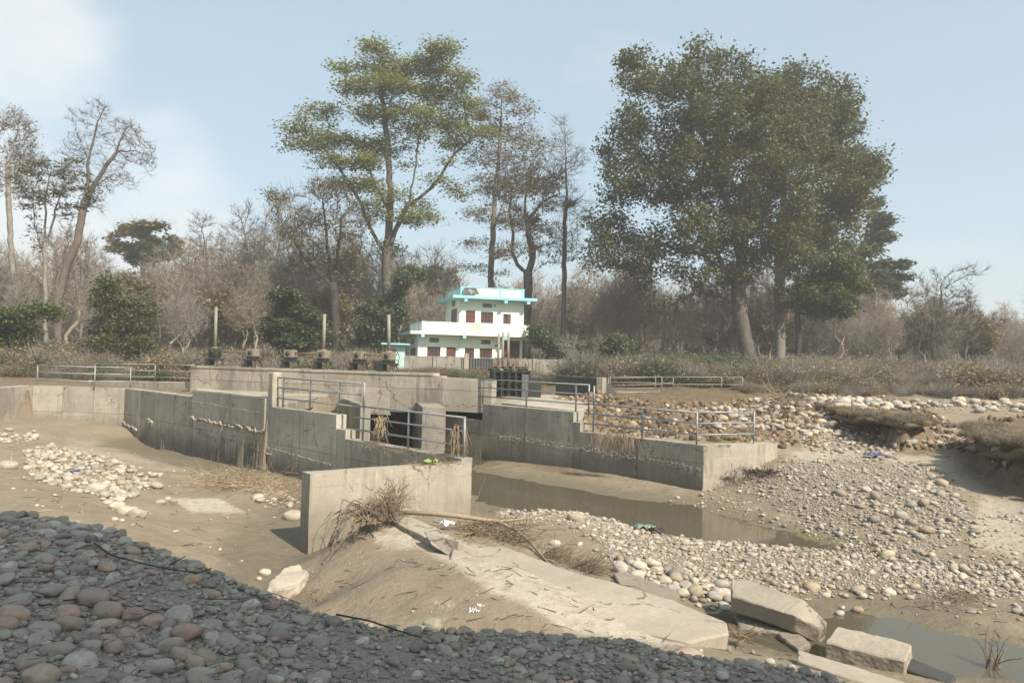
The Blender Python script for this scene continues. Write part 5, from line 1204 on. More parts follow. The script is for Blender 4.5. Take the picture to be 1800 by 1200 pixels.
def fines(poly, area, box, n_, r0, r1, probs=pr, edge=16, minz=-.01):
    x, y, z, px, py = candidates(*box, n_); m_ = sstep(-edge, edge, sdpoly(px+fbm(x*1.3, y*1.3, 70)*30, py+fbm(x*1.3+9, y*1.3, 74)*16, poly))
    ok = (RS.rand(len(x)) < m_) & (sdpoly(x, y, P_bank) < -.9) & (z > minz); x, y, z = x[ok], y[ok], z[ok]
    add_stones(x, y, z, r0+(r1-r0)*RS.rand(len(x))**3, PM, probs, area, sink=.3)
fines(P_bar, 'bar', (-2, 12, 12, 24), 46000, .010, .034); fines(P_hump, 'hump', (5, 18, 15, 27), 42000, .010, .038, [.12, .3, .42, .1, .06])
fines([(1230, 850), (1300, 820), (1560, 790), (1700, 830), (1900, 1000), (1900, 1060), (1500, 1000), (1350, 930), (1240, 900)], 'hump', (3, 20, 12, 30), 6000, .012, .045, edge=30)
fines([(0, 750), (250, 790), (520, 850), (520, 920), (440, 1010), (200, 930), (0, 890)], 'left', (-22, -3, 12, 36), 1500, .012, .05, [.4, .3, .1, .1, .1], 30)
fines([(540, 1000), (700, 920), (1000, 1000), (1280, 1110), (1100, 1130), (700, 1090)], 'mound', (-5, 6, 9, 17), 1400, .006, .022, edge=20)
# single boulders at known places: px, py, size px wide, material, z guess by ground
BL = [(990, 912, 34, 's_grey'), (1012, 915, 30, 'p_tan'), (975, 958, 22, 'p_pale_grey'), (1560, 978, 30, 'p_tan'), (1630, 935, 26, 'p_tan'), (1428, 1036, 30, 'p_tan'), (1510, 1040, 26, 'p_cream'), (1563, 1043, 22, 'p_cream'), (1608, 1033, 18, 'p_tan'), (1452, 1048, 18, 'p_cream'),
      (1508, 1074, 20, 'p_brown'), (1477, 1080, 18, 'p_pale_grey'), (1600, 1052, 16, 'p_cream'), (1168, 1024, 26, 'p_cream'), (1120, 1012, 26, 'p_cream'), (1268, 1045, 30, 'p_cream'), (1268, 1030, 28, 'p_pale_grey'), (225, 903, 36, 'p_cream'), (240, 908, 32, 'p_cream'), (201, 914, 14, 'p_cream'), (214, 916, 12, 'p_cream'),
      (454, 878, 24, 'p_cream'), (495, 873, 24, 'p_cream'), (512, 880, 20, 'p_pale_grey'), (515, 912, 34, 'p_cream'), (466, 1008, 22, 'p_cream'), (455, 1018, 12, 'p_cream'), (281, 884, 18, 'p_cream'), (295, 878, 12, 'p_cream'), (170, 866, 42, 'p_pale_grey'), (12, 823, 34, 's_grey'), (157, 803, 12, 'p_cream'), (130, 804, 14, 'p_tan'),
      (1152, 1160, 42, 's_pale_grey'), (1208, 1164, 58, 's_reddish'), (1065, 1180, 54, 's_brown'), (880, 1165, 58, 's_blue_grey'), (678, 1152, 40, 's_brown'), (870, 1138, 34, 's_pale_grey'), (1100, 1184, 34, 's_blue_grey'), (1140, 1186, 40, 's_blue_grey'), (1055, 1162, 30, 's_grey'),
      (85, 975, 46, 's_greenish'), (325, 1000, 32, 's_brown'), (190, 1082, 56, 's_reddish'), (165, 1060, 60, 's_reddish'), (235, 1086, 42, 's_reddish'), (115, 1020, 50, 's_brown'), (20, 1090, 60, 's_reddish'), (160, 1140, 40, 's_blue_grey'), (330, 1118, 50, 's_reddish'), (185, 1128, 34, 's_reddish'), (130, 1050, 44, 's_pale_grey'), (300, 1140, 44, 's_brown'), (120, 1105, 50, 's_brown'),
      (740, 1115, 34, 's_grey'), (640, 1110, 40, 's_dark'), (760, 1102, 34, 's_greenish'), (840, 1130, 40, 's_brown')]
for bx, by, wpx, mt in BL:
    z_ = 1.0
    p = PZ(bx, by, z_)
    for k in range(14):
        z_ = .5*z_+.5*gz1(p.x, p.y); p = PZ(bx, by, z_)
    rr = wpx*.5*p.y/F*.95
    stones[:] = [s for s in stones if (s[0]-p.x)**2+(s[1]-p.y)**2 > ((rr+s[3])*.72)**2]
    stones.append((p.x, p.y, z_+rr*.25, rr*1.1, rr*.85, rr*.68, RS.uniform(-.15, .15), RS.uniform(-.15, .15), RS.uniform(-.5, .5), mt, RS.randint(NS), 'boulder'))
xk, yk, zk, pxk, pyk = candidates(2, 24, 20, 40, 60000)
sdm = np.full(len(xk), -9.0)
for pl, h, w in cut_w: sdm = np.maximum(sdm, sdpoly(xk, yk, pl))
sd1 = sdpoly(xk, yk, cut_w[0][0]); ok = (((sdm > -1.0) & (sdm < .45)) | ((sd1 > -3.6) & (sd1 < 1.0))) & (RS.rand(len(xk)) < .26) & (zk > 1.3); xk, yk, zk = xk[ok], yk[ok], zk[ok]
add_stones(xk, yk, zk, (.02+.13*RS.rand(len(xk))**2.2), ['s_clod', 's_clod2', 'p_brown', 'p_cream'], [.4, .43, .12, .05], 'clod', flat=(.6, 1.0), sink=.62, tilt=1.2)
S = stones; arr = np.array([s[:9] for s in S]); PX, PY, PD_ = project(arr[:, :3])
# a stone counts by how large it shows; stones hidden behind the free wall or outside the frame do not
size = arr[:, 3]/PD_*F*2; vis = (PX > -5) & (PX < 1805) & (PY < 1204) & (PD_ > .5)
mounds = sdpoly(arr[:, 0], arr[:, 1], P_bank)
vis &= ~((mounds < -.3) & (mounds > -2.0) & (PY > 1050))
isclod = np.array(['clod' in s[9] or s[11] == 'clod' for s in S]); order = np.argsort(-np.where(vis & ~isclod, size, 0)); top = set(order[:290].tolist())
WHERE = {'bank': 'in the shaded cobble bank in the foreground', 'boulder': 'loose on the river bed', 'bar': 'on the gravel bar beside the stream', 'hump': 'on the right gravel heap', 'top': 'on the crest of the eroded bank', 'slope': 'fallen below the eroded bank', 'left': 'in the pale stone patch at the left', 'mound': 'on the silt mound', 'bank_far': 'on the far gravel flat'}
for i in sorted(top):
    s = S[i]; cn = s[9][2:].replace('_', ' '); cn = {'pale grey': 'pale grey', 'blue grey': 'blue-grey'}.get(cn, cn); ar = s[11]
    if ar == 'boulder' and mounds[i] > -.3: ar = 'bank'
    wh = WHERE[ar]; me = meH[(s[9], s[10])]
    o = bpy.data.objects.new('cobble', me); COL.objects.link(o); o.location = s[:3]; o.scale = s[3:6]; o.rotation_euler = s[6:9]
    px_, py_ = PX[i], PY[i]
    if ar == 'bank':
        cols_ = ['at the left edge', 'left of the bent stem', 'below the bent stem', 'left of the silt hollow', 'below the left mound end', 'below the middle mound', 'below the long slab', 'below the square slab end']
        ci = min(7, int(max(0, px_)//165)); ri = 'high up ' if py_ < 1010 else ('halfway down ' if py_ < 1100 else 'low down ')
        wh2 = 'on the shaded bank, '+ri+cols_[ci]
    else: wh2 = wh+(', near its left end' if px_ < {'bar': 1250, 'hump': 1450, 'slope': 1250, 'top': 1500, 'left': 120}.get(ar, 900) else ', towards its right')if ar != 'boulder' else wh+(' left of the wall end' if px_ < 540 else (' by the gravel bar' if px_ < 1300 else ' by the lower pool'))
    sz = 'large' if size[i] > 44 else ('medium' if size[i] > 30 else 'small'); fl_ = 'flattish' if s[5]/s[3] < .5 else 'rounded'
    tagit(o, '%s %s %s cobble %s' % (sz, fl_, cn, wh2.replace('in the pale stone patch at the left', 'in the left pale stone patch').replace('on the crest of the', 'on the').replace('fallen below', 'below')), 'stone', '%s cobbles %s' % (cn, wh))
rest = [i for i in range(len(S)) if i not in top]
def groupof(i): return 'cobble_gravel' if S[i][9].startswith('s_') else ('river_gravel' if arr[i, 0] > -3 else 'pale_gravel')
for nm, cl, names, pre, lb in (('cobble_gravel', colS, SCOL, 's_', 'small cobbles and pebbles of the shaded foreground bank'), ('river_gravel', colP, PCOL, 'p_', 'sunlit gravel of the bars and heaps beside the stream'), ('pale_gravel', colP, PCOL, 'p_', 'scattered pale stones of the left basin')):
    ids = [i for i in rest if groupof(i) == nm]; kx = {pre+k: j for j, (k, _) in enumerate(names)}
    gn_scatter(nm, arr[ids, :3], arr[ids, 6:9], arr[ids, 3:6], [kx[S[i][9]]*NS+S[i][10] for i in ids], cl, lb)
print('stones', len(S))
# ---------------------------------------------------------------- trees
def colonize(att, start_nodes, start_par, step, kill, infl=1e9, iters=220, jit=.12, trop=(0, 0, .08), maxn=8000, rs=None):
    nodes = [np.array(v, float) for v in start_nodes]; par = list(start_par)
    att = np.array(att, float); NN = np.array(nodes)
    d = np.linalg.norm(att[:, None]-NN[None], axis=2); near = d.argmin(1); nd = d.min(1); alive = np.ones(len(att), bool); tr = np.array(trop)
    for it in range(iters):
        ids = np.where(alive & (nd < infl))[0]
        if len(ids) == 0 or len(nodes) > maxn: break
        vec = att[ids]-np.array(nodes)[near[ids]]; vec /= (np.linalg.norm(vec, axis=1)[:, None]+1e-9)
        acc = {}
        sums = np.zeros((len(nodes), 3)); np.add.at(sums, near[ids], vec); us = np.unique(near[ids]); new = []
        for u_ in us:
            dv = sums[u_]; nl = np.linalg.norm(dv)
            if nl < 1e-3: dv = rs.randn(3)
            else: dv = dv/nl
            dv = dv+tr+rs.randn(3)*jit; dv /= np.linalg.norm(dv); new.append((u_, nodes[u_]+dv*step))
        n0 = len(nodes)
        for u_, p in new: nodes.append(p); par.append(int(u_))
        NP = np.array([p for _, p in new]); aid = np.where(alive)[0]
        dd_ = np.linalg.norm(att[aid][:, None]-NP[None], axis=2); mi_ = dd_.argmin(1); md = dd_.min(1); bt = md < nd[aid]
        nd[aid[bt]] = md[bt]; near[aid[bt]] = n0+mi_[bt]
        alive &= ~(nd < kill)
    return np.array(nodes), np.array(par)
def tree_mesh(nodes, par, r_tip, expo, rmax, min_r=0, sides=(8, 5, 3), root_flare=1.5, twigs=0, twig_len=.8, twig_r=.02, rs=None, curl=.5):
    n_ = len(nodes); ch = [[] for _ in range(n_)]
    for i in range(1, n_):
        if par[i] >= 0: ch[par[i]].append(i)
    acc = np.zeros(n_); order = range(n_-1, -1, -1); tips = []
    for i in order:
        if not ch[i]: acc[i] = r_tip**expo; tips.append(i)
        if par[i] >= 0: acc[par[i]] += acc[i]
    rad = acc**(1/expo); k = rmax/rad[0]
    rad = r_tip+(rad-r_tip)*((rmax-r_tip)/(rad[0]-r_tip+1e-9)); q_ = np.clip(rad/rmax, 0, 1); rad = np.maximum(r_tip, rmax*q_**1.45)
    zg = nodes[0][2]; rad = rad*(1+(root_flare-1)*np.exp(-(nodes[:, 2]-zg)/.8)*(rad > rmax*.6))
    V = []; Fc = []; nv = 0
    stack = [(-1, 0)]; chains = []
    while stack:
        p0, i = stack.pop(); c_ = [p0] if p0 >= 0 else []; c_.append(i)
        while ch[i]:
            srt = sorted(ch[i], key=lambda q: -rad[q])
            for q in srt[1:]: stack.append((i, q))
            i = srt[0]; c_.append(i)
        chains.append(c_)
    chainsP = [(nodes[c_], np.minimum(rad[c_], rad[c_[min(1, len(c_)-1)]]*1.0) if c_[0] != 0 else rad[c_]) for c_ in chains if len(c_) > 1]
    if twigs:
        thin = np.where(rad < max(r_tip*2.2, .05))[0]
        pk = rs.choice(thin, twigs)
        for q in pk:
            d = rs.randn(3); d[2] = abs(d[2])*.6+.1
            if par[q] >= 0: d = d*.8+(nodes[q]-nodes[par[q]])/(np.linalg.norm(nodes[q]-nodes[par[q]])+1e-6)*1.0
            d /= np.linalg.norm(d); L_ = twig_len*rs.uniform(.5, 1.4); P = [nodes[q]]
            for s in range(3): d = d+rs.randn(3)*curl*.4+np.array([0, 0, .08]); d /= np.linalg.norm(d); P.append(P[-1]+d*L_/3)
            chainsP.append((np.array(P), np.array([twig_r, twig_r*.8, twig_r*.6, twig_r*.35])))
    for P, rr in chainsP:
        m_ = len(P); s = sides[0] if rr[0] > rmax*.35 else (sides[1] if rr[0] > .06 else sides[2])
        T = np.empty_like(P); T[1:-1] = P[2:]-P[:-2]; T[0] = P[1]-P[0]; T[-1] = P[-1]-P[-2]; T /= (np.linalg.norm(T, axis=1)[:, None]+1e-9)
        ref = np.array([0.31, .95, .05]) if abs(T[0][2]) > .5 else np.array([0.05, .1, 1.0])
        U = np.cross(T, ref); U /= (np.linalg.norm(U, axis=1)[:, None]+1e-9); W = np.cross(T, U); a = np.arange(s)*2*math.pi/s
        ring = P[:, None]+(U[:, None]*np.cos(a)[None, :, None]+W[:, None]*np.sin(a)[None, :, None])*rr[:, None, None]
        V.append(ring.reshape(-1, 3)); i0 = nv+(np.arange(m_-1)[:, None]*s+np.arange(s)[None]).ravel(); i1 = nv+(np.arange(m_-1)[:, None]*s+(np.arange(s)[None]+1) % s).ravel()
        Fc.append(np.c_[i0, i1, i1+s, i0+s]); nv += m_*s
    return np.concatenate(V), np.concatenate(Fc), rad
def leaves_mesh(name, C, size, rs, flat=.5, matl=None, jitter=.4, fold=.3, elong=1.5):
    n_ = len(C); C = C+rs.randn(n_, 3)*jitter*np.array([1, 1, max(.35, 1-.55*flat)])
    nrm = rs.randn(n_, 3); nrm[:, 2] = np.abs(nrm[:, 2])+flat*2; nrm /= np.linalg.norm(nrm, axis=1)[:, None]
    t_ = rs.randn(n_, 3); t_ -= nrm*(t_*nrm).sum(1)[:, None]; t_ /= np.linalg.norm(t_, axis=1)[:, None]; w = np.cross(nrm, t_)
    s = (size*rs.uniform(.6, 1.35, n_))[:, None]
    V = np.stack([C-t_*s*elong*.5, C+w*s*.45+nrm*s*fold*.3, C+t_*s*elong*.5-nrm*s*fold*.3, C-w*s*.45+nrm*s*fold*.3], 1).reshape(-1, 3)
    me = fast_mesh(name, V, np.arange(n_*4).reshape(-1, 4)); a = me.attributes.new('rnd', 'FLOAT', 'POINT'); a.data.foreach_set('value', np.repeat(rs.rand(n_), 4).astype(np.float32))
    me.materials.append(matl); return me
def blobs_to_pts(bl, Y, dens, rs, depth=.8, shell=.5, local=None):
    out = []
    for b in bl:
        px, py, rx, ry = b[:4]; c_ = PD(px, py, Y); rx *= Y/F; ry *= Y/F; rd = max(rx, ry*.8)*depth if len(b) < 5 else b[4]; off_y = b[5] if len(b) > 5 else rs.uniform(-1, 1)*2.0
        k = max(4, int(dens*rx*ry)); q = rs.randn(k, 3); q /= np.linalg.norm(q, axis=1)[:, None]; q *= (rs.rand(k)**(1/3*shell*2) if shell < 1 else 1)[:, None] if shell < 1 else 1
        out.append(np.array([c_.x, c_.y+off_y, c_.z])+q*np.array([rx, rd, ry]))
    return np.concatenate(out)
def limb(pts, Y, step):
    """pixel polyline -> list of world points at spacing step"""
    P = [np.array(PD(p[0], p[1], Y+(p[2] if len(p) > 2 else 0))) for p in pts]; out = [P[0]]
    for a, b in zip(P[:-1], P[1:]):
        L_ = np.linalg.norm(b-a); k = max(1, int(L_/step))
        for i in range(1, k+1): out.append(a+(b-a)*i/k)
    return out
def make_tree(name, label, cat, trunk, limbs, bl, Y, step, kill, dens, r_tip, expo, rmax, bark, leaf=None, nleaf=0, lsize=.3, ljit=.45, flat=.5, twigs=0, twl=.9, twr=.02, seed=0, group=None, sink=.6, jit=.12, trop=(0, 0, .08), leaf2=None, elong=1.5, curl=.5, depth=.8):
    rs = np.random.RandomState(seed)
    base = limb(trunk, Y, step); gz_ = float(ground(np.array([base[0][0]]), np.array([base[0][1]]))[0]); base[0][2] = min(base[0][2], gz_-.3)
    wig = rs.randn(len(base), 3)*step*.05; base = [b+w_*(i > 0) for i, (b, w_) in enumerate(zip(base, wig))]
    nodes = list(base); par = [-1]+list(range(len(base)-1))
    for lb in limbs:
        L_ = limb(lb, Y, step); arr_ = np.array(nodes); k = int(np.linalg.norm(arr_-L_[0], axis=1).argmin()); pr_ = k
        for q in L_[1:]: nodes.append(q+rs.randn(3)*step*.08); par.append(pr_); pr_ = len(nodes)-1
    att = blobs_to_pts(bl, Y, dens, rs, depth)
    nodes, par = colonize(att, nodes, par, step, kill, jit=jit, trop=trop, rs=rs)
    V, Fc, rad = tree_mesh(nodes, par, r_tip, expo, rmax, twigs=twigs, twig_len=twl, twig_r=twr, rs=rs, curl=curl)
    t = thing(name, (base[0][0], base[0][1], gz_), label, cat, group); o0 = np.array([base[0][0], base[0][1], gz_])
    me = fast_mesh('trunk', V-o0, Fc, True); me.materials.append(bark); tr_ = bpy.data.objects.new('trunk', me); COL.objects.link(tr_); tr_.parent = t
    if nleaf:
        thin = np.where(rad < max(r_tip*2.5, .05))[0]; thin = thin[thin > len(base)]
        C = nodes[rs.choice(thin, nleaf)]; ml = leaves_mesh('crown', C-o0, lsize, rs, flat, leaf, ljit, elong=elong)
        cr_ = bpy.data.objects.new('crown', ml); COL.objects.link(cr_); cr_.parent = t
    return t
def zz(l, ox, oy, s): return [(ox+b[0]/s, oy+b[1]/s, b[2]/s, b[3]/s) for b in l]
# 1 tall layered tree left of the house
B1 = zz([(410, 80, 60, 28), (660, 105, 60, 25), (300, 160, 50, 20), (470, 150, 80, 40), (600, 150, 90, 40), (700, 190, 70, 40), (340, 240, 60, 25), (230, 300, 70, 28), (140, 385, 60, 22), (120, 440, 40, 12), (500, 240, 80, 40), (620, 230, 80, 45), (720, 270, 60, 35), (420, 330, 100, 32), (560, 330, 90, 40), (660, 340, 70, 35), (260, 400, 80, 26), (200, 440, 60, 22), (350, 410, 80, 26), (450, 430, 80, 30), (560, 400, 60, 30), (690, 410, 50, 22), (790, 400, 70, 20), (270, 490, 80, 24), (380, 500, 80, 26), (660, 490, 40, 16), (300, 560, 70, 26), (400, 575, 90, 26), (480, 620, 60, 22), (640, 560, 50, 20), (700, 590, 60, 16), (380, 650, 70, 20), (460, 680, 60, 20), (590, 705, 80, 18), (460, 795, 60, 18), (560, 640, 50, 16)], 450, 40, 2)
make_tree('layered_tree', 'tallest tree left of the house, with layered yellow-green foliage', 'tree', [(686, 655), (684, 580), (682, 500), (681, 440), (684, 400), (687, 340)],
    [[(681, 440), (698, 400), (718, 360), (730, 300), (735, 240)], [(682, 455), (655, 410), (630, 350), (600, 300), (560, 250)], [(687, 340), (682, 270), (675, 190), (662, 120)], [(687, 380), (662, 330), (640, 270)], [(718, 360), (760, 330), (800, 270), (830, 242)], [(690, 300), (712, 290), (728, 285)]],
    B1, 80, .6, .7, 18, .035, 2.2, .62, M['bark'], M['leaf_sal'], 42000, .21, .68, 1.0, seed=11, trop=(0, 0, .03))
# 2 great spreading tree on the right
B2 = [(1120, 130, 42, 36, 5), (1200, 115, 45, 26, 5), (1275, 116, 38, 22, 5), (1180, 190, 85, 60, 7), (1105, 235, 52, 48, 5), (1290, 210, 90, 66, 8), (1330, 158, 50, 34, 6), (1100, 320, 50, 48, 5), (1180, 310, 80, 60, 8), (1280, 310, 100, 70, 9), (1370, 330, 80, 70, 8), (1075, 395, 42, 42, 4), (1120, 440, 55, 40, 5), (1210, 410, 70, 50, 7), (1300, 410, 70, 50, 7), (1090, 460, 45, 22, 4), (1170, 470, 45, 25, 5), (1230, 490, 40, 20, 4), (1250, 240, 100, 90, 9), (1400, 250, 60, 60, 6), (1380, 420, 60, 45, 6), (1290, 480, 40, 25, 5), (1050, 380, 26, 24, 3), (1060, 430, 28, 26, 4), (1040, 470, 24, 14, 3), (1350, 380, 60, 60, 7), (1330, 250, 60, 60, 7), (1345, 470, 40, 30, 5)]
make_tree('spreading_tree', 'huge dark spreading tree on the right with a thick forking trunk', 'tree', [(1320, 662), (1312, 610), (1302, 560), (1298, 510), (1302, 470), (1308, 430)],
    [[(1304, 545), (1275, 525), (1240, 515), (1212, 518), (1180, 535), (1158, 546), (1138, 530), (1120, 500)], [(1300, 500), (1260, 465), (1225, 445), (1190, 440), (1150, 420)], [(1302, 460), (1290, 400), (1270, 330), (1240, 250), (1210, 170)], [(1308, 430), (1320, 370), (1330, 280), (1320, 180)], [(1302, 480), (1330, 445), (1360, 425), (1400, 400)], [(1240, 515), (1215, 490), (1200, 460)], [(1275, 470), (1240, 410), (1190, 350), (1140, 280)]],
    B2, 72, .65, .8, 8.0, .035, 2.2, .68, M['bark'], M['leaf_dark'], 84000, .22, .50, .35, seed=12)
B3 = [(1370, 150, 45, 40, 5), (1425, 155, 46, 30, 5), (1462, 195, 38, 42, 5), (1425, 225, 72, 58, 6), (1480, 255, 36, 40, 5), (1510, 300, 40, 45, 5), (1470, 320, 60, 55, 6), (1530, 290, 32, 38, 4), (1450, 400, 60, 45, 6), (1500, 370, 55, 38, 5), (1420, 470, 55, 40, 5), (1460, 505, 55, 30, 5), (1390, 520, 40, 25, 4), (1490, 460, 40, 35, 5)]
make_tree('straight_trunk_tree', 'dark leafy tree with a smooth straight pale trunk just right of the huge one', 'tree', [(1370, 668), (1370, 600), (1370, 520), (1372, 440), (1378, 380)], [[(1378, 380), (1410, 300), (1440, 220)], [(1374, 420), (1430, 380), (1490, 330)], [(1370, 540), (1410, 510), (1450, 495)], [(1378, 380), (1375, 280), (1372, 190)]],
    B3, 79, .7, .85, 8.0, .035, 2.2, .55, M['bark_pale'], M['leaf_mid'] if 0 else M['leaf_dark'], 50000, .24, .52, .35, seed=13)
make_tree('evergreen_tree', 'darker evergreen tree behind the right edge of the big crown', 'tree', [(1500, 660), (1505, 560), (1515, 450), (1530, 370)], [], [(1540, 385, 24, 16), (1548, 420, 26, 14), (1530, 440, 30, 14), (1555, 470, 36, 10), (1520, 480, 45, 14), (1580, 490, 30, 9), (1540, 510, 60, 14), (1500, 530, 60, 18), (1545, 355, 14, 12), (1560, 400, 14, 8)], 96, .9, 1.1, 6, .04, 2.2, .4, M['bark_dark'], M['leaf_deep'], 12000, .42, .5, .8, seed=14)
# 4 sparse tree behind the house
B4 = [(880, 170, 40, 20), (850, 200, 35, 22), (915, 195, 32, 22), (890, 225, 60, 26), (840, 270, 34, 24), (940, 270, 32, 26), (895, 280, 45, 26), (850, 320, 40, 22), (920, 325, 40, 22), (835, 375, 34, 18), (905, 380, 40, 22), (830, 430, 36, 14), (880, 440, 34, 14), (825, 472, 32, 10), (868, 480, 34, 10)]
make_tree('sparse_tree', 'tall thin-crowned brownish tree rising behind the house', 'tree', [(860, 650), (861, 560), (863, 470), (868, 380), (875, 290), (880, 220), (882, 170)], [[(866, 400), (880, 370), (893, 330)], [(873, 310), (858, 300), (845, 280)]], B4, 84, .55, .65, 24, .02, 2.1, .33, M['bark_mid'], M['leaf_brown'], 8500, .2, .5, 1.0, twigs=2600, twl=1.0, twr=.014, seed=15)
# 5 twisted dark tree
B5 = [(890, 330, 40, 30), (930, 310, 40, 30), (960, 350, 30, 30), (900, 390, 34, 26), (945, 400, 34, 24), (975, 300, 26, 20), (915, 440, 40, 12), (965, 440, 30, 12), (885, 450, 20, 14)]
make_tree('twisted_tree', 'dark twisted tree with crooked limbs just right of the house', 'tree', [(926, 650), (926, 560), (928, 500), (927, 480)], [[(927, 485), (910, 465), (900, 440), (902, 410), (895, 370), (900, 330)], [(927, 482), (936, 455), (935, 430), (928, 410), (932, 380), (955, 355), (985, 340)], [(930, 486), (948, 470), (962, 462), (985, 462), (1005, 455), (1005, 420)], [(934, 440), (955, 432), (985, 425), (1005, 410)], [(928, 410), (922, 370), (925, 330)]],
    B5, 78, .5, .55, 30, .025, 2.1, .46, M['bark_dark'], M['leaf_brown'], 3600, .2, .4, .6, twigs=1800, twl=1.2, twr=.02, seed=16)
B6 = [(990, 215, 16, 24), (985, 260, 26, 30), (1005, 290, 28, 34), (985, 340, 34, 34), (1010, 380, 32, 30), (985, 420, 34, 28), (1010, 450, 24, 18), (970, 300, 20, 24)]
make_tree('bare_tall_tree', 'slender leafless tree with fine upright twigs between the twisted tree and the huge one', 'tree', [(986, 650), (990, 580), (992, 500), (992, 420), (996, 340), (994, 260), (992, 210)], [[(992, 560), (1005, 545), (1012, 520)]], B6, 80, .5, .5, 50, .02, 2.0, .25, M['bark_mid'], None, 0, twigs=2600, twl=.9, twr=.013, seed=17, trop=(0, 0, .35), curl=.3)
# 7 dark tree left of the layered one
B7 = [(560, 330, 26, 22), (590, 340, 26, 24), (545, 390, 36, 24), (590, 400, 36, 30), (620, 430, 28, 30), (560, 450, 40, 26), (530, 430, 30, 22), (600, 470, 30, 22), (630, 380, 22, 26), (485, 345, 16, 10), (510, 350, 16, 10), (500, 400, 26, 16), (520, 470, 30, 16)]
make_tree('dark_leafy_tree', 'dark tree with an arching left limb, left of the layered tree', 'tree', [(592, 660), (590, 590), (588, 530), (585, 500), (594, 440), (600, 380)], [[(585, 505), (560, 480), (530, 445), (505, 410), (488, 375), (470, 340)], [(588, 520), (615, 490), (640, 470)], [(590, 600), (610, 575), (622, 540), (615, 515)], [(585, 500), (575, 430), (570, 370)]],
    B7, 76, .5, .6, 26, .025, 2.1, .42, M['bark_dark'], M['leaf_brown'], 5200, .18, .45, .5, twigs=2000, twl=1.1, twr=.018, seed=18)
# left group
def z3(l): return [(x/2.352, 150+y/2.352) for x, y in l]
B8 = zz([(340, 140, 50, 40), (420, 110, 50, 50), (450, 170, 60, 60), (520, 180, 50, 40), (560, 200, 50, 40), (600, 250, 50, 40), (560, 290, 60, 40), (610, 330, 30, 36), (480, 240, 60, 50), (380, 220, 50, 60), (500, 300, 60, 40), (470, 370, 60, 40), (520, 400, 36, 30), (430, 320, 40, 50), (340, 260, 40, 60), (300, 330, 40, 60), (420, 400, 40, 50), (390, 480, 40, 40)], 0, 150, 2.352)
make_tree('bare_crooked_tree', 'large leafless crooked tree leaning right against the clouds at the left', 'tree', z3([(236, 1180), (240, 900), (270, 760), (320, 650), (350, 480), (385, 420), (440, 330)]),
    [z3([(440, 330), (490, 272), (560, 270), (610, 290), (640, 270)]), z3([(350, 480), (365, 380), (362, 300), (335, 235)]), z3([(364, 330), (385, 230), (405, 150), (430, 95)]), z3([(385, 420), (440, 385), (480, 412), (505, 390)]), z3([(470, 292), (500, 220), (525, 170), (560, 180)]), z3([(245, 880), (215, 840), (255, 740), (275, 620), (300, 540), (270, 480)]), z3([(490, 272), (540, 320), (580, 320), (620, 370)])],
    B8, 80, .42, .45, 40, .02, 2.0, .36, M['bark_red'], None, 0, twigs=2600, twl=.7, twr=.015, seed=19, curl=.7, jit=.28)
B9 = [(70, 285, 28, 12), (110, 280, 26, 12), (45, 300, 22, 10), (95, 310, 28, 12), (60, 340, 26, 14), (130, 300, 20, 12), (110, 350, 30, 16), (150, 330, 20, 12), (50, 370, 22, 12), (140, 370, 26, 12), (175, 345, 14, 8), (70, 315, 30, 12)]
make_tree('feathery_tree', 'pale-trunked tree with feathery dark green sprays at the left', 'tree', [(80, 670), (80, 600), (80, 520), (78, 440), (80, 360), (86, 310)], [[(80, 430), (95, 380), (110, 330)], [(80, 450), (60, 400), (58, 350)]], B9, 66, .6, .8, 12, .022, 2.1, .17, M['bark_pale'], M['leaf_dark'], 2900, .15, .42, 1.2, twigs=700, seed=20, elong=2.6)
B10 = [(20, 215, 30, 18), (45, 235, 18, 22), (10, 260, 28, 26), (35, 280, 24, 24), (-10, 230, 26, 30), (-5, 310, 24, 30), (25, 330, 22, 24)]
make_tree('pale_twiggy_tree', 'pale fine-twigged tree cut by the left picture edge', 'tree', [(30, 660), (28, 540), (20, 450), (15, 350), (14, 280)], [], B10, 74, .45, .5, 50, .02, 2.0, .24, M['bark_pale'], M['leaf_dry'], 2600, .14, .4, .4, twigs=2200, twl=.8, twr=.014, seed=21, trop=(0, 0, .2))
B11 = [(215, 400, 22, 12), (250, 398, 26, 10), (285, 405, 24, 12), (305, 420, 18, 14), (240, 420, 40, 14), (210, 440, 26, 12), (290, 445, 26, 12)]
make_tree('ochre_topped_tree', 'broad tree with ochre top and green heart behind the left railing', 'tree', [(250, 640), (250, 560), (252, 470)], [], B11, 112, .9, 1.2, 6, .04, 2.2, .35, M['bark'], M['leaf_yel'], 4200, .4, .5, .9, twigs=500, twl=1.6, seed=22)
make_tree('green_domed_tree', 'dark green rounded tree inside the ochre-topped one', 'tree', [(262, 640), (262, 540), (262, 470)], [], [(240, 430, 24, 12), (270, 425, 30, 12), (262, 445, 45, 14), (285, 455, 24, 12), (235, 455, 24, 10)], 108, .9, 1.2, 8, .04, 2.2, .3, M['bark'], M['leaf_deep'], 5200, .4, .5, .8, seed=23)
def dense(name, label, px, pyb, bl, Y, leaf, nleaf, ls, seed, rmax=.25, fl=.3):
    make_tree(name, label, 'tree', [(px, pyb), (px+2, pyb-30), (px, bl[0][1]+10)], [], bl, Y, .5, .6, 9, .03, 2.2, rmax, M['bark_dark'], leaf, int(nleaf*1.7), ls*.72, .36, fl, seed=seed)
dense('bushy_tree', 'dull green bushy tree standing behind the left railing', 212, 650, [(210, 505, 36, 18), (220, 535, 55, 26), (200, 580, 58, 30), (235, 600, 50, 30), (190, 620, 42, 22), (250, 560, 34, 28), (225, 630, 46, 18)], 58, M['leaf_dark'], 9000, .2, 24)
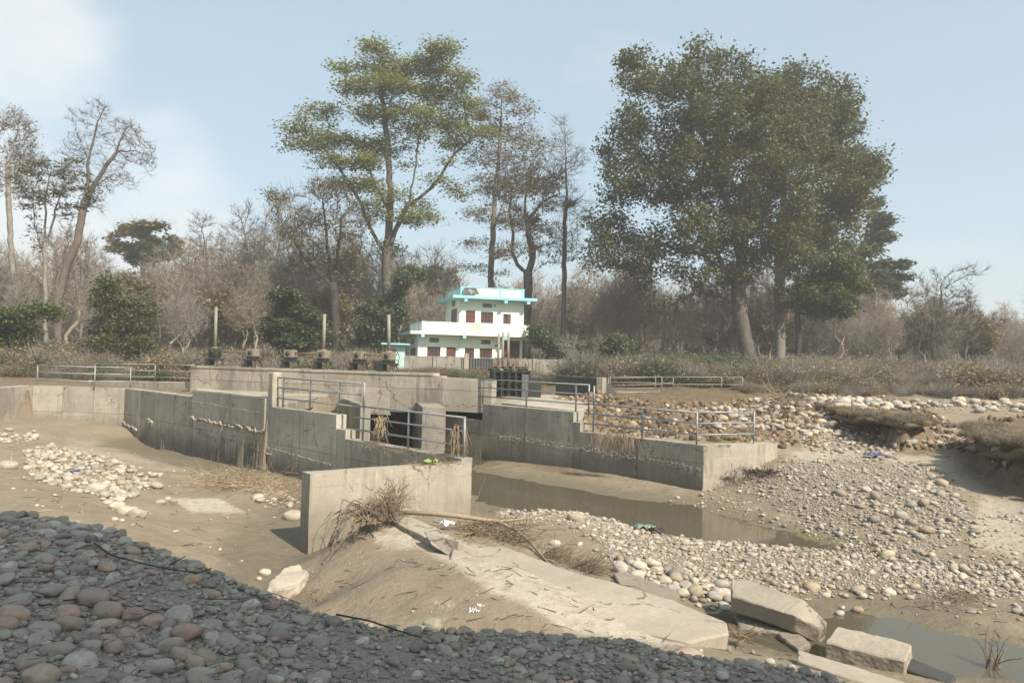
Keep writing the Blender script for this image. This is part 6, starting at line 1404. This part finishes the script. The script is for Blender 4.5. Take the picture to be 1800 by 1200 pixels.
dense('dark_bushy_tree', 'dark glossy green bushy tree behind the middle winches', 520, 652, [(515, 528, 34, 18), (500, 560, 36, 26), (540, 560, 36, 28), (515, 590, 50, 28), (555, 590, 24, 26), (480, 590, 20, 24), (520, 615, 46, 16)], 62, M['leaf_deep'], 13000, .26, 25, fl=.6)
dense('green_bushy_tree', 'dark green bushy tree between the small hut and the layered tree', 665, 652, [(655, 535, 24, 16), (690, 540, 24, 16), (660, 560, 30, 24), (700, 560, 18, 24), (640, 590, 22, 24), (670, 595, 24, 20), (720, 480, 24, 14), (712, 500, 22, 14)], 73, M['leaf_deep'], 11000, .28, 26)
dense('olive_bushy_tree', 'olive-yellow bushy tree at the left picture edge', 10, 660, [(10, 560, 30, 16), (0, 590, 40, 24), (25, 610, 26, 20), (-20, 600, 30, 30), (60, 545, 36, 8)], 52, M['leaf_mid'], 7000, .2, 27)
dense('hazy_green_tree', 'hazy green tree behind the house on its left side', 765, 650, [(770, 480, 30, 14), (750, 500, 26, 16), (790, 500, 22, 18), (765, 530, 36, 26), (740, 560, 26, 24), (775, 570, 30, 26)], 118, M['leaf_deep'], 6500, .5, 28, .4)
dense('hazy_conifer', 'hazy layered conifer right of the house beyond the clearing', 1010, 640, [(1003, 505, 16, 8), (1010, 520, 36, 8), (990, 540, 36, 10), (1025, 548, 36, 10), (1000, 570, 44, 14), (1020, 590, 40, 18)], 125, M['leaf_deep'], 6000, .5, 29, .4, 1.0)
dense('yellow_green_tree', 'yellow-green bushy tree under the right side of the great crown', 1402, 640, [(1470, 470, 45, 26), (1500, 500, 40, 22), (1440, 520, 45, 22), (1480, 540, 40, 20)], 70, M['leaf_mid'], 9000, .28, 30)
dense('dark_shrub_tree', 'dark green bush right of the house beside the dry shrub', 960, 655, [(945, 585, 16, 12), (965, 600, 26, 16), (1080, 605, 20, 10), (1095, 612, 26, 12), (985, 612, 20, 12)], 66, M['leaf_deep'], 5000, .24, 31, .15)
def bare(name, label, trunk, bl, Y, seed, rmax=.2, tw=1800, twl=1.2, bark='bark_red', limbs=[], kill=.8):
    make_tree(name, label, 'tree', trunk, limbs, bl, Y, .42, kill*.65, 40, .018, 2.0, rmax, M[bark], None, 0, twigs=tw, twl=twl*.65, twr=.014, seed=seed, curl=.6, jit=.25)
bare('leafless_tree', 'leafless brown tree left of the arching dark limb', [(437, 655), (434, 560), (428, 470), (432, 420)], [(425, 370, 28, 16), (450, 400, 26, 20), (410, 410, 26, 22), (440, 440, 34, 24), (405, 460, 26, 24), (460, 470, 26, 24)], 84, 41, .26)
bare('leafless_tree', 'reddish leafless tree above the leftmost winch', [(372, 655), (370, 560), (365, 480), (362, 430)], [(362, 395, 24, 18), (345, 420, 22, 20), (380, 425, 24, 20), (360, 455, 36, 20), (340, 480, 24, 20), (390, 480, 24, 20)], 92, 42, .22)
bare('leafless_tree', 'rounded leafless tree at the right edge of the forest with bare grey crown', [(1646, 670), (1640, 610), (1650, 560), (1655, 520)], [(1640, 490, 30, 16), (1680, 485, 30, 18), (1620, 520, 26, 20), (1700, 520, 26, 20), (1660, 530, 44, 24), (1640, 570, 34, 18), (1690, 560, 30, 18)], 68, 43, .2, 1300, 1.0, 'bark')
bare('leafless_tree', 'thin leafless tree standing left of the rounded bare one at the right', [(1700, 670), (1696, 620), (1705, 570)], [(1720, 540, 26, 16), (1700, 575, 30, 20), (1735, 570, 22, 18), (1690, 600, 24, 16)], 62, 44, .14, 800, .9, 'bark')
bare('dry_shrub', 'light brown fan-shaped dry shrub right of the boundary wall', [(1018, 664), (1018, 650)], [(990, 610, 14, 12), (1005, 600, 14, 14), (1025, 598, 16, 14), (1045, 610, 14, 14), (1015, 625, 30, 12), (1040, 630, 20, 10)], 54, 45, .07, 900, .8, 'bark_pale', kill=.45)
# ---- prototypes for the wood behind
def proto(name, h, w, seed, bark, leaf=None, nleaf=0, tw=700, ls=.35, crown0=.35, kill=1.0, dens=1.0):
    rs = np.random.RandomState(seed); k = int(420*dens)
    q = rs.randn(k, 3); q /= np.linalg.norm(q, axis=1)[:, None]; q *= rs.rand(k)[:, None]**.4
    att = np.array([0, 0, h*(crown0+1)/2])+q*np.array([w, w, h*(1-crown0)/2]); att[:, :2] += rs.randn(2)*.5
    nt_ = 6; b_ = [np.array([math.sin(i*.9+seed)*.12*i, math.cos(i*1.3+seed)*.1*i, h*crown0*i/nt_-.3]) for i in range(nt_+1)]
    nodes, par = colonize(att, b_, [-1]+list(range(nt_)), .55, kill*.75, jit=.25, rs=rs)
    V, Fc, rad = tree_mesh(nodes, par, .025, 2.0, h*.013, twigs=tw, twig_len=1.0, twig_r=.016, rs=rs, sides=(6, 4, 3), curl=.7)
    me = fast_mesh(name, V, Fc, True); me.materials.append(bark)
    ml = None
    if nleaf:
        thin = np.where(rad < .06)[0]; ml = leaves_mesh('crown', nodes[rs.choice(thin, nleaf)], ls, rs, .6, leaf, .5)
    return me, ml
protoB = [proto('bare_tree', h, w, 70+i, M[b_], None, 0, 1500, dens=1.5, kill=.85) for i, (h, w, b_) in enumerate([(12, 2.8, 'wood_twig'), (10, 3.2, 'wood_twig2'), (14, 2.6, 'wood_twig'), (9, 2.4, 'wood_twig2'), (11, 3.6, 'wood_twig')])]
protoL = [proto('leafy_tree', h, w, 80+i, M['bark_dark'], M[l_], n_, 350, .27) for i, (h, w, l_, n_) in enumerate([(12, 3.2, 'leaf_deep', 5000), (10, 3.6, 'leaf_brown', 5000), (13, 2.6, 'leaf_deep', 6000), (9, 3.0, 'leaf_brown', 5200)])]
rs = np.random.RandomState(99)
def clear_of(x, y): return not (-16 < x < 8 and y < 74)
placed = []
def place(me_pair, x, y, s, rz, nm, label, grp):
    z = gz1(x, y)
    if me_pair[1] is None:
        o = bpy.data.objects.new(nm, me_pair[0]); COL.objects.link(o); o.location = (x, y, z); o.scale = (s, s, s*rs.uniform(.9, 1.15)); o.rotation_euler = (0, 0, rz); tagit(o, label, 'tree', grp)
    else:
        t = thing(nm, (x, y, z), label, 'tree', grp); t.scale = (s, s, s*rs.uniform(.9, 1.1)); t.rotation_euler = (0, 0, rz)
        for nn_, mm in (('trunk', me_pair[0]), ('crown', me_pair[1])): o = bpy.data.objects.new(nn_, mm); COL.objects.link(o); o.parent = t
ZN = [(60, 'at the left picture edge'), (150, 'behind the feathery tree'), (290, 'behind the dull green bushy tree'), (400, 'behind the leftmost winch'), (480, 'left of the arching dark limb'), (560, 'behind the middle winches'), (640, 'left of the layered tree'), (720, 'behind the small hut'), (800, 'left behind the house'), (960, 'right behind the house'), (1050, 'right of the boundary wall'), (1150, 'under the low left limb'), (1250, 'left of the huge trunk'), (1350, 'behind the huge trunk'), (1450, 'right of the smooth straight trunk'), (1550, 'under the great crown'), (1640, 'left of the rounded bare tree'), (1720, 'behind the rounded bare tree'), (9999, 'at the right picture edge')]
def zname(px): return next(t for a, t in ZN if px < a)
def wood(n_, Y0, Y1, px0, px1, bare_p, smin, smax, tries=4000):
    c_ = 0
    for k in range(tries):
        if c_ >= n_: break
        Y = rs.uniform(Y0, Y1); px = rs.uniform(px0, px1); x = (px-900)/F*Y
        if not clear_of(x, Y) or any((x-a)**2+(Y-b)**2 < 4.5 for a, b in placed): continue
        placed.append((x, Y)); c_ += 1; side = 'left of the house' if px < 800 else 'right of the house'
        s = rs.uniform(smin, smax)
        bi = rs.randint(5); li = rs.randint(4)
        if rs.rand() < bare_p: place(protoB[bi], x, Y, s, rs.uniform(0, 6.28), 'bare_tree', ('pale-barked ' if bi == 3 else ('grey ' if bi == 1 else 'reddish-brown '))+('tall' if s*(12, 10, 14, 9, 11)[bi] > 10.5 else 'short')+' leafless tree '+('in the front row ' if Y < 95 else 'deeper in the wood ')+zname(px), 'leafless trees of the wood '+side)
        else: place(protoL[li], x, Y, s, rs.uniform(0, 6.28), 'leafy_tree', ('deep green ', 'olive ', 'tall green ', 'brownish ')[li]+'leafy tree '+('in the front row ' if Y < 95 else 'deeper in the wood ')+zname(px), 'leafy trees of the wood '+side)
wood(78, 80, 120, -60, 760, .93, .8, 1.3); wood(56, 84, 125, 950, 1560, .9, .75, 1.15); wood(24, 66, 110, 1500, 1880, .85, .5, .75); wood(10, 60, 78, -40, 620, 1.0, .5, .8); wood(16, 85, 120, 700, 980, .5, .6, .8)
# far wood as one mass
colF = bpy.data.collections.new('far_wood_sources')
fi = 0
for a_, b_ in protoB+protoL:
    bmn = bpy.data.meshes.new('far_source')
    if b_ is None: o = bpy.data.objects.new('src_%03d' % fi, a_); colF.objects.link(o)
    else:
        bm = bmesh.new(); bm.from_mesh(a_); n0 = len(bm.faces); bm.from_mesh(b_); bm.faces.ensure_lookup_table()
        for f in bm.faces[n0:]: f.material_index = 1
        bm.to_mesh(bmn); bm.free(); bmn.materials.append(a_.materials[0]); bmn.materials.append(b_.materials[0]); o = bpy.data.objects.new('src_%03d' % fi, bmn); colF.objects.link(o)
    fi += 1
k = 760; Y = rs.uniform(112, 220, k); px = rs.uniform(-250, 2050, k); x = (px-900)/F*Y; z = ground(x, Y); s = rs.uniform(.75, 1.15, k)*np.where(px > 1560, .72, 1.0)
gn_scatter('far_woodland', np.c_[x, Y, z], np.c_[np.zeros(k), np.zeros(k), rs.uniform(0, 6.28, k)], np.c_[s, s, s], np.where(rs.rand(k) < .82, rs.randint(0, 5, k), rs.randint(5, 9, k)), colF, 'hazy far wood of bare and green trees')
# undergrowth
colU = bpy.data.collections.new('brush_sources')
def bush(i, leaf, nl, h, w, tw, bark, ls=.085):
    rs_ = np.random.RandomState(200+i); V_ = []; F_ = []; nv = 0; tips = []
    for k in range(tw):
        d = np.array([rs_.randn()*.6*w/h, rs_.randn()*.6*w/h, 1.0]); d /= np.linalg.norm(d); p = np.array([rs_.randn()*w*.2, rs_.randn()*w*.2, 0]); P = [p]; L_ = h*rs_.uniform(.5, 1.1)
        for s in range(4): d = d+rs_.randn(3)*.28; d /= np.linalg.norm(d); P.append(P[-1]+d*L_/4)
        P = np.array(P); tips += [P[2], P[3], P[4]]; rr = np.array([.012, .011, .009, .007, .004])*1.2; a = np.arange(3)*2*math.pi/3
        ring = P[:, None]+np.stack([np.cos(a), np.sin(a), 0*a], 1)[None]*rr[:, None, None]; V_.append(ring.reshape(-1, 3))
        i0 = nv+(np.arange(4)[:, None]*3+np.arange(3)[None]).ravel(); i1 = nv+(np.arange(4)[:, None]*3+(np.arange(3)[None]+1) % 3).ravel(); F_.append(np.c_[i0, i1, i1+3, i0+3]); nv += 15
    V_ = np.concatenate(V_); F_ = np.concatenate(F_); me = fast_mesh('brush', V_, F_); me.materials.append(bark)
    if nl:
        C = np.array(tips)[rs_.choice(len(tips), nl)]; ml = leaves_mesh('leaves', C, ls, rs_, .3, leaf, .16); bm = bmesh.new(); bm.from_mesh(me); n0 = len(bm.faces); bm.from_mesh(ml); bm.faces.ensure_lookup_table()
        for f in bm.faces[n0:]: f.material_index = 1
        m2 = bpy.data.meshes.new('brush'); bm.to_mesh(m2); bm.free(); m2.materials.append(bark); m2.materials.append(leaf); me = m2
    o = bpy.data.objects.new('src_%03d' % i, me); colU.objects.link(o)
for i, (lf, nl, h, w, tw, bk) in enumerate([('leaf_dry', 500, 1.5, 1.0, 130, 'bark_pale'), ('leaf_dry', 800, 1.2, 1.2, 120, 'bark_red'), ('leaf_mid', 1400, 1.3, 1.1, 90, 'bark'), ('leaf_yel', 800, 1.5, 1.0, 100, 'bark_pale'), ('leaf_deep', 1600, 1.6, 1.2, 80, 'bark_dark'), ('leaf_dry', 0, 1.7, 1.0, 190, 'bark_pale'), ('leaf_brown', 1100, 1.3, 1.2, 100, 'bark')]):
    bush(i, M[lf], nl, h, w, tw, M[bk], ls=.06 if lf == 'leaf_yel' else .085)
def brush(name, label, n_, px0, px1, Y0, Y1, smin, smax, probs, test=None, pyk=None):
    Y = rs.uniform(Y0, Y1, n_); px = rs.uniform(px0, px1, n_); x = (px-900)/F*Y; ok = np.ones(n_, bool)
    if test is not None: ok = test(x, Y, px)
    x, Y = x[ok], Y[ok]; z = ground(x, Y)-.05; k = len(x); pt_ = fbm(x*.25, Y*.12, 90)*2.2+.5; s = smin+(smax-smin)*np.clip(rs.rand(k)**1.6*.6+pt_*.6, 0, 1.1)
    gn_scatter(name, np.c_[x, Y, z], np.c_[np.zeros(k), np.zeros(k), rs.uniform(0, 6.28, k)], np.c_[s*1.15, s*1.15, s], rs.choice(7, k, p=np.array(probs)/sum(probs)), colU, label)
brush('undergrowth', 'dry brown and green undergrowth at the foot of the left wood', 1900, -120, 690, 47, 80, .35, 1.25, [5, 4, 1.0, 1.4, .2, 4, 2.4], lambda x, Y, px: ~((px > 660) & (Y < 63)))
brush('undergrowth', 'undergrowth round the house and boundary wall', 520, 690, 1010, 60, 92, .35, 1.0, [2, 2, 2, .5, 2, 1, 2], lambda x, Y, px: (Y > 74) | ((px > 985)))
brush('wall_weeds', 'low weeds along the foot of the boundary wall', 260, 690, 1000, 52, 57.6, .22, .5, [2, 3, 4, 1, 0, 2, 3])
brush('scrub', 'dry brown and yellow scrub along the right bank', 2500, 1000, 1960, 46.5, 82, .35, 1.35, [5, 4, .6, 1.2, .2, 6, 1.6], lambda x, Y, px: ~((px < 1320) & (Y < 49.5)))
brush('green_undergrowth', 'dark green undergrowth below the huge tree', 260, 1050, 1300, 58, 74, .8, 1.3, [0, 0, 2, .3, 4, 0, 1])
brush('bank_scrub', 'low dry scrub on the crest of the right bank', 420, 1300, 1960, 39, 47, .2, .6, [3, 3, .6, .6, 0, 3, 1], lambda x, Y, px: (Y > 41.5+rs.rand(len(x))*3))
brush('left_weeds', 'weeds behind the far left railing', 380, -100, 340, 46, 50, .25, .6, [3, 3, 3, .5, 0, 2, 2])
lp = np.array([tuple(v) for v in LIPS]); sel = rs.choice(len(lp), 900); kx = lp[sel]+np.c_[rs.randn(900)*.25, rs.uniform(-.3, .8, 900), np.zeros(900)]; kx[:, 2] -= .06+np.maximum(0, -(kx[:, 1]-lp[sel][:, 1]))*.25; s_ = rs.uniform(.10, .26, 900)
gn_scatter('turf_tufts', kx, np.c_[rs.uniform(-.5, .5, 900), rs.uniform(-.5, .5, 900), rs.uniform(0, 6.28, 900)], np.c_[s_*1.1, s_*1.1, s_*.8], rs.choice([0, 1, 5, 6], 900), colU, 'dry grass tufts along the edge of the eroded banks')
brush('deep_undergrowth', 'dim undergrowth deep between the trunks of the wood', 1100, -150, 1980, 92, 150, 1.1, 2.2, [4, 4, .5, .5, 1.5, 4, 2.4])
# ---- dead woody tangle on the far bank
heap('grey tangle of washed-up branches on the crest of the far bank', 'driftwood', 'driftwood', [(1370, 697, 16, 4, 2.6), (1385, 700, 16, 4, 2.6)], 150, (.5, 1.6), .02, M['bark_pale'] if 0 else M['twig'], 46, .3, .3)
# ---- unseen tree added behind the photographer to cast shade on the cobbles
def added_shade_tree(label, x, y, h, blobs, seed, n_):
    rs_ = np.random.RandomState(seed); gz_ = gz1(x, y); nodes = [np.array([x, y, gz_-.3+i*.7]) for i in range(int(h*.4/.7)+2)]; par = [-1]+list(range(len(nodes)-1)); att = []
    for (bx, by, bz, rx, ry, rz_) in blobs:
        k = int(12*rx); q = rs_.randn(k, 3); q /= np.linalg.norm(q, axis=1)[:, None]; q *= rs_.rand(k)[:, None]**.4; att.append(np.array([bx, by, bz])+q*np.array([rx, ry, rz_]))
    nodes, par = colonize(np.concatenate(att), nodes, par, .8, 1.0, rs=rs_); V, Fc, rad = tree_mesh(nodes, par, .04, 2.2, .5, rs=rs_)
    o0 = np.array([x, y, gz_]); t = thing('added_shade_tree', o0, label, 'tree'); me = fast_mesh('trunk', V-o0, Fc, True); me.materials.append(M['bark']); o = bpy.data.objects.new('trunk', me); COL.objects.link(o); o.parent = t
    C = []
    for (bx, by, bz, rx, ry, rz_) in blobs:
        k = int(n_*rx*ry/sum(b[3]*b[4] for b in blobs)); q = rs_.randn(k, 3); q /= np.linalg.norm(q, axis=1)[:, None]; q *= rs_.rand(k)[:, None]**.33; C.append(np.array([bx, by, bz])+q*np.array([rx, ry, rz_]))
    ml = leaves_mesh('crown', np.concatenate(C)-o0, .5, rs_, .4, M['leaf_dark'], .1); o = bpy.data.objects.new('crown', ml); COL.objects.link(o); o.parent = t
def shade_pos(gx_, gy_, gz_, z): # where at height z the sun ray to a ground point passes
    k = (z-gz_)/L.z; return gx_+L.x*k, gy_+L.y*k
# crowns whose shadow covers the cobble bank: shadow centre on the ground, crown height, radii
SB = []
for (sx, sy, h_, rx, ry, rz_) in SHADE:
    bx, by = shade_pos(sx, sy, 2.0, h_); SB.append((bx, by, h_, rx, ry, rz_))
added_shade_tree('unseen tall dense tree added behind the photographer to shade the cobbles', 14.5, -18.0, 24, SB, 61, 60000)
# ---------------------------------------------------------------- haze
if HAZE:
    hm = bpy.data.materials.new('valley_haze'); hm.use_nodes = True; nt = hm.node_tree; nt.nodes.clear()
    out = nt.nodes.new('ShaderNodeOutputMaterial'); pv = nt.nodes.new('ShaderNodeVolumePrincipled'); pv.inputs['Color'].default_value = (0.90, 0.90, 0.90, 1); pv.inputs['Density'].default_value = HAZE; pv.inputs['Anisotropy'].default_value = 0.2
    nt.links.new(pv.outputs[0], out.inputs['Volume'])
    V = [(x, y, z) for z in (-3.0, 44.0) for x, y in ((-950, -230), (950, -230), (950, 1550), (-950, 1550))]
    hzo = mesh_obj('haze', V, [[3, 2, 1, 0], [4, 5, 6, 7], [0, 1, 5, 4], [1, 2, 6, 5], [2, 3, 7, 6], [3, 0, 4, 7]], hm, loc=(0, 0, 0)); tagit(hzo, 'thin pale haze over the river valley', kind='stuff')
